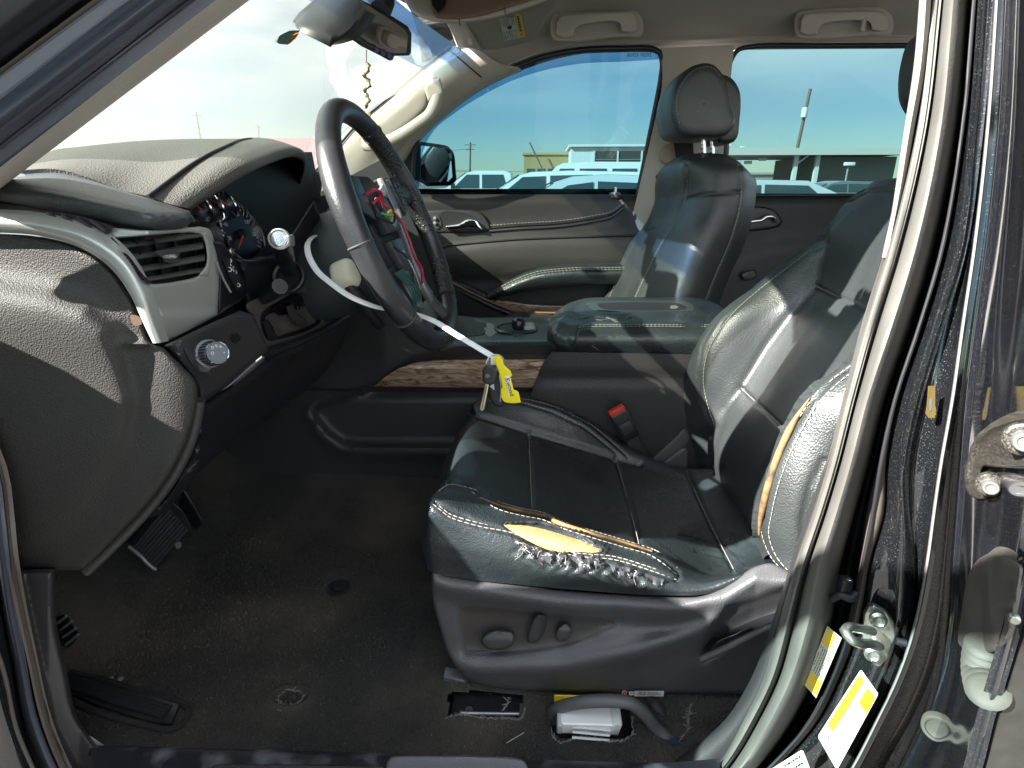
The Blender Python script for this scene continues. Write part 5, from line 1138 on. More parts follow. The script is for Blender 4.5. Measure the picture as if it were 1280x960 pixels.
crack = M('bared_leather', (.10,.105,.09), .7)
for c_ in crk[:3]: tube('leather_crack', ona(c_, .0006), .0009, crack, cons, n=6, ns=16)
relief('lid_patch', [(693,425),(694,412),(704,406),(717,404),(721,406),(719,420),(715,429),(700,431)], lambda x,y: onaY(x,y)-.0012+.0008*np.sin(x*.9)*np.sin(y*.8), M('creased_tape', (.050,.062,.062), .3, bump=[('N',120,.8)]), cons, step=3, thick=.002, label='creased patch on the front corner of the lid')
relief('lid_slot', [(733,379),(738,376.5),(858,376.5),(867,381),(868,388),(862,389),(750,388.5),(738,385)], lambda x,y: onaY(x,y)-.004, M('slot_black_green',(.03,.036,.034),.35), cons, step=4, thick=.006, edge=(2.5,.003))
relief('lid_slot_floor', [(746,379.5),(850,379.5),(858,384),(856,386.5),(758,386.5),(750,384)], lambda x,y: onaY(x,y)-.0055, plastm, cons, step=4, thick=.003)
relief('lid_latch', [(838,382.5),(846,382),(848,384),(846,385.5),(838,385.5)], lambda x,y: onaY(x,y)-.008, M('worn_latch',(.12,.12,.10),.4), cons, step=2, thick=.004)
def binY(x, y):
    Y = 1.138+.013*(1-np.sqrt(np.maximum(0,1-np.clip((694-.30*(y-440)-x+30)/46,0,1)**2)))
    Y = Y+.006*sig((y-468)/2)-.006*sig((y-479)/2.5)
    return Y
relief('bin_body', [(690,440,1),(870,443,1),(915,446,1),(915,660,1),(640,660,1),(658,512),(668,480),(680,452)], binY, M('bin_charcoal', (.026,.024,.025), .45, bump=[('V',300,.4)], var=(6,(.034,.031,.031))), cons, step=6, thick=.02, smooth=60., label='side of the armrest bin')
tube('lid_gap', PT([(689,440.5,1.158),(720,443,1.152),(790,444,1.150),(870,444,1.152)]), .0025, plastm, cons, ns=30)
# scratch on the bin
tube('scratch', PT([(740,432,1.139),(752,440,1.150),(775,459,1.158),(810,490,1.1585),(846,520,1.1585)])+np.array([0,-.001,0]), .0016, M('pale_scuff', (.11,.10,.085), .7), cons, n=5, ns=20)
# buckle
bk = P(770,512,1.10); bd = P(796,560,1.105)-bk; Lb = np.linalg.norm(bd); bd /= Lb; bw = np.cross(bd, np.array([.1,-1,.15])); bw /= np.linalg.norm(bw); bt = np.cross(bw, bd)
buc = box('seat_belt_buckle', bk+bd*.040, (.019,.034,.010), plastb, suv, ax=(bw,bd,bt), bev=.004, seg=3, label='seat belt buckle with a red button')
box('release_button', bk+bd*.004, (.0175,.008,.0085), red, buc, ax=(bw,bd,bt), bev=.002)
box('buckle_panel', bk+bd*.046-bt*.0098*np.sign(bt[1]), (.012,.014,.0012), plast, buc, ax=(bw,bd,bt), bev=.001)
box('buckle_strap', bk+bd*.098, (.014,.028,.004), M('belt_webbing',(.015,.015,.016),.7,bump=[('N',900,.5)]), buc, ax=(bw,bd,bt), bev=.002)
relief('seat_bracket', [(812,576,1),(842,548),(856,536),(862,548),(850,566),(822,582,1)], 1.135, M('bracket_grey',(.09,.088,.088),.45), seat, step=5, thick=.02, edge=(3,.006))
relief('seat_bracket', [(826,580,1),(858,560),(860,588,1),(840,586)], 1.13, bpy.data.materials['bracket_grey'], seat, step=5, thick=.02, edge=(3,.006))
# ------------------------------------------------------------ floor
def floorz(x, y):
    z = .592+.004*np.sin(x*9+y*5)*np.sin(y*11-x*4)+.003*np.sin(x*23+1)*np.sin(y*19)
    z += np.clip((y-.98)/.20,0,1)**2*.075
    z += np.clip((-.66-x)/.35,0,1)**1.4*.42
    z += .035*np.exp(-((x+.56)/.13)**2-((y-.50)/.09)**2)
    return z
HOLES = []
def ongr(px, py, z=.592, n=3):
    o_ = np.array([0,0,CAMZ]); d = P(px, py, 1.)-o_
    for _ in range(n+5):
        t = (z-CAMZ)/d[2]; q = o_+d*t; z = float(floorz(q[0], q[1]))
    return o_+d*(z-CAMZ)/d[2]
cut1 = [(558,872),(566,864),(600,862),(655,868),(652,898),(600,897),(572,893),(558,898)]
cut2 = [(690,880),(694,872),(790,874),(791,920),(778,926),(735,922),(696,926),(688,914)]
gx, gy = np.meshgrid(np.linspace(-1.15,.95,420), np.linspace(.43,1.24,178))
fv = np.stack([gx, gy, floorz(gx, gy)], -1)
w1 = np.array([ongr(*q)[:2] for q in cut1]); w2_ = np.array([ongr(*q)[:2] for q in cut2])
hole = np.zeros(gx.shape, bool)
for wq in (w1, w2_): hole |= sdist(gx, gy, [tuple(q) for q in wq]) < 0
hole3 = ongr(363,872); s = np.hypot((gx-hole3[0])/.020,(gy-hole3[1])/.012); fv[:,:,2] += -.022*np.exp(-s**4)+.006*np.exp(-((s-1.4)/.4)**2)
V_, F_ = gridmesh(fv); hf = hole.ravel(); F_ = [q for q in F_ if not (hf[q[0]] and hf[q[2]])]
floor = mesh('floor_carpet', V_, F_, carpet, suv, True, label='worn black carpet speckled with crumbs')
# pile of the carpet: short tufts, one piece of stuff
n_ = 60000; tx = rng.uniform(-.80,.50,n_); ty = rng.uniform(.45,1.12,n_)
for wq in (w1, w2_):
    k_ = sdist(tx, ty, [tuple(q) for q in wq]) > .003; tx, ty = tx[k_], ty[k_]
n_ = len(tx); tz_ = floorz(tx, ty); a_ = rng.uniform(0,6.28,n_); w_ = rng.uniform(.0006,.0015,n_); h_ = rng.uniform(.0020,.0055,n_); lx, ly = rng.normal(0,.0018,n_), rng.normal(0,.0018,n_)
tv_ = np.empty((n_*3,3)); tv_[0::3] = np.stack([tx-w_*np.cos(a_),ty-w_*np.sin(a_),tz_-.0003],1); tv_[1::3] = np.stack([tx+w_*np.cos(a_),ty+w_*np.sin(a_),tz_-.0003],1); tv_[2::3] = np.stack([tx+lx,ty+ly,tz_+h_],1)
mesh('carpet_pile', tv_, np.arange(n_*3).reshape(-1,3), M('carpet_tuft',(.022,.0215,.021),.95,dust=(5,.42,.70,(.12,.108,.09),.8),var=(500,(.075,.071,.066))), floor, False, kind='stuff')
# frayed cut edges
fray = M('frayed_carpet_backing', (.17,.165,.16), .9, bump=[('N',300,.5)])
def frayed(pts, n=60, sc=.006):
    p = np.array([ongr(*q) for q in pts]); c = cat(p, n); geos = []
    for q in c:
        if random.random() < .5:
            v = np.array([random.uniform(-1,1)*sc, random.uniform(-.6,.8)*sc, random.uniform(.1,.8)*sc])
            geos.append(tube_geo([q, q+v*.6, q+v+np.array([0,0,-.001])], [.0008,.0006,.0003], 5))
    c2 = c+rng.normal(0,.0010,c.shape); geos.append(tube_geo(c2, .0010, 6))
    return multi('frayed_edge', geos, fray, floor, kind='stuff')
frayed([(560,897),(572,893),(600,897),(630,898),(652,898),(656,884)])
frayed([(689,912),(696,926),(735,922),(760,926),(778,926),(790,918),(790,895)])
frayed([(628,888),(634,880),(636,872)], 20, .008)
frayed([(346,874),(352,880),(360,882),(372,878),(380,870),(372,864),(356,864),(347,872)], 40, .006)
frayed([(352,878),(351,890)], 12, .006)
frayed([(846,930),(858,915),(862,890),(866,880)], 40, .010)
# what lies in the cut-outs
p0 = ongr(608,880)
box('seat_anchor', p0+np.array([0,.01,-.022]), (.052,.026,.004), M('dark_steel',(.05,.05,.055),.35,metal=.6), floor, bev=.001)
tube('anchor_edge', [ongr(574,892)+np.array([0,.006,-.006]), ongr(650,893)+np.array([0,.006,-.006])], .0025, bpy.data.materials['bare_steel'], floor)
for (x,y) in ((585,880),(640,876)): lathe('anchor_hole', ongr(x,y)+np.array([0,.006,-.020]), (0,-.6,.8), [(.006,0),(.006,.001),(.001,.001)], plastm, floor, n=14)
pc = P(733,899,.575); 
box('connector', pc, (.038,.016,.022), white, floor, ax=(np.array([1,0,.03]),Y_,np.array([0,-.45,1])), bev=.004, seg=3, label='white wiring connector under the seat')
box('connector_collar', pc+np.array([.038,.004,.0]), (.007,.019,.025), M('connector_grey',(.62,.64,.66),.4), floor, ax=(X_,Y_,np.array([0,-.45,1])), bev=.003)
box('connector_latch', pc+np.array([-.037,-.008,.002]), (.004,.012,.018), M('connector_dull',(.45,.47,.48),.4), floor, ax=(X_,Y_,np.array([0,-.45,1])), bev=.002)
for k in range(3): tube('connector_rib', [pc+np.array([-.02,-.020,.010-k*.010]), pc+np.array([.03,-.020,.006-k*.009])], .0018, bpy.data.materials['connector_grey'], floor, n=6)
relief('connector_bracket', [(692,868,1),(764,870,1),(764,876,1),(730,880),(693,884,1)], .60, yellow, floor, step=4, thick=.02, edge=(2,.003))
tube('wiring_loom', np.vstack([PT([(697,908,.62),(690,895,.60),(700,884,.575),(725,878,.565),(765,876,.56),(785,878,.56),(805,892,.565),(822,912,.57),(842,930,.56)])]), .0085, M('loom_grey',(.085,.09,.095),.5,bump=[('N',120,.7)]), floor, ns=50, n=12)
tube('wiring_loom', PT([(808,872,.63),(820,884,.61),(834,905,.60),(840,925,.60)]), .010, plastm, floor, ns=20)
relief('loom_end', [(836,925),(846,922),(848,932),(840,938)], .55, M('blue_black',(.02,.05,.10),.5), floor, step=3, thick=.01)
# grommet
gq = ongr(423,735)
lathe('carpet_grommet', gq-np.array([0,0,.001]), (0,0,1), [(.022,0),(.021,.0035),(.017,.005),(.013,.004),(.009,.003),(.006,.0045),(.001,.005)], plastb, floor, n=36)
# foot rest and ribs
fr = [(86,846),(110,848),(170,868),(226,886),(216,910),(180,905),(120,885),(88,870)]
pts = np.array([ongr(*q) for q in fr]); cen = pts.mean(0)
prism('foot_rest', [p+np.array([0,0,.003]) for p in pts], (0,0,.006), rubberb, floor, bev=.002)
def lerp(a, b, f): return np.array(a)*(1-f)+np.array(b)*f
for k in range(4):
    a = lerp((88,851),(89,868),(k+.5)/4); b = lerp((216,889),(206,905),(k+.5)/4)
    q = cat(np.array([ongr(*a)+np.array([0,0,.010]), ongr(*lerp(a,b,.5))+np.array([0,0,.010]), ongr(*b)+np.array([0,0,.010])]), 8)
    tube('foot_rest_rib', q, .0042, rubberb, floor, n=8)
q = [(88,843),(130,852),(180,868),(232,884),(238,892),(222,912),(170,906),(110,888),(88,876)]
tube('foot_rest_border', np.array([ongr(*a)+np.array([0,0,.004]) for a in q]), .004, carpet2, floor, ns=40)
# crumbs: too many to count
geos = []
for i in range(330):
    if random.random() < .6: px, py = random.gauss(430,110), random.gauss(850,45)
    else: px, py = random.uniform(240,560), random.uniform(720,930)
    if not (110 < px < 700 and 690 < py < 932): continue
    q = ongr(px, py); r_ = random.choice((.0003,.0003,.0004,.0005,.0006,.0010))
    v = [q+r_*np.array([random.uniform(-1,1),random.uniform(-1,1),random.uniform(.2,2.)]) for _ in range(4)]
    geos.append((v, [(0,1,2),(0,2,3),(0,3,1),(1,3,2)]))
multi('crumbs', geos, M('pale_crumb',(.34,.32,.28),.8), floor, False, kind='stuff')
tube('straw', np.array([ongr(633,930)+np.array([0,0,.002]), ongr(655,917)+np.array([0,0,.002])]), .0006, M('straw',(.35,.33,.28),.8), floor, n=5)
lathe('pebble', ongr(150,850), (0,0,1), [(.004,0),(.006,.002),(.004,.004),(.001,.005)], M('grey_pebble',(.12,.12,.13),.6), floor, n=10)
lathe('pebble', ongr(138,849), (0,0,1), [(.003,0),(.005,.0015),(.003,.003),(.001,.0035)], M('grey_pebble2',(.16,.16,.17),.6), floor, n=10)
# toe board back wall, to close the footwell, and the tunnel
rows = [[(x, Y, z) for x, z in ((-1.10,.60),(-1.14,.80),(-1.12,1.0),(-1.05,1.18))] for Y in (.45,.8,1.25)]
loft('toe_board', rows, carpet2, suv, nu=14, nv=8, thick=.01)
# ------------------------------------------------------------ sill, kick panel, pillar foot
rows = [PT([(110,931,.470),(200,934,.466),(330,937,.465),(480,942,.465),(660,949,.465),(840,953,.475),(900,948,.485)]), PT([(112,934,.463),(200,937,.46),(330,940,.459),(480,945,.459),(660,952,.459),(840,956,.469),(900,954,.478)]),
        PT([(116,950,.448),(200,952,.445),(330,953,.444),(480,957,.444),(660,962,.444),(840,966,.452),(900,968,.46)]), PT([(118,980,.42),(200,980,.42),(330,980,.42),(480,980,.42),(660,985,.42),(840,990,.42),(900,995,.43)]), PT([(118,1040,.37),(200,1040,.37),(330,1040,.37),(480,1040,.37),(660,1040,.37),(840,1040,.37),(900,1040,.38)])]
sill = loft('door_sill', rows, M('dusty_sill_plastic',(.018,.018,.024),.35,bump=[('V',500,.3)],dust=(24,.50,.70,(.20,.21,.24),.6)), suv, nu=50, nv=26, thick=.01, label='scuffed black door sill')
relief('scuff_plate', [(484,952),(490,946),(500,944.5),(642,947),(655,951),(660,960),(668,1000,1),(480,1000,1)], lambda x,y: .436-.0003*(y-944), M('scuff_plate_grey',(.10,.10,.115),.42,bump=[('V',600,.3)]), sill, step=5, thick=.015, edge=(4,.004))
relief('scuff_plate_lip', [(264,958),(270,955.5),(480,957.5,1),(480,990,1),(262,990,1)], lambda x,y: .438-.0003*(y-955), plast, sill, step=6, thick=.01, edge=(2,.003))
kp = relief('kick_panel', [(-20,690,1),(20,712,1),(69,711,1),(71,780),(84,840),(97,895),(120,930),(150,968),(150,1040,1),(-20,1040,1)], lambda x,y: .470-.0001*(y-700)+.015*np.clip((x-60)/40,0,1)-.012*np.exp(-(seg_dist(x,y,[(20,716),(34,780),(50,855),(62,911),(88,960),(110,1000)])/6)**2), plast, suv, step=3, thick=.04, edge=(8,.015), label='driver side kick panel')
def vstrip(pl_, name, mat, nu=20):
    rows = []
    for (x0, x1, x2, x3, x4, Y) in pl_: rows.append(PT([(x0-420,250,Y+.02),(x0-200,360,Y+.02),(x0-40,520,Y+.02),(x0-6,595,Y+.018),(x0,640,Y+.012),(x0+5,690,Y),(x1,757,Y),(x2,825,Y),(x3,900,Y),(x4,960,Y),(x4+22,1000,Y)]))
    return loft(name, rows, mat, kp, nu=40, nv=nu, thick=.006)
vstrip([(3,19,33,51,75,.448),(6,22,36,54,78,.438),(9,26,41,58,82,.436),(13,31,46,63,87,.445),(15,34,49,66,90,.46)], 'kick_seal', brownr)
vstrip([(-12,2,15,29,50,.452),(-8,6,19,33,55,.438),(-3,11,25,40,63,.430),(1,16,30,46,70,.434),(3,19,33,50,74,.45)], 'kick_seal', rubbers)
vstrip([(-90,-80,-60,-40,-10,.40),(-40,-24,-10,10,32,.415),(-20,-6,8,22,44,.43),(-11,3,16,30,51,.455)], 'pillar_foot', paint)
tube('pillar_flange', PT([(-8,800,.412),(5,840,.412),(22,915,.412),(42,962,.412),(60,1000,.412)]), .0018, brownr, kp, ns=20, n=6)
relief('dash_end_strip', [(-14,560,1),(-2,606,1),(6,630),(14,668),(21,714,1),(14,716,1),(4,690),(-14,640,1)], .452, M('pale_strip',(.42,.44,.48),.45), kp, step=4, thick=.01, edge=(3,.004))
relief('sill_corner_tab', [(112,920),(122,926),(132,934),(128,938),(116,930)], .472, M('tab_pale',(.45,.42,.36),.5), kp, step=3, thick=.004)
# ------------------------------------------------------------ pedals
pq = [(161,682),(212,627),(222,632),(237,652),(241,668),(232,672),(226,682),(221,680),(196,712),(188,706),(178,694)]
bp_ = relief('brake_pedal', pq, lambda x,y: .80-.004*np.sin(np.clip(((x-160)*.7+(y-625)*.7)/90,0,1)*3.14), rubberb, suv, step=4, thick=.03, edge=(3,.006), label='ribbed brake pedal')
for k in range(9):
    a = lerp((168,684),(194,706),k/8.); b = lerp((209,634),(234,662),k/8.)
    tube('pedal_rib', PT([(a[0],a[1],.796),((a[0]+b[0])/2,(a[1]+b[1])/2,.790),(b[0],b[1],.795)]), .0028, M('worn_rubber_edge',(.05,.05,.055),.45) if k == 0 else bpy.data.materials['worn_rubber_edge'], bp_, n=6, ns=8)
tube('pedal_edge', PT([(161,683,.79),(176,695,.788),(188,707,.788),(195,712,.79)]), .0035, M('worn_metal_edge',(.20,.20,.21),.4,metal=.4), bp_, ns=12)
relief('pedal_stud', [(219,680),(225,677),(227,683),(221,686)], .785, M('stud_grey',(.16,.16,.17),.5), bp_, step=2, thick=.008)
tube('pedal_arm', PT([(212,640,.83),(225,590,.90),(240,540,.98)]), .012, plastm, bp_, ns=8)
relief('accelerator_pedal', [(206,612),(214,606),(223,604),(248,640),(254,652),(252,658),(244,661),(236,658)], .90, plastb, suv, step=4, thick=.02, edge=(3,.005))
pk = relief('parking_brake_pedal', [(70,772),(84,768),(92,780),(99,790),(97,798),(84,810),(76,806)], .62, rubberb, suv, step=3, thick=.02, edge=(3,.004))
for a, b in (((72,779),(83,770)),((76,787),(90,776)),((79,796),(95,785)),((82,806),(98,793))):
    tube('pedal_rib', PT([(*a,.615),(*b,.615)]), .0022, bpy.data.materials['worn_metal_edge'], pk, n=6)
# ------------------------------------------------------------ passenger door
DL = [(612,285),(650,282),(700,279),(740,273),(765,267),(780,256),(786,243)]
dl2 = [(540,318),(556,309),(600,303),(650,299),(700,297),(760,295),(800,294)]
def doorY(x, y):
    Y = 2.075-.02*sig((y-246)/2.)
    Y = Y-.012*sig((y-np.interp(x,[q[0] for q in DL],[q[1] for q in DL]))/4)*sig((780-x)/8)
    g_ = np.interp(x, [q[0] for q in dl2], [q[1] for q in dl2]); Y = Y-.014*sig((y-g_-2)/3)
    Y = Y+.03*np.clip((y-320)/30,0,1)**2
    return Y
pd = relief('passenger_door', [(440,243,1),(795,243,1),(800,252),(800,300),(798,420,1),(440,440,1)], doorY, M('door_trim_charcoal',(.034,.032,.031),.50,bump=[('V',300,.4)],rvar=.05), suv, step=3.5, thick=.03, smooth=60., label='passenger door panel with a leather armrest')
relief('door_shell', [(430,236,1),(800,236,1),(800,470,1),(430,470,1)], 2.13, paint, pd, step=60, thick=.03)
dsurf = Surf(pd)
tube('trim_line', dsurf.path(DL[:-1], .001), .0035, plastm, pd, ns=60)
tube('trim_piping', dsurf.path([(a,b+4) for a,b in DL[:-1]], .002), .005, plast, pd, ns=60)
stitch('stitching', dsurf.path([(a, b-3.0) for a, b in DL[:-1]], .003), thread, pd, r=.0013, seg=.008, gap=.004)
tube('trim_line', dsurf.path(dl2, .001), .0040, plastm, pd, ns=60)
# window opening: frame, glass, rain visor
wt_ = [(516,243),(518,190),(524,168),(540,148),(566,128),(600,106),(640,86),(680,71),(722,63),(780,60.5),(815,61),(825,66),(828,78),(826,98),(812,170),(797,243)]
def fr_pts(Y0=2.085): return PT([(a, b, Y0-.0004*(243-b)) for a, b in wt_])
tube('window_seal', cat(fr_pts(2.08), 90), .0085, rubberb, pd, n=10)
relief('window_glass', [(505,250,1),(516,175),(540,146),(600,104),(640,84),(722,61),(815,59),(830,66,1),(828,98),(812,170),(797,250,1)], lambda x,y: 2.10-.0004*(243-y), g_side, pd, step=40, thick=0, label='blue tinted passenger window')
relief('rain_visor', [(516,180),(540,148),(566,128),(600,106),(640,86),(680,71),(722,62),(780,60),(822,61,1),(826,74,1),(780,77),(722,80),(680,88),(640,101),(600,121),(566,143),(545,160),(532,180),(526,205),(523,243,1),(513,243,1)], lambda x,y: 2.125-.0004*(243-y), g_visor, pd, step=8, thick=.003)
text('visor_print', 'auto vent', P(799,68,2.0), P(816,68,2.0)-P(806,68,2.0), Z_, .020, M('visor_print_blue',(.05,.10,.2),.5), pd)
tube('door_pull_shelf', PT([(560,352,2.03),(590,362,2.02),(607,371,2.015)]), .014, plastb, pd, ns=14)
hb = relief('handle_bezel', [(533,263,1),(540,262),(590,262.5),(602,266),(612,280),(614,287),(606,291),(560,292),(541,290),(535,276)], lambda x,y: 2.040-.0*x, plast, pd, step=3, thick=.03, edge=(4,.010))
relief('handle_cup', [(551,266),(580,266),(590,270),(596,281),(590,285),(558,285),(553,276)], 2.037, plastm, pd, step=3, thick=.003)
relief('door_handle', [(557,283),(575,279),(584,274),(595,274.5),(600,281),(603,287),(597,286),(590,285),(560,287)], 2.022, chrome, pd, step=2.5, thick=.012, edge=(2,.005))
relief('handle_panel', [(537,268),(546,268),(551,282),(546,286),(540,281)], 2.036, M('panel_grey',(.06,.06,.06),.4), pd, step=3, thick=.003)
for y in (273,279): lathe('door_switch', P(544,y,2.034), (0,-1,0), [(.006,0),(.006,.003),(.004,.005),(.001,.005)], silver2, pd, n=14)
ar = [PT([(606,372,2.04),(620,360,2.03),(640,348,2.03),(665,337,2.035),(700,331,2.04),(760,328,2.04),(800,327,2.04)]),
      PT([(607,372,2.02),(621,362,1.985),(642,350,1.97),(667,340,1.965),(700,335,1.965),(760,333,1.965),(800,332,1.965)]),
      PT([(608,374,2.01),(624,366,1.965),(646,355,1.945),(670,346,1.94),(702,341,1.94),(760,340,1.94),(800,340,1.94)]),
      PT([(609,375,2.01),(630,370,1.97),(652,363,1.955),(675,358,1.95),(705,355,1.95),(760,353,1.95),(800,352,1.95)]),
      PT([(609,375,2.04),(632,371,2.04),(654,366,2.03),(676,361,2.03),(706,358,2.03),(760,356,2.03),(800,355,2.03)])]
arm = loft('armrest', ar, leather, pd, nu=60, nv=30)
stitch('stitching', PT([(607,371,2.0),(622,361,1.966),(643,350,1.95),(668,340.5,1.944),(701,336,1.944),(760,334.5,1.944),(800,334,1.944)]), thread, pd, r=.0012, seg=.008, gap=.004)
stitch('stitching', PT([(610,372.5,2.0),(624,363,1.962),(645,352,1.946),(669,343,1.940),(702,338.5,1.940),(760,337,1.940),(800,336.5,1.940)]), thread, pd, r=.0010, seg=.008, gap=.004)
relief('door_wood_trim', [(610,374,1),(640,377),(660,380),(720,383,1),(720,394,1),(680,393),(655,390),(630,384)], 2.03, wood, pd, step=4, thick=.02, edge=(2,.004))
tube('door_trim_edge', PT([(562,352,2.0),(590,366,1.995),(620,380,1.99),(645,389,1.99),(680,391,1.99),(720,391,1.99)]), .004, M('copper_edge',(.20,.11,.06),.35), pd, ns=30)
tube('door_trim_edge', PT([(562,358,2.0),(590,371,1.99),(620,385,1.985),(645,394,1.985),(680,396,1.985),(720,396,1.985)]), .010, plastb, pd, ns=30)
relief('door_pocket', [(556,354,1),(600,376),(640,396),(720,400,1),(720,440,1),(540,440,1)], 1.985, plastm, pd, step=12, thick=.05)
tube('lock_pin', PT([(769,243,2.075),(769,234,2.075)]), .006, chrome, pd, n=10)
lathe('lock_boss', P(769,243,2.07), (0,-.3,1), [(.022,-.006),(.020,.002),(.008,.006)], plast, pd, n=20)
# exterior mirror beyond the glass
mo = relief('wing_mirror', [(512,178,1),(526,177,1),(548,180,1),(560,183),(567,192),(570,215,1),(570,226),(563,232,1),(534,233,1),(524,227,1),(512,222,1)], 2.26, M('mirror_black',(.012,.014,.016),.3), pd, step=4, thick=.12, edge=(2.5,.008), label='passenger side wing mirror')
relief('wing_mirror_glass', [(526,182,1),(546,184,1),(558,187,1),(564,202,1),(565.5,221,1),(560,227,1),(533,228.5,1),(526,222,1)], lambda x,y: 2.255-.0012*(x-526), M('mirror_silver',(.75,.85,.85),.02,metal=1.), pd, step=6, thick=.002)
lathe('blind_spot_mirror', P(557,196,2.24), (.1,-1,.0), [(.030,0),(.030,.006),(.027,.008),(.026,.006),(.001,.009)], M('convex_mirror',(.7,.8,.8),.03,metal=1.), pd, n=28)
tube('blind_spot_rim', [P(557,196,2.232)+.029*np.array([math.cos(a),0,math.sin(a)]) for a in np.linspace(0,6.28,29)[:-1]], .004, plastm, pd, close=True, n=8)
# far side B pillar trim and belt
relief('b_pillar', [(826,60,1),(918,56,1),(908,150),(900,243,1),(890,330,1),(775,330,1),(797,243,1),(814,170),(828,98)], lambda x,y: 2.05-.02*np.sin(np.clip((x-np.interp(y,[60,262],[826,786]))/95,0,1)*3.14)-.00025*(243-y), beige, suv, step=7, thick=.03, smooth=60., label='beige passenger side B pillar trim')
bpp = bpy.data.objects['b_pillar.001'] if 'b_pillar.001' in bpy.data.objects else bpy.data.objects['b_pillar']
tube('pillar_seal', PT([(829,66,2.06),(830,80,2.06),(828,98,2.06),(814,170,2.06),(799,243,2.06),(793,275,2.06)]), .010, rubberb, bpp, ns=30)
relief('belt_guide', [(826,185),(848,178),(858,182),(856,196),(836,206),(826,202)], 2.0, M('guide_beige',(.40,.32,.25),.5), bpp, step=4, thick=.02, edge=(3,.006))
relief('seat_belt', [(842,176,1),(866,172,1),(868,205,1),(846,206,1)], 1.98, M('belt_black',(.012,.012,.013),.7,bump=[('N',900,.6)]), bpp, step=6, thick=.004)
# ------------------------------------------------------------ rear passenger door
rd = relief('rear_door', [(860,241,1),(1180,243,1),(1180,470,1),(830,470,1)], lambda x,y: 2.085-.02*sig((y-247)/2)-.014*sig((y-np.interp(x,[900,940,980,1050,1100],[330,312,303,298,296]))/4), M('rear_door_black',(.012,.012,.013),.5,bump=[('V',300,.4)]), suv, step=6, thick=.03, smooth=60., label='black rear passenger door panel')
relief('window_glass', [(890,250,1),(905,110),(911,78),(922,60),(940,57),(1180,56,1),(1180,250,1)], lambda x,y: 2.11-.0004*(243-y), g_rear, rd, step=40, thick=0, label='privacy glass of the rear door')
tube('window_seal', cat(PT([(903,250,2.09),(906,190,2.07),(909,110,2.04),(913,78,2.03),(922,63,2.025),(942,58,2.02),(1040,57,2.02),(1180,56.5,2.02)]), 80), .007, rubberb, rd, n=10)
tube('window_seal', PT([(880,244,2.075),(1000,244,2.075),(1180,244,2.075)]), .006, rubberb, rd, n=10)
relief('window_divider', [(903,186,1),(910,120,1),(914,120,1),(909,244,1),(898,244,1)], 2.07, M('divider_grey',(.16,.15,.13),.5), rd, step=6, thick=.02)
relief('handle_bezel', [(922,264),(958,259),(968,263),(978,278),(974,283),(924,286)], 2.058, plastb, rd, step=4, thick=.02, edge=(3,.006))
tube('door_handle', PT([(927,279,2.045),(945,276,2.04),(952,275,2.04),(958,271,2.04),(966,271,2.04),(970,278,2.045)]), [.004,.0055,.006,.006,.006,.004], chrome, rd, ns=24)
relief('cup_holder', [(926,344),(944,338),(946,346),(930,350)], 2.03, plast, rd, step=4, thick=.02, edge=(2,.004))
relief('door_shell', [(850,246,1),(1200,246,1),(1200,480,1),(820,480,1)], 2.14, paint, rd, step=80, thick=.03)
# body below and behind, so that light does not leak in
body = box('body_shell', (.3,2.10,.66), (1.4,.04,.30), paint, suv, bev=.02, label='lower body side')
box('hinge_pillar', (-.93,.45,.86), (.29,.04,.36), paint, body, bev=.01)
box('floor_pan', (.6,1.32,.545), (1.9,.86,.015), plastm, body)
box('firewall', (-1.22,1.32,.85), (.03,.85,.32), plastm, body)
box('tailgate', (2.9,1.32,1.05), (.03,.85,.45), plastm, body)
rows = [[(-1.10+.22*((Y-1.32)/.8)**2-.02, Y, 1.17),(-1.6,Y,1.20),(-2.1,1.32+(Y-1.32)*.95,1.12),(-2.3,1.32+(Y-1.32)*.9,.9)] for Y in np.linspace(.36,2.28,7)]
loft('bonnet', rows, paint, body, nu=14, nv=14, thick=.02)
rows = [[(x, y, z) for (y,z) in ((.30,.50),(.285,.8),(.29,1.05),(.33,1.18))] for x in (-2.2,-1.6,-1.0)]
loft('front_wing', rows, paint, body, nu=8, nv=8, thick=.02)
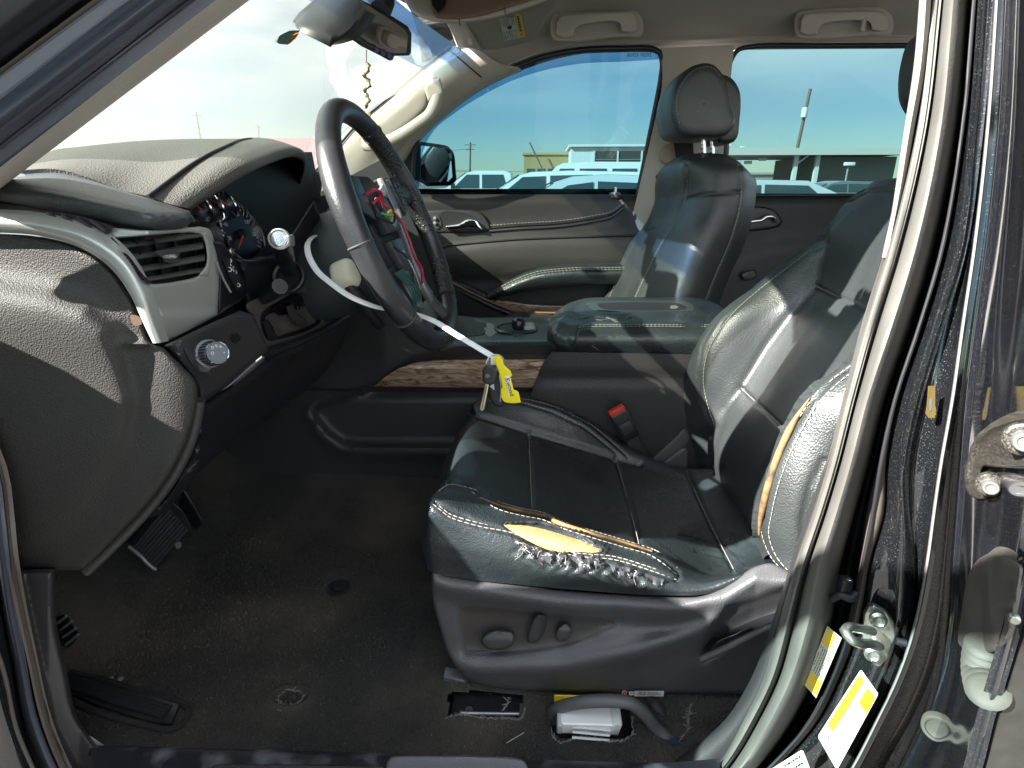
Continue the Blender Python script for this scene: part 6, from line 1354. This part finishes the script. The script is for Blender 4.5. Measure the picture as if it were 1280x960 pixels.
# the driver door, swung wide open beyond the left edge of the picture
D_TH, D_BL, D_LN, D_TOP, D_HX, D_SAIL = 46, 1.14, 1.24, 1.72, -.93, 1.50
def build_door():
    H_ = np.array([D_HX,.35,0]); th = math.radians(D_TH); dd = np.array([math.cos(th),-math.sin(th),0]); dn2 = np.array([dd[1],-dd[0],0]); b, l, t = D_BL, D_LN, D_TOP
    def DD(s, z, o=0.): return H_+dd*s+np.array([0,0,z])+dn2*o
    ddr = prism('driver_door', [DD(0,.46),DD(l-.10,.46),DD(l-.02,.75),DD(l,b),DD(.0,b)], tuple(dn2*.10), paint, suv, bev=.02, label='driver door swung wide open')
    tube('window_frame', [DD(.02,b-.01,.05),DD(.32,b+.27,.06),DD(.55,t-.05,.08),DD(.84,t,.09),DD(l-.10,t-.01,.09),DD(l-.04,t-.16,.07),DD(l-.02,b-.01,.05)], .028, rubberb, ddr, ns=50)
    prism('window_glass', [DD(.04,b-.01,.05),DD(.32,b+.25,.06),DD(.55,t-.06,.08),DD(l-.10,t-.03,.09),DD(l-.03,b-.01,.05)], tuple(dn2*.004), glass('driver_window_glass',(.75,.85,.85),.7), ddr)
    s_ = D_SAIL
    prism('sail_panel', [DD(.02,b-.01,.03),DD(.10+(s_-b)*1.1,b-.01,.03),DD(.06+(s_-b)*.8,s_,.05),DD((s_-b)*.8,s_,.05)], tuple(dn2*.03), plastm, ddr)
    mesh('door_mirror', *tube_geo([DD(.14,b+.05,-.02),DD(.16,b+.07,-.12),DD(.18,b+.07,-.22)], [.05,.09,.08], 14), plastb, ddr, 60.)
    return ddr
build_door()
# ------------------------------------------------------------ loose things
def onrim(a, h=0.): return WL(RW*math.cos(a), RW*math.sin(a), h)
tie = np.vstack([PT([(404,290,.90),(396,294,.86),(388,299,.82),(384,308,.79),(386,320,.775),(396,338,.765),(414,354,.755),(437,370,.75),(462,381,.755),(490,388,.775),(515,392,.80),(540,400,.775),(570,418,.745),(600,436,.722),(622,449,.705)])])
tz = mesh('cable_tie', *tube_geo(cat(tie, 120), .0042, 8, flat=.42, up=(0,-.6,.8)), white, None, 60.)
tag(tz, 'long white plastic cable tie looped round the steering column, holding the keys', 'cable tie')
kr0 = P(624,452,.70)
keys = empty('key_ring', kr0, 'bunch of keys with a yellow tag hanging from the white cable tie', 'keys')
box('tie_head', P(619,450,.703), (.006,.004,.006), white, tz, bev=.002)
mesh('split_ring', *tube_geo([P(619,455,.702)+.013*np.array([math.cos(a)*.9,.35*math.cos(a),math.sin(a)]) for a in np.linspace(0,6.28,33)[:-1]], .0010, 8, True), zinc, keys, 60.)
mesh('split_ring', *tube_geo([P(611,456,.700)+.007*np.array([math.cos(a)*.5,.6*math.cos(a),math.sin(a)]) for a in np.linspace(0,6.28,33)[:-1]], .0008, 8, True), zinc, keys, 60.)
yt = [(617,446),(623,444),(628,449),(630,456),(638,464),(640,470),(638,471,1),(642,487,1),(647,489),(651,503,1),(645,504),(630,502),(627,497),(626,487,1),(628,484,1),(623,463)]
tg = relief('key_tag', yt, lambda x,y: .690-.0004*(x-620), yellow, keys, step=3, thick=.0025, edge=(1.2,.0008))
qd = PT([(631.5,470,.6845),(636.5,469,.6835),(642.5,497,.683),(636.5,498.5,.684)])
sticker('tag_insert', qd, [(rect(0,0,1,1), print_w)], keys)
text('tag_writing', 'Kwood', P(637,484,.6815), P(641,496,.6812)-P(634,472,.6825), P(640,483.4,.6815)-P(636,484.4,.6815), .0085, print_k, keys)
kk = relief('key_head', [(604,461),(609,456),(615,457),(621,462),(621,470),(617,480),(611,481),(604,477),(603,470)], .682, plastb, keys, step=2.5, thick=.008, edge=(2,.003))
relief('key_emblem', [(606.5,468.5,1),(609,467,1),(612.5,468.5,1),(612.5,471,1),(609,472.5,1),(606.5,471,1)], .6808, M('emblem_grey',(.10,.11,.12),.4), keys, step=2, thick=.001, sm=False)
prism('key_blade', PT([(606.5,480,.684),(611,481,.684),(605.2,512,.688),(602.5,514.5,.688),(599.5,512,.688)]), (.0,.0022,.0004), M('nickel_brass_key',(.52,.46,.34),.3,metal=.9), keys, bev=.0004)
tube('key_groove', PT([(608.5,482,.6835),(602.6,511,.6875)]), .0006, M('key_groove_dark',(.18,.15,.10),.4,metal=.6), keys, n=5)
fb = relief('remote_fob', [(612,470),(620,463),(626,466),(629,480),(630,500),(628,508),(621,508),(613,500),(610,488)], .697, plastm, keys, step=3, thick=.014, edge=(3,.005))
relief('fob_mark', [(612,483,1),(617.5,478,1),(618,488,1)], .6955, M('fob_pale',(.5,.52,.55),.4), keys, step=2, thick=.002, sm=False)
tube('fob_edge', PT([(624,469,.691),(626,480,.691),(625.5,502,.693)]), .0009, silver2, keys, n=6, ns=8)
# ornament hanging from the mirror
orn = empty('hanging_ornament', P(458,66,1.27), 'thin golden ornament hanging on a cord from the rear view mirror', 'ornament')
gold = M('pale_gold_metal',(.45,.36,.20),.35,metal=.7,bump=[('N',150,.6)])
tube('cord', PT([(458,62,1.27),(458,80,1.27)]), .0011, M('dark_cord',(.12,.11,.09),.7), orn, n=6)
geos = []
for k in range(9):
    y = 82+k*6.2; w = 2.2+2.2*math.sin(min(1,(k+.6)/8)*math.pi)
    a = k*1.9
    geos.append(tube_geo(PT([(458.5+math.sin(a)*w*.6,y-3.5,1.27),(459+math.sin(a+1)*w,y,1.268+.004*math.cos(a)),(458.8+math.sin(a+2)*w*.6,y+3.6,1.27)]), [.0022,.0048,.0022], 8))
multi('twisted_links', geos, gold, orn)
prism('pendant', PT([(457,140,1.27),(463,140,1.27),(463,151,1.27),(459,152,1.27),(456,149,1.27)]), (0,.004,0), gold, orn, bev=.001)
# ------------------------------------------------------------ outside: ground
ground = mesh('ground', [(-900,-900,0),(900,-900,0),(900,1500,0),(-900,1500,0)], [(0,1,2,3)], M('worn_asphalt_lot', (.13,.128,.122), .9, bump=[('N',3,.3)], var=(.35,(.10,.098,.094)), dust=(6,.5,.8,(.17,.165,.155),.5)), None, False, kind='structure')
C_ = np.array([0,0,CAMZ])
def at(px, dist): 
    """ground point below a sight line at a distance straight ahead"""
    q = P(px, 230, dist); return np.array([q[0], dist, 0.])
cw = M('white_car_paint',(.78,.79,.76),.25,coat=.6); cg = M('pale_grey_car_paint',(.58,.64,.65),.25,coat=.7); ck = M('tyre_black',(.02,.02,.02),.8); ctrim = M('car_trim_black',(.02,.022,.022),.4)
def sweep_body(name, prof, halfw, mat, par, tuck, org, n=9):
    """side profile swept across the width, narrowing by tuck at the top"""
    pr_ = np.array(prof, float); rows = []
    for f in np.linspace(-1,1,n):
        e = 1-.05*abs(f)**4
        rows.append([org+np.array([x*e if False else x, f*(halfw-tuck*max(0,(z-.95))), z*(1-.012*abs(f)**3)]) for x, z in pr_])
    g = np.array(rows); v, f_ = gridmesh(g, cv=True); m = len(pr_)
    f_ += [tuple(range(m)), tuple((n-1)*m+k for k in range(m))[::-1]]
    return mesh(name, v, f_, mat, par, 40.)
def side_panel(name, pts, halfw, tuck, mat, par, org, side=-1, off=.012):
    q = [org+np.array([x, side*(halfw-tuck*max(0,(z-.95))+off), z]) for x, z in pts]
    return prism(name, q, (0,-side*.01,0), mat, par)
def wheel(par, x, r, halfw, org, side=-1):
    t = lathe('wheel', org+np.array([x, side*(halfw-.16), r]), (0,side,0), [(r*.6,-.02),(r*.97,0),(r,.04),(r,.16),(r*.95,.19),(r*.66,.185),(r*.62,.15),(.001,.16)], ck, par, n=24)
    lathe('wheel_rim', org+np.array([x, side*(halfw-.16), r]), (0,side,0), [(r*.62,.15),(r*.60,.165),(r*.2,.17),(r*.18,.185),(.001,.187)], silver2, t, n=20)
# white van, long, farthest row
o = at(735, 25.)
van = empty('white_van', o, 'long white van parked in the far row, only its high roof showing', 'van')
prof = [(-2.9,.55),(-2.95,.9),(-2.75,1.15),(-2.0,1.3),(-1.35,1.98),(-1.1,2.10),(0,2.16),(2.8,2.14),(2.95,2.0),(3.0,.6)]
sweep_body('body', prof, 1.0, cw, van, .10, o)
for x0, x1 in ((-1.45,-.6),(-.45,.7),(.85,1.9),(2.0,2.75)): side_panel('window', [(x0,1.42),(x1,1.42),(x1-.05,1.88),(x0+.25 if x0 < -1 else x0+.03,1.88)], 1.0, .10, g_car, van, o)
for x in (-2.0,1.9): wheel(van, x, .36, 1.0, o)
# white pickup cab
o = at(606, 21.)
pu = empty('white_pickup_truck', o, 'white pickup truck facing left, seen beyond the wing mirror', 'pickup truck')
prof = [(-2.6,.55),(-2.65,.95),(-2.5,1.10),(-1.25,1.18),(-.55,1.66),(-.3,1.74),(.75,1.74),(.95,1.66),(1.05,1.15),(2.7,1.12),(2.75,.6)]
sweep_body('body', prof, .98, cw, pu, .14, o)
side_panel('window', [(-.98,1.17),(-.10,1.17),(-.10,1.60),(-.52,1.60)], .98, .14, g_car, pu, o); side_panel('window', [(0,1.17),(.85,1.17),(.72,1.60),(0,1.60)], .98, .14, g_car, pu, o)
side_panel('door_mirror', [(-1.05,1.15),(-.90,1.15),(-.90,1.32),(-1.05,1.32)], .98, .14, ctrim, pu, o, off=.12)
for x in (-1.75,1.75): wheel(pu, x, .40, .98, o)
prism('windshield', [o+np.array(q) for q in ((-1.23,-.80,1.20),(-1.23,.80,1.20),(-.58,.72,1.65),(-.58,-.72,1.65))], (-.012,0,.016), g_car, pu)
# white SUV with its windshield towards us
o = at(700, 14.5)
wsuv = empty('white_suv', o, 'white SUV facing left, its dark windshield standing between pickup and grey saloon', 'SUV')
prof = [(-2.35,.5),(-2.4,.85),(-2.2,1.02),(-1.55,1.08),(-.95,1.50),(-.7,1.57),(.2,1.60),(1.8,1.57),(2.2,1.40),(2.35,1.0),(2.35,.5)]
sweep_body('body', prof, .95, cw, wsuv, .22, o)
side_panel('window', [(-1.30,1.12),(-.35,1.12),(-.35,1.47),(-.88,1.45)], .95, .22, g_car, wsuv, o); side_panel('window', [(-.25,1.12),(.75,1.12),(.72,1.50),(-.25,1.48)], .95, .22, g_car, wsuv, o); side_panel('window', [(.85,1.12),(1.95,1.14),(1.75,1.46),(.85,1.50)], .95, .22, g_car, wsuv, o)
prism('windshield', [o+np.array(q) for q in ((-1.62,-.80,1.09),(-1.62,.80,1.09),(-.98,.70,1.49),(-.98,-.70,1.49))], (-.012,0,.014), g_car, wsuv)
for x in (-1.45,1.4): wheel(wsuv, x, .36, .95, o)
# grey saloon nearest
o = at(748, 10.2)
sal = empty('grey_saloon', o, 'pale grey saloon nearest the passenger window, roof and dark side glass showing', 'car')
prof = [(-2.2,.45),(-2.25,.75),(-2.1,.90),(-1.35,.98),(-.75,1.33),(-.45,1.42),(.1,1.455),(.7,1.43),(1.3,1.22),(1.9,1.05),(2.2,.95),(2.25,.5)]
sweep_body('body', prof, .90, cg, sal, .30, o)
side_panel('window', [(-1.05,1.00),(-.15,1.02),(-.15,1.33),(-.55,1.28)], .90, .30, g_car, sal, o); side_panel('window', [(-.08,1.02),(.80,1.04),(.72,1.31),(-.08,1.34)], .90, .30, g_car, sal, o)
prism('windshield', [o+np.array(q) for q in ((-1.40,-.74,.99),(-1.40,.74,.99),(-.78,.64,1.33),(-.78,-.64,1.33))], (-.012,0,.02), g_car, sal)
sticker('windshield_sticker', [o+np.array(q) for q in ((-1.15,-.60,1.145),(-1.15,-.30,1.145),(-1.02,-.30,1.215),(-1.02,-.60,1.215))], [(rect(0,0,1,1), lw)], sal)
for x in (-1.35,1.35): wheel(sal, x, .33, .90, o)
# cars seen through the rear window
def far_car(px, d, name, label, mat, hgt):
    o = at(px, d); r_ = empty(name, o, label, 'car')
    prof = [(-2.2,.5),(-2.25,.8),(-2.0,.95),(-1.2,1.0),(-.6,hgt-.1),(-.2,hgt),(1.0,hgt-.02),(1.8,hgt-.35),(2.2,1.0),(2.25,.5)]
    sweep_body('body', prof, .92, mat, r_, .25, o)
    side_panel('window', [(-1.0,1.02),(0,1.02),(0,hgt-.12),(-.5,hgt-.14)], .92, .25, g_car, r_, o); side_panel('window', [(.08,1.02),(1.3,1.03),(1.0,hgt-.13),(.08,hgt-.11)], .92, .25, g_car, r_, o)
    prism('windshield', [o+np.array(q) for q in ((-1.24,-.74,1.01),(-1.24,.74,1.01),(-.62,.62,hgt-.11),(-.62,-.62,hgt-.11))], (-.012,0,.02), g_car, r_)
    for x in (-1.35,1.35): wheel(r_, x, .33, .92, o)
    return r_
far_car(935, 14., 'grey_hatchback', 'pale grey car low in the rear door window, left of the canopy post', cg, 1.40)
far_car(1045, 24., 'dark_hatchback', 'dark green grey car in the rear door window, under the canopy', M('slate_car_paint',(.16,.19,.18),.25,coat=.6), 1.42)
# ---- buildings
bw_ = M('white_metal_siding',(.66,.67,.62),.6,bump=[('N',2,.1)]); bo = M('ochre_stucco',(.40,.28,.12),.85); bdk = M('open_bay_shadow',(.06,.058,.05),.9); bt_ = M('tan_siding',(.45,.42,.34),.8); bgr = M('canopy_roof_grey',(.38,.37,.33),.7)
o = at(775, 72.)
wb = empty('white_building', o, 'white metal building with a dark open bay above the parked van', 'building')
X0 = at(713,72.)[0]-o[0]; X1 = at(905,72.)[0]-o[0]
def zat(py, d, px=640): return float(P(px, py, d)[2])
zt = zat(183,72.,760)
box('wall', o+np.array([(X0+X1)/2, 6., zt/2]), ((X1-X0)/2,5.5,zt/2), bw_, wb)
box('roof_edge', o+np.array([(X0+X1)/2, 6., zt+.12]), ((X1-X0)/2+.3,5.9,.12), M('roof_cap_pale',(.70,.71,.66),.5), wb)
xa = at(742,71.)[0]-o[0]; za = zat(188,71.,760); zb = .2
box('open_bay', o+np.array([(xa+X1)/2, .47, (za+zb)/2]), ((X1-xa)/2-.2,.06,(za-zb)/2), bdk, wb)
for k in range(6): box('bay_post', o+np.array([xa+(X1-xa)*k/5.5, .36, za/2]), (.10,.06,za/2), bw_, wb)
for k in range(3): box('bay_rail', o+np.array([(xa+X1)/2, .38, za*(.55+.13*k)]), ((X1-xa)/2-.2,.03,.05), M('rail_grey',(.22,.22,.19),.7), wb)
o = at(683, 80.); zt = zat(193,80.,683)
ob = empty('ochre_building', o, 'low ochre building left of the white one', 'building')
xw = (at(712,80.)[0]-at(655,80.)[0])/2
box('wall', o+np.array([0,5,zt/2]), (xw,4.5,zt/2), bo, ob); box('parapet', o+np.array([0,5,zt+.12]), (xw+.2,4.7,.14), M('ochre_cap',(.46,.33,.15),.8), ob)
for k in range(4): box('window', o+np.array([-xw*.7+k*xw*.46,.47,zt*.55]), (.5,.05,.5), g_car, ob)
# canopy
d = 60.; o = at(1018, d); X0 = at(880,d)[0]-o[0]; X1 = at(1122,d)[0]-o[0]; zr = zat(190,d,1010); 
cb = empty('canopy_building', o, 'flat roofed canopy building beyond the rear door window', 'canopy')
box('roof_slab', o+np.array([(X0+X1)/2,5.,zr-.10]), ((X1-X0)/2,7.,.18), bgr, cb)
box('fascia', o+np.array([(X0+X1)/2,-2.06,zr-.05]), ((X1-X0)/2+.1,.06,.30), M('fascia_pale',(.58,.57,.50),.6), cb)
xb = at(1012,d)[0]-o[0]
box('back_wall', o+np.array([(xb+X1)/2,5.5,zr/2-.2]), ((X1-xb)/2-.3,5.,zr/2-.2), M('shed_wall',(.22,.22,.18),.8), cb)
for px in (984,1117,1010): box('post', o+np.array([at(px,d)[0]-o[0],-1.2,zr/2-.15]), (.18,.18,zr/2-.15), bw_, cb)
tube('brace', [o+np.array([at(984,d)[0]-o[0],-1.2,zr-1.2]), o+np.array([at(998,d)[0]-o[0],-1.2,zr-.35])], .08, bw_, cb, n=6)
lampm = M('lamp_white',(.8,.8,.75),.4)
for px, py in ((935,203),(953,199),(1058,211)): box('lamp', np.array([P(px,py,d+2)[0],d+2,P(px,py,d+2)[2]]), (.35,.2,.15), lampm, cb, bev=.05)
o = at(955, 110.); zt = zat(218,110.,955); xw = (at(1030,110.)[0]-at(890,110.)[0])/2
tb = empty('tan_building', o, 'low tan building seen under the canopy', 'building')
box('wall', o+np.array([0,5,zt/2]), (xw,5,zt/2), bt_, tb); box('roof', o+np.array([0,5,zt+.15]), (xw+.4,5.4,.18), bgr, tb)
box('loading_door', o+np.array([xw*.05,-.05,zt*.40]), (xw*.22,.06,zt*.36), M('door_brown',(.22,.19,.15),.8), tb)
for k in range(3): box('window', o+np.array([-xw*.8+k*xw*.18,-.05,zt*.55]), (.7,.05,.5), g_car, tb)
# ---- poles
pm = M('weathered_pole_wood',(.16,.13,.10),.9,bump=[('N',30,.5)])
def pole(name, label, a, b, d, r, arms=()):
    base = np.array([P(*b, d)[0], d, 0.]); A_ = P(*a, d); B_ = P(*b, d); v = (A_-B_)/(A_[2]-B_[2]); base = B_-v*B_[2]
    t = tube(name, [base, (base+A_)/2, A_], [r*1.25, r*1.1, r], pm, None, n=10); tag(t, label, 'utility pole')
    for f, w in arms:
        c = base+(A_-base)*f; tube('crossarm', [c+np.array([-w,-.12,0]), c+np.array([w,-.12,0])], .07, pm, t, n=6)
    return t, base, A_
p1, b1, a1 = pole('utility_pole', 'tall leaning wooden utility pole with a pale transformer, behind the canopy', (1013,111), (985,238), 78., .19)
tr_ = lathe('transformer', P(1005.5,141,77.6), (0,0,1), [(.30,-.55),(.36,-.5),(.36,.5),(.30,.58),(.001,.6)], M('transformer_grey',(.62,.63,.58),.5), p1, n=18)
p2, b2, a2 = pole('utility_pole', 'thin utility pole with crossarms left of the pickup truck', (588,178), (587,236), 120., .17, ((.95,1.1),(.86,.9)))
p3, b3, a3 = pole('antenna_mast', 'thin dark mast leaning left above the ochre building', (662,178), (674,203), 79., .10)
p3['category'] = 'mast'
d = 130.
for (px, ty, lab) in ((928,184,'slim light mast with a lamp head, left of the tall leaning pole'),(1061,205,'short dark post in front of the shed wall under the canopy')):
    dd_ = d if ty < 200 else 58.
    A_ = P(px, ty, dd_); B_ = np.array([A_[0], dd_, 0]); t = tube('light_mast', [B_, A_], .09, M('mast_grey',(.30,.30,.28),.6), None, n=8); tag(t, lab, 'light mast')
    box('lamp_head', A_+np.array([0,-.1,0]), (.45,.2,.15), lampm, t, bev=.04)
wires = []
for z, (px0, py0), (px1, py1) in ((0,(500,207),(640,215)),(1,(500,212),(700,214)),(2,(500,190),(588,186))):
    a = P(px0,py0,121.); b = P(px1,py1,118.); wires.append(tube_geo(cat(np.array([a,(a+b)/2-np.array([0,0,.25]),b]),16), .030, 5))
wl = multi('power_lines', wires, M('wire_black',(.03,.03,.03),.6), None); tag(wl, 'sagging power lines running to the thin utility pole', 'power lines')
# beyond the windshield: a hazy row of houses, trees and poles
hm = M('far_house',(.40,.36,.28),.9); hr_ = M('far_roof',(.25,.19,.15),.9)
for i, (px, d, w, h, lab) in enumerate(((97,150.,6.,5.6,'small hazy house, leftmost through the windshield'),(150,170.,7.,5.0,'low hazy house right of the leftmost one through the windshield'))):
    o = np.array([P(px,230,d)[0], d, 0.]); r_ = empty('house', o, lab, 'house', 'houses beyond the windshield')
    box('wall', o+np.array([0,0,h*.3]), (w,4,h*.3), hm, r_)
    prism('roof', [o+np.array([-w-.5,-4.5,h*.6]), o+np.array([w+.5,-4.5,h*.6]), o+np.array([w*.7,0,h]), o+np.array([-w*.7,0,h])], (0,.0,.2), hr_, r_)
    prism('roof_side', [o+np.array([-w-.5,4.5,h*.6]), o+np.array([w+.5,4.5,h*.6]), o+np.array([w*.7,0,h]), o+np.array([-w*.7,0,h])], (0,.0,.2), hr_, r_)
for px, ty, dd_, lab in ((245,140,100.,'left slim pole seen through the windshield above the dash'),(322,156,140.,'right slim pole seen through the windshield above the dash')):
    A_ = P(px, ty, dd_); B_ = np.array([A_[0], dd_, 0]); t = tube('utility_pole', [B_, A_], [.16,.12], pm, None, n=8); tag(t, lab, 'utility pole')
    tube('crossarm', [A_+np.array([-.9,0,-.5]), A_+np.array([.9,0,-.5])], .07, pm, t, n=6)
# red car ahead
o = np.array([P(412,230,6.5)[0], 6.5, 0.]); rc = empty('red_car', o, 'pale red car parked ahead, just visible left of the steering wheel', 'car')
crd = M('faded_red_paint',(.55,.10,.13),.3,coat=.4)
prof = [(-2.2,.5),(-2.25,.8),(-2.0,.98),(-1.2,1.15),(-.6,1.60),(-.2,1.72),(1.0,1.70),(1.8,1.35),(2.2,1.15),(2.25,.5)]
sweep_body('body', prof, .92, crd, rc, .25, o); side_panel('window', [(-1.0,1.06),(0,1.06),(0,1.42),(-.5,1.40)], .92, .25, g_car, rc, o); side_panel('window', [(.08,1.06),(1.3,1.07),(1.0,1.40),(.08,1.43)], .92, .25, g_car, rc, o)
for x in (-1.35,1.35): wheel(rc, x, .33, .92, o)
rc.rotation_euler.z = -math.pi/2
print('objects', len(bpy.data.objects), 'tris', sum(len(p.vertices)-2 for m_ in bpy.data.meshes for p in m_.polygons))
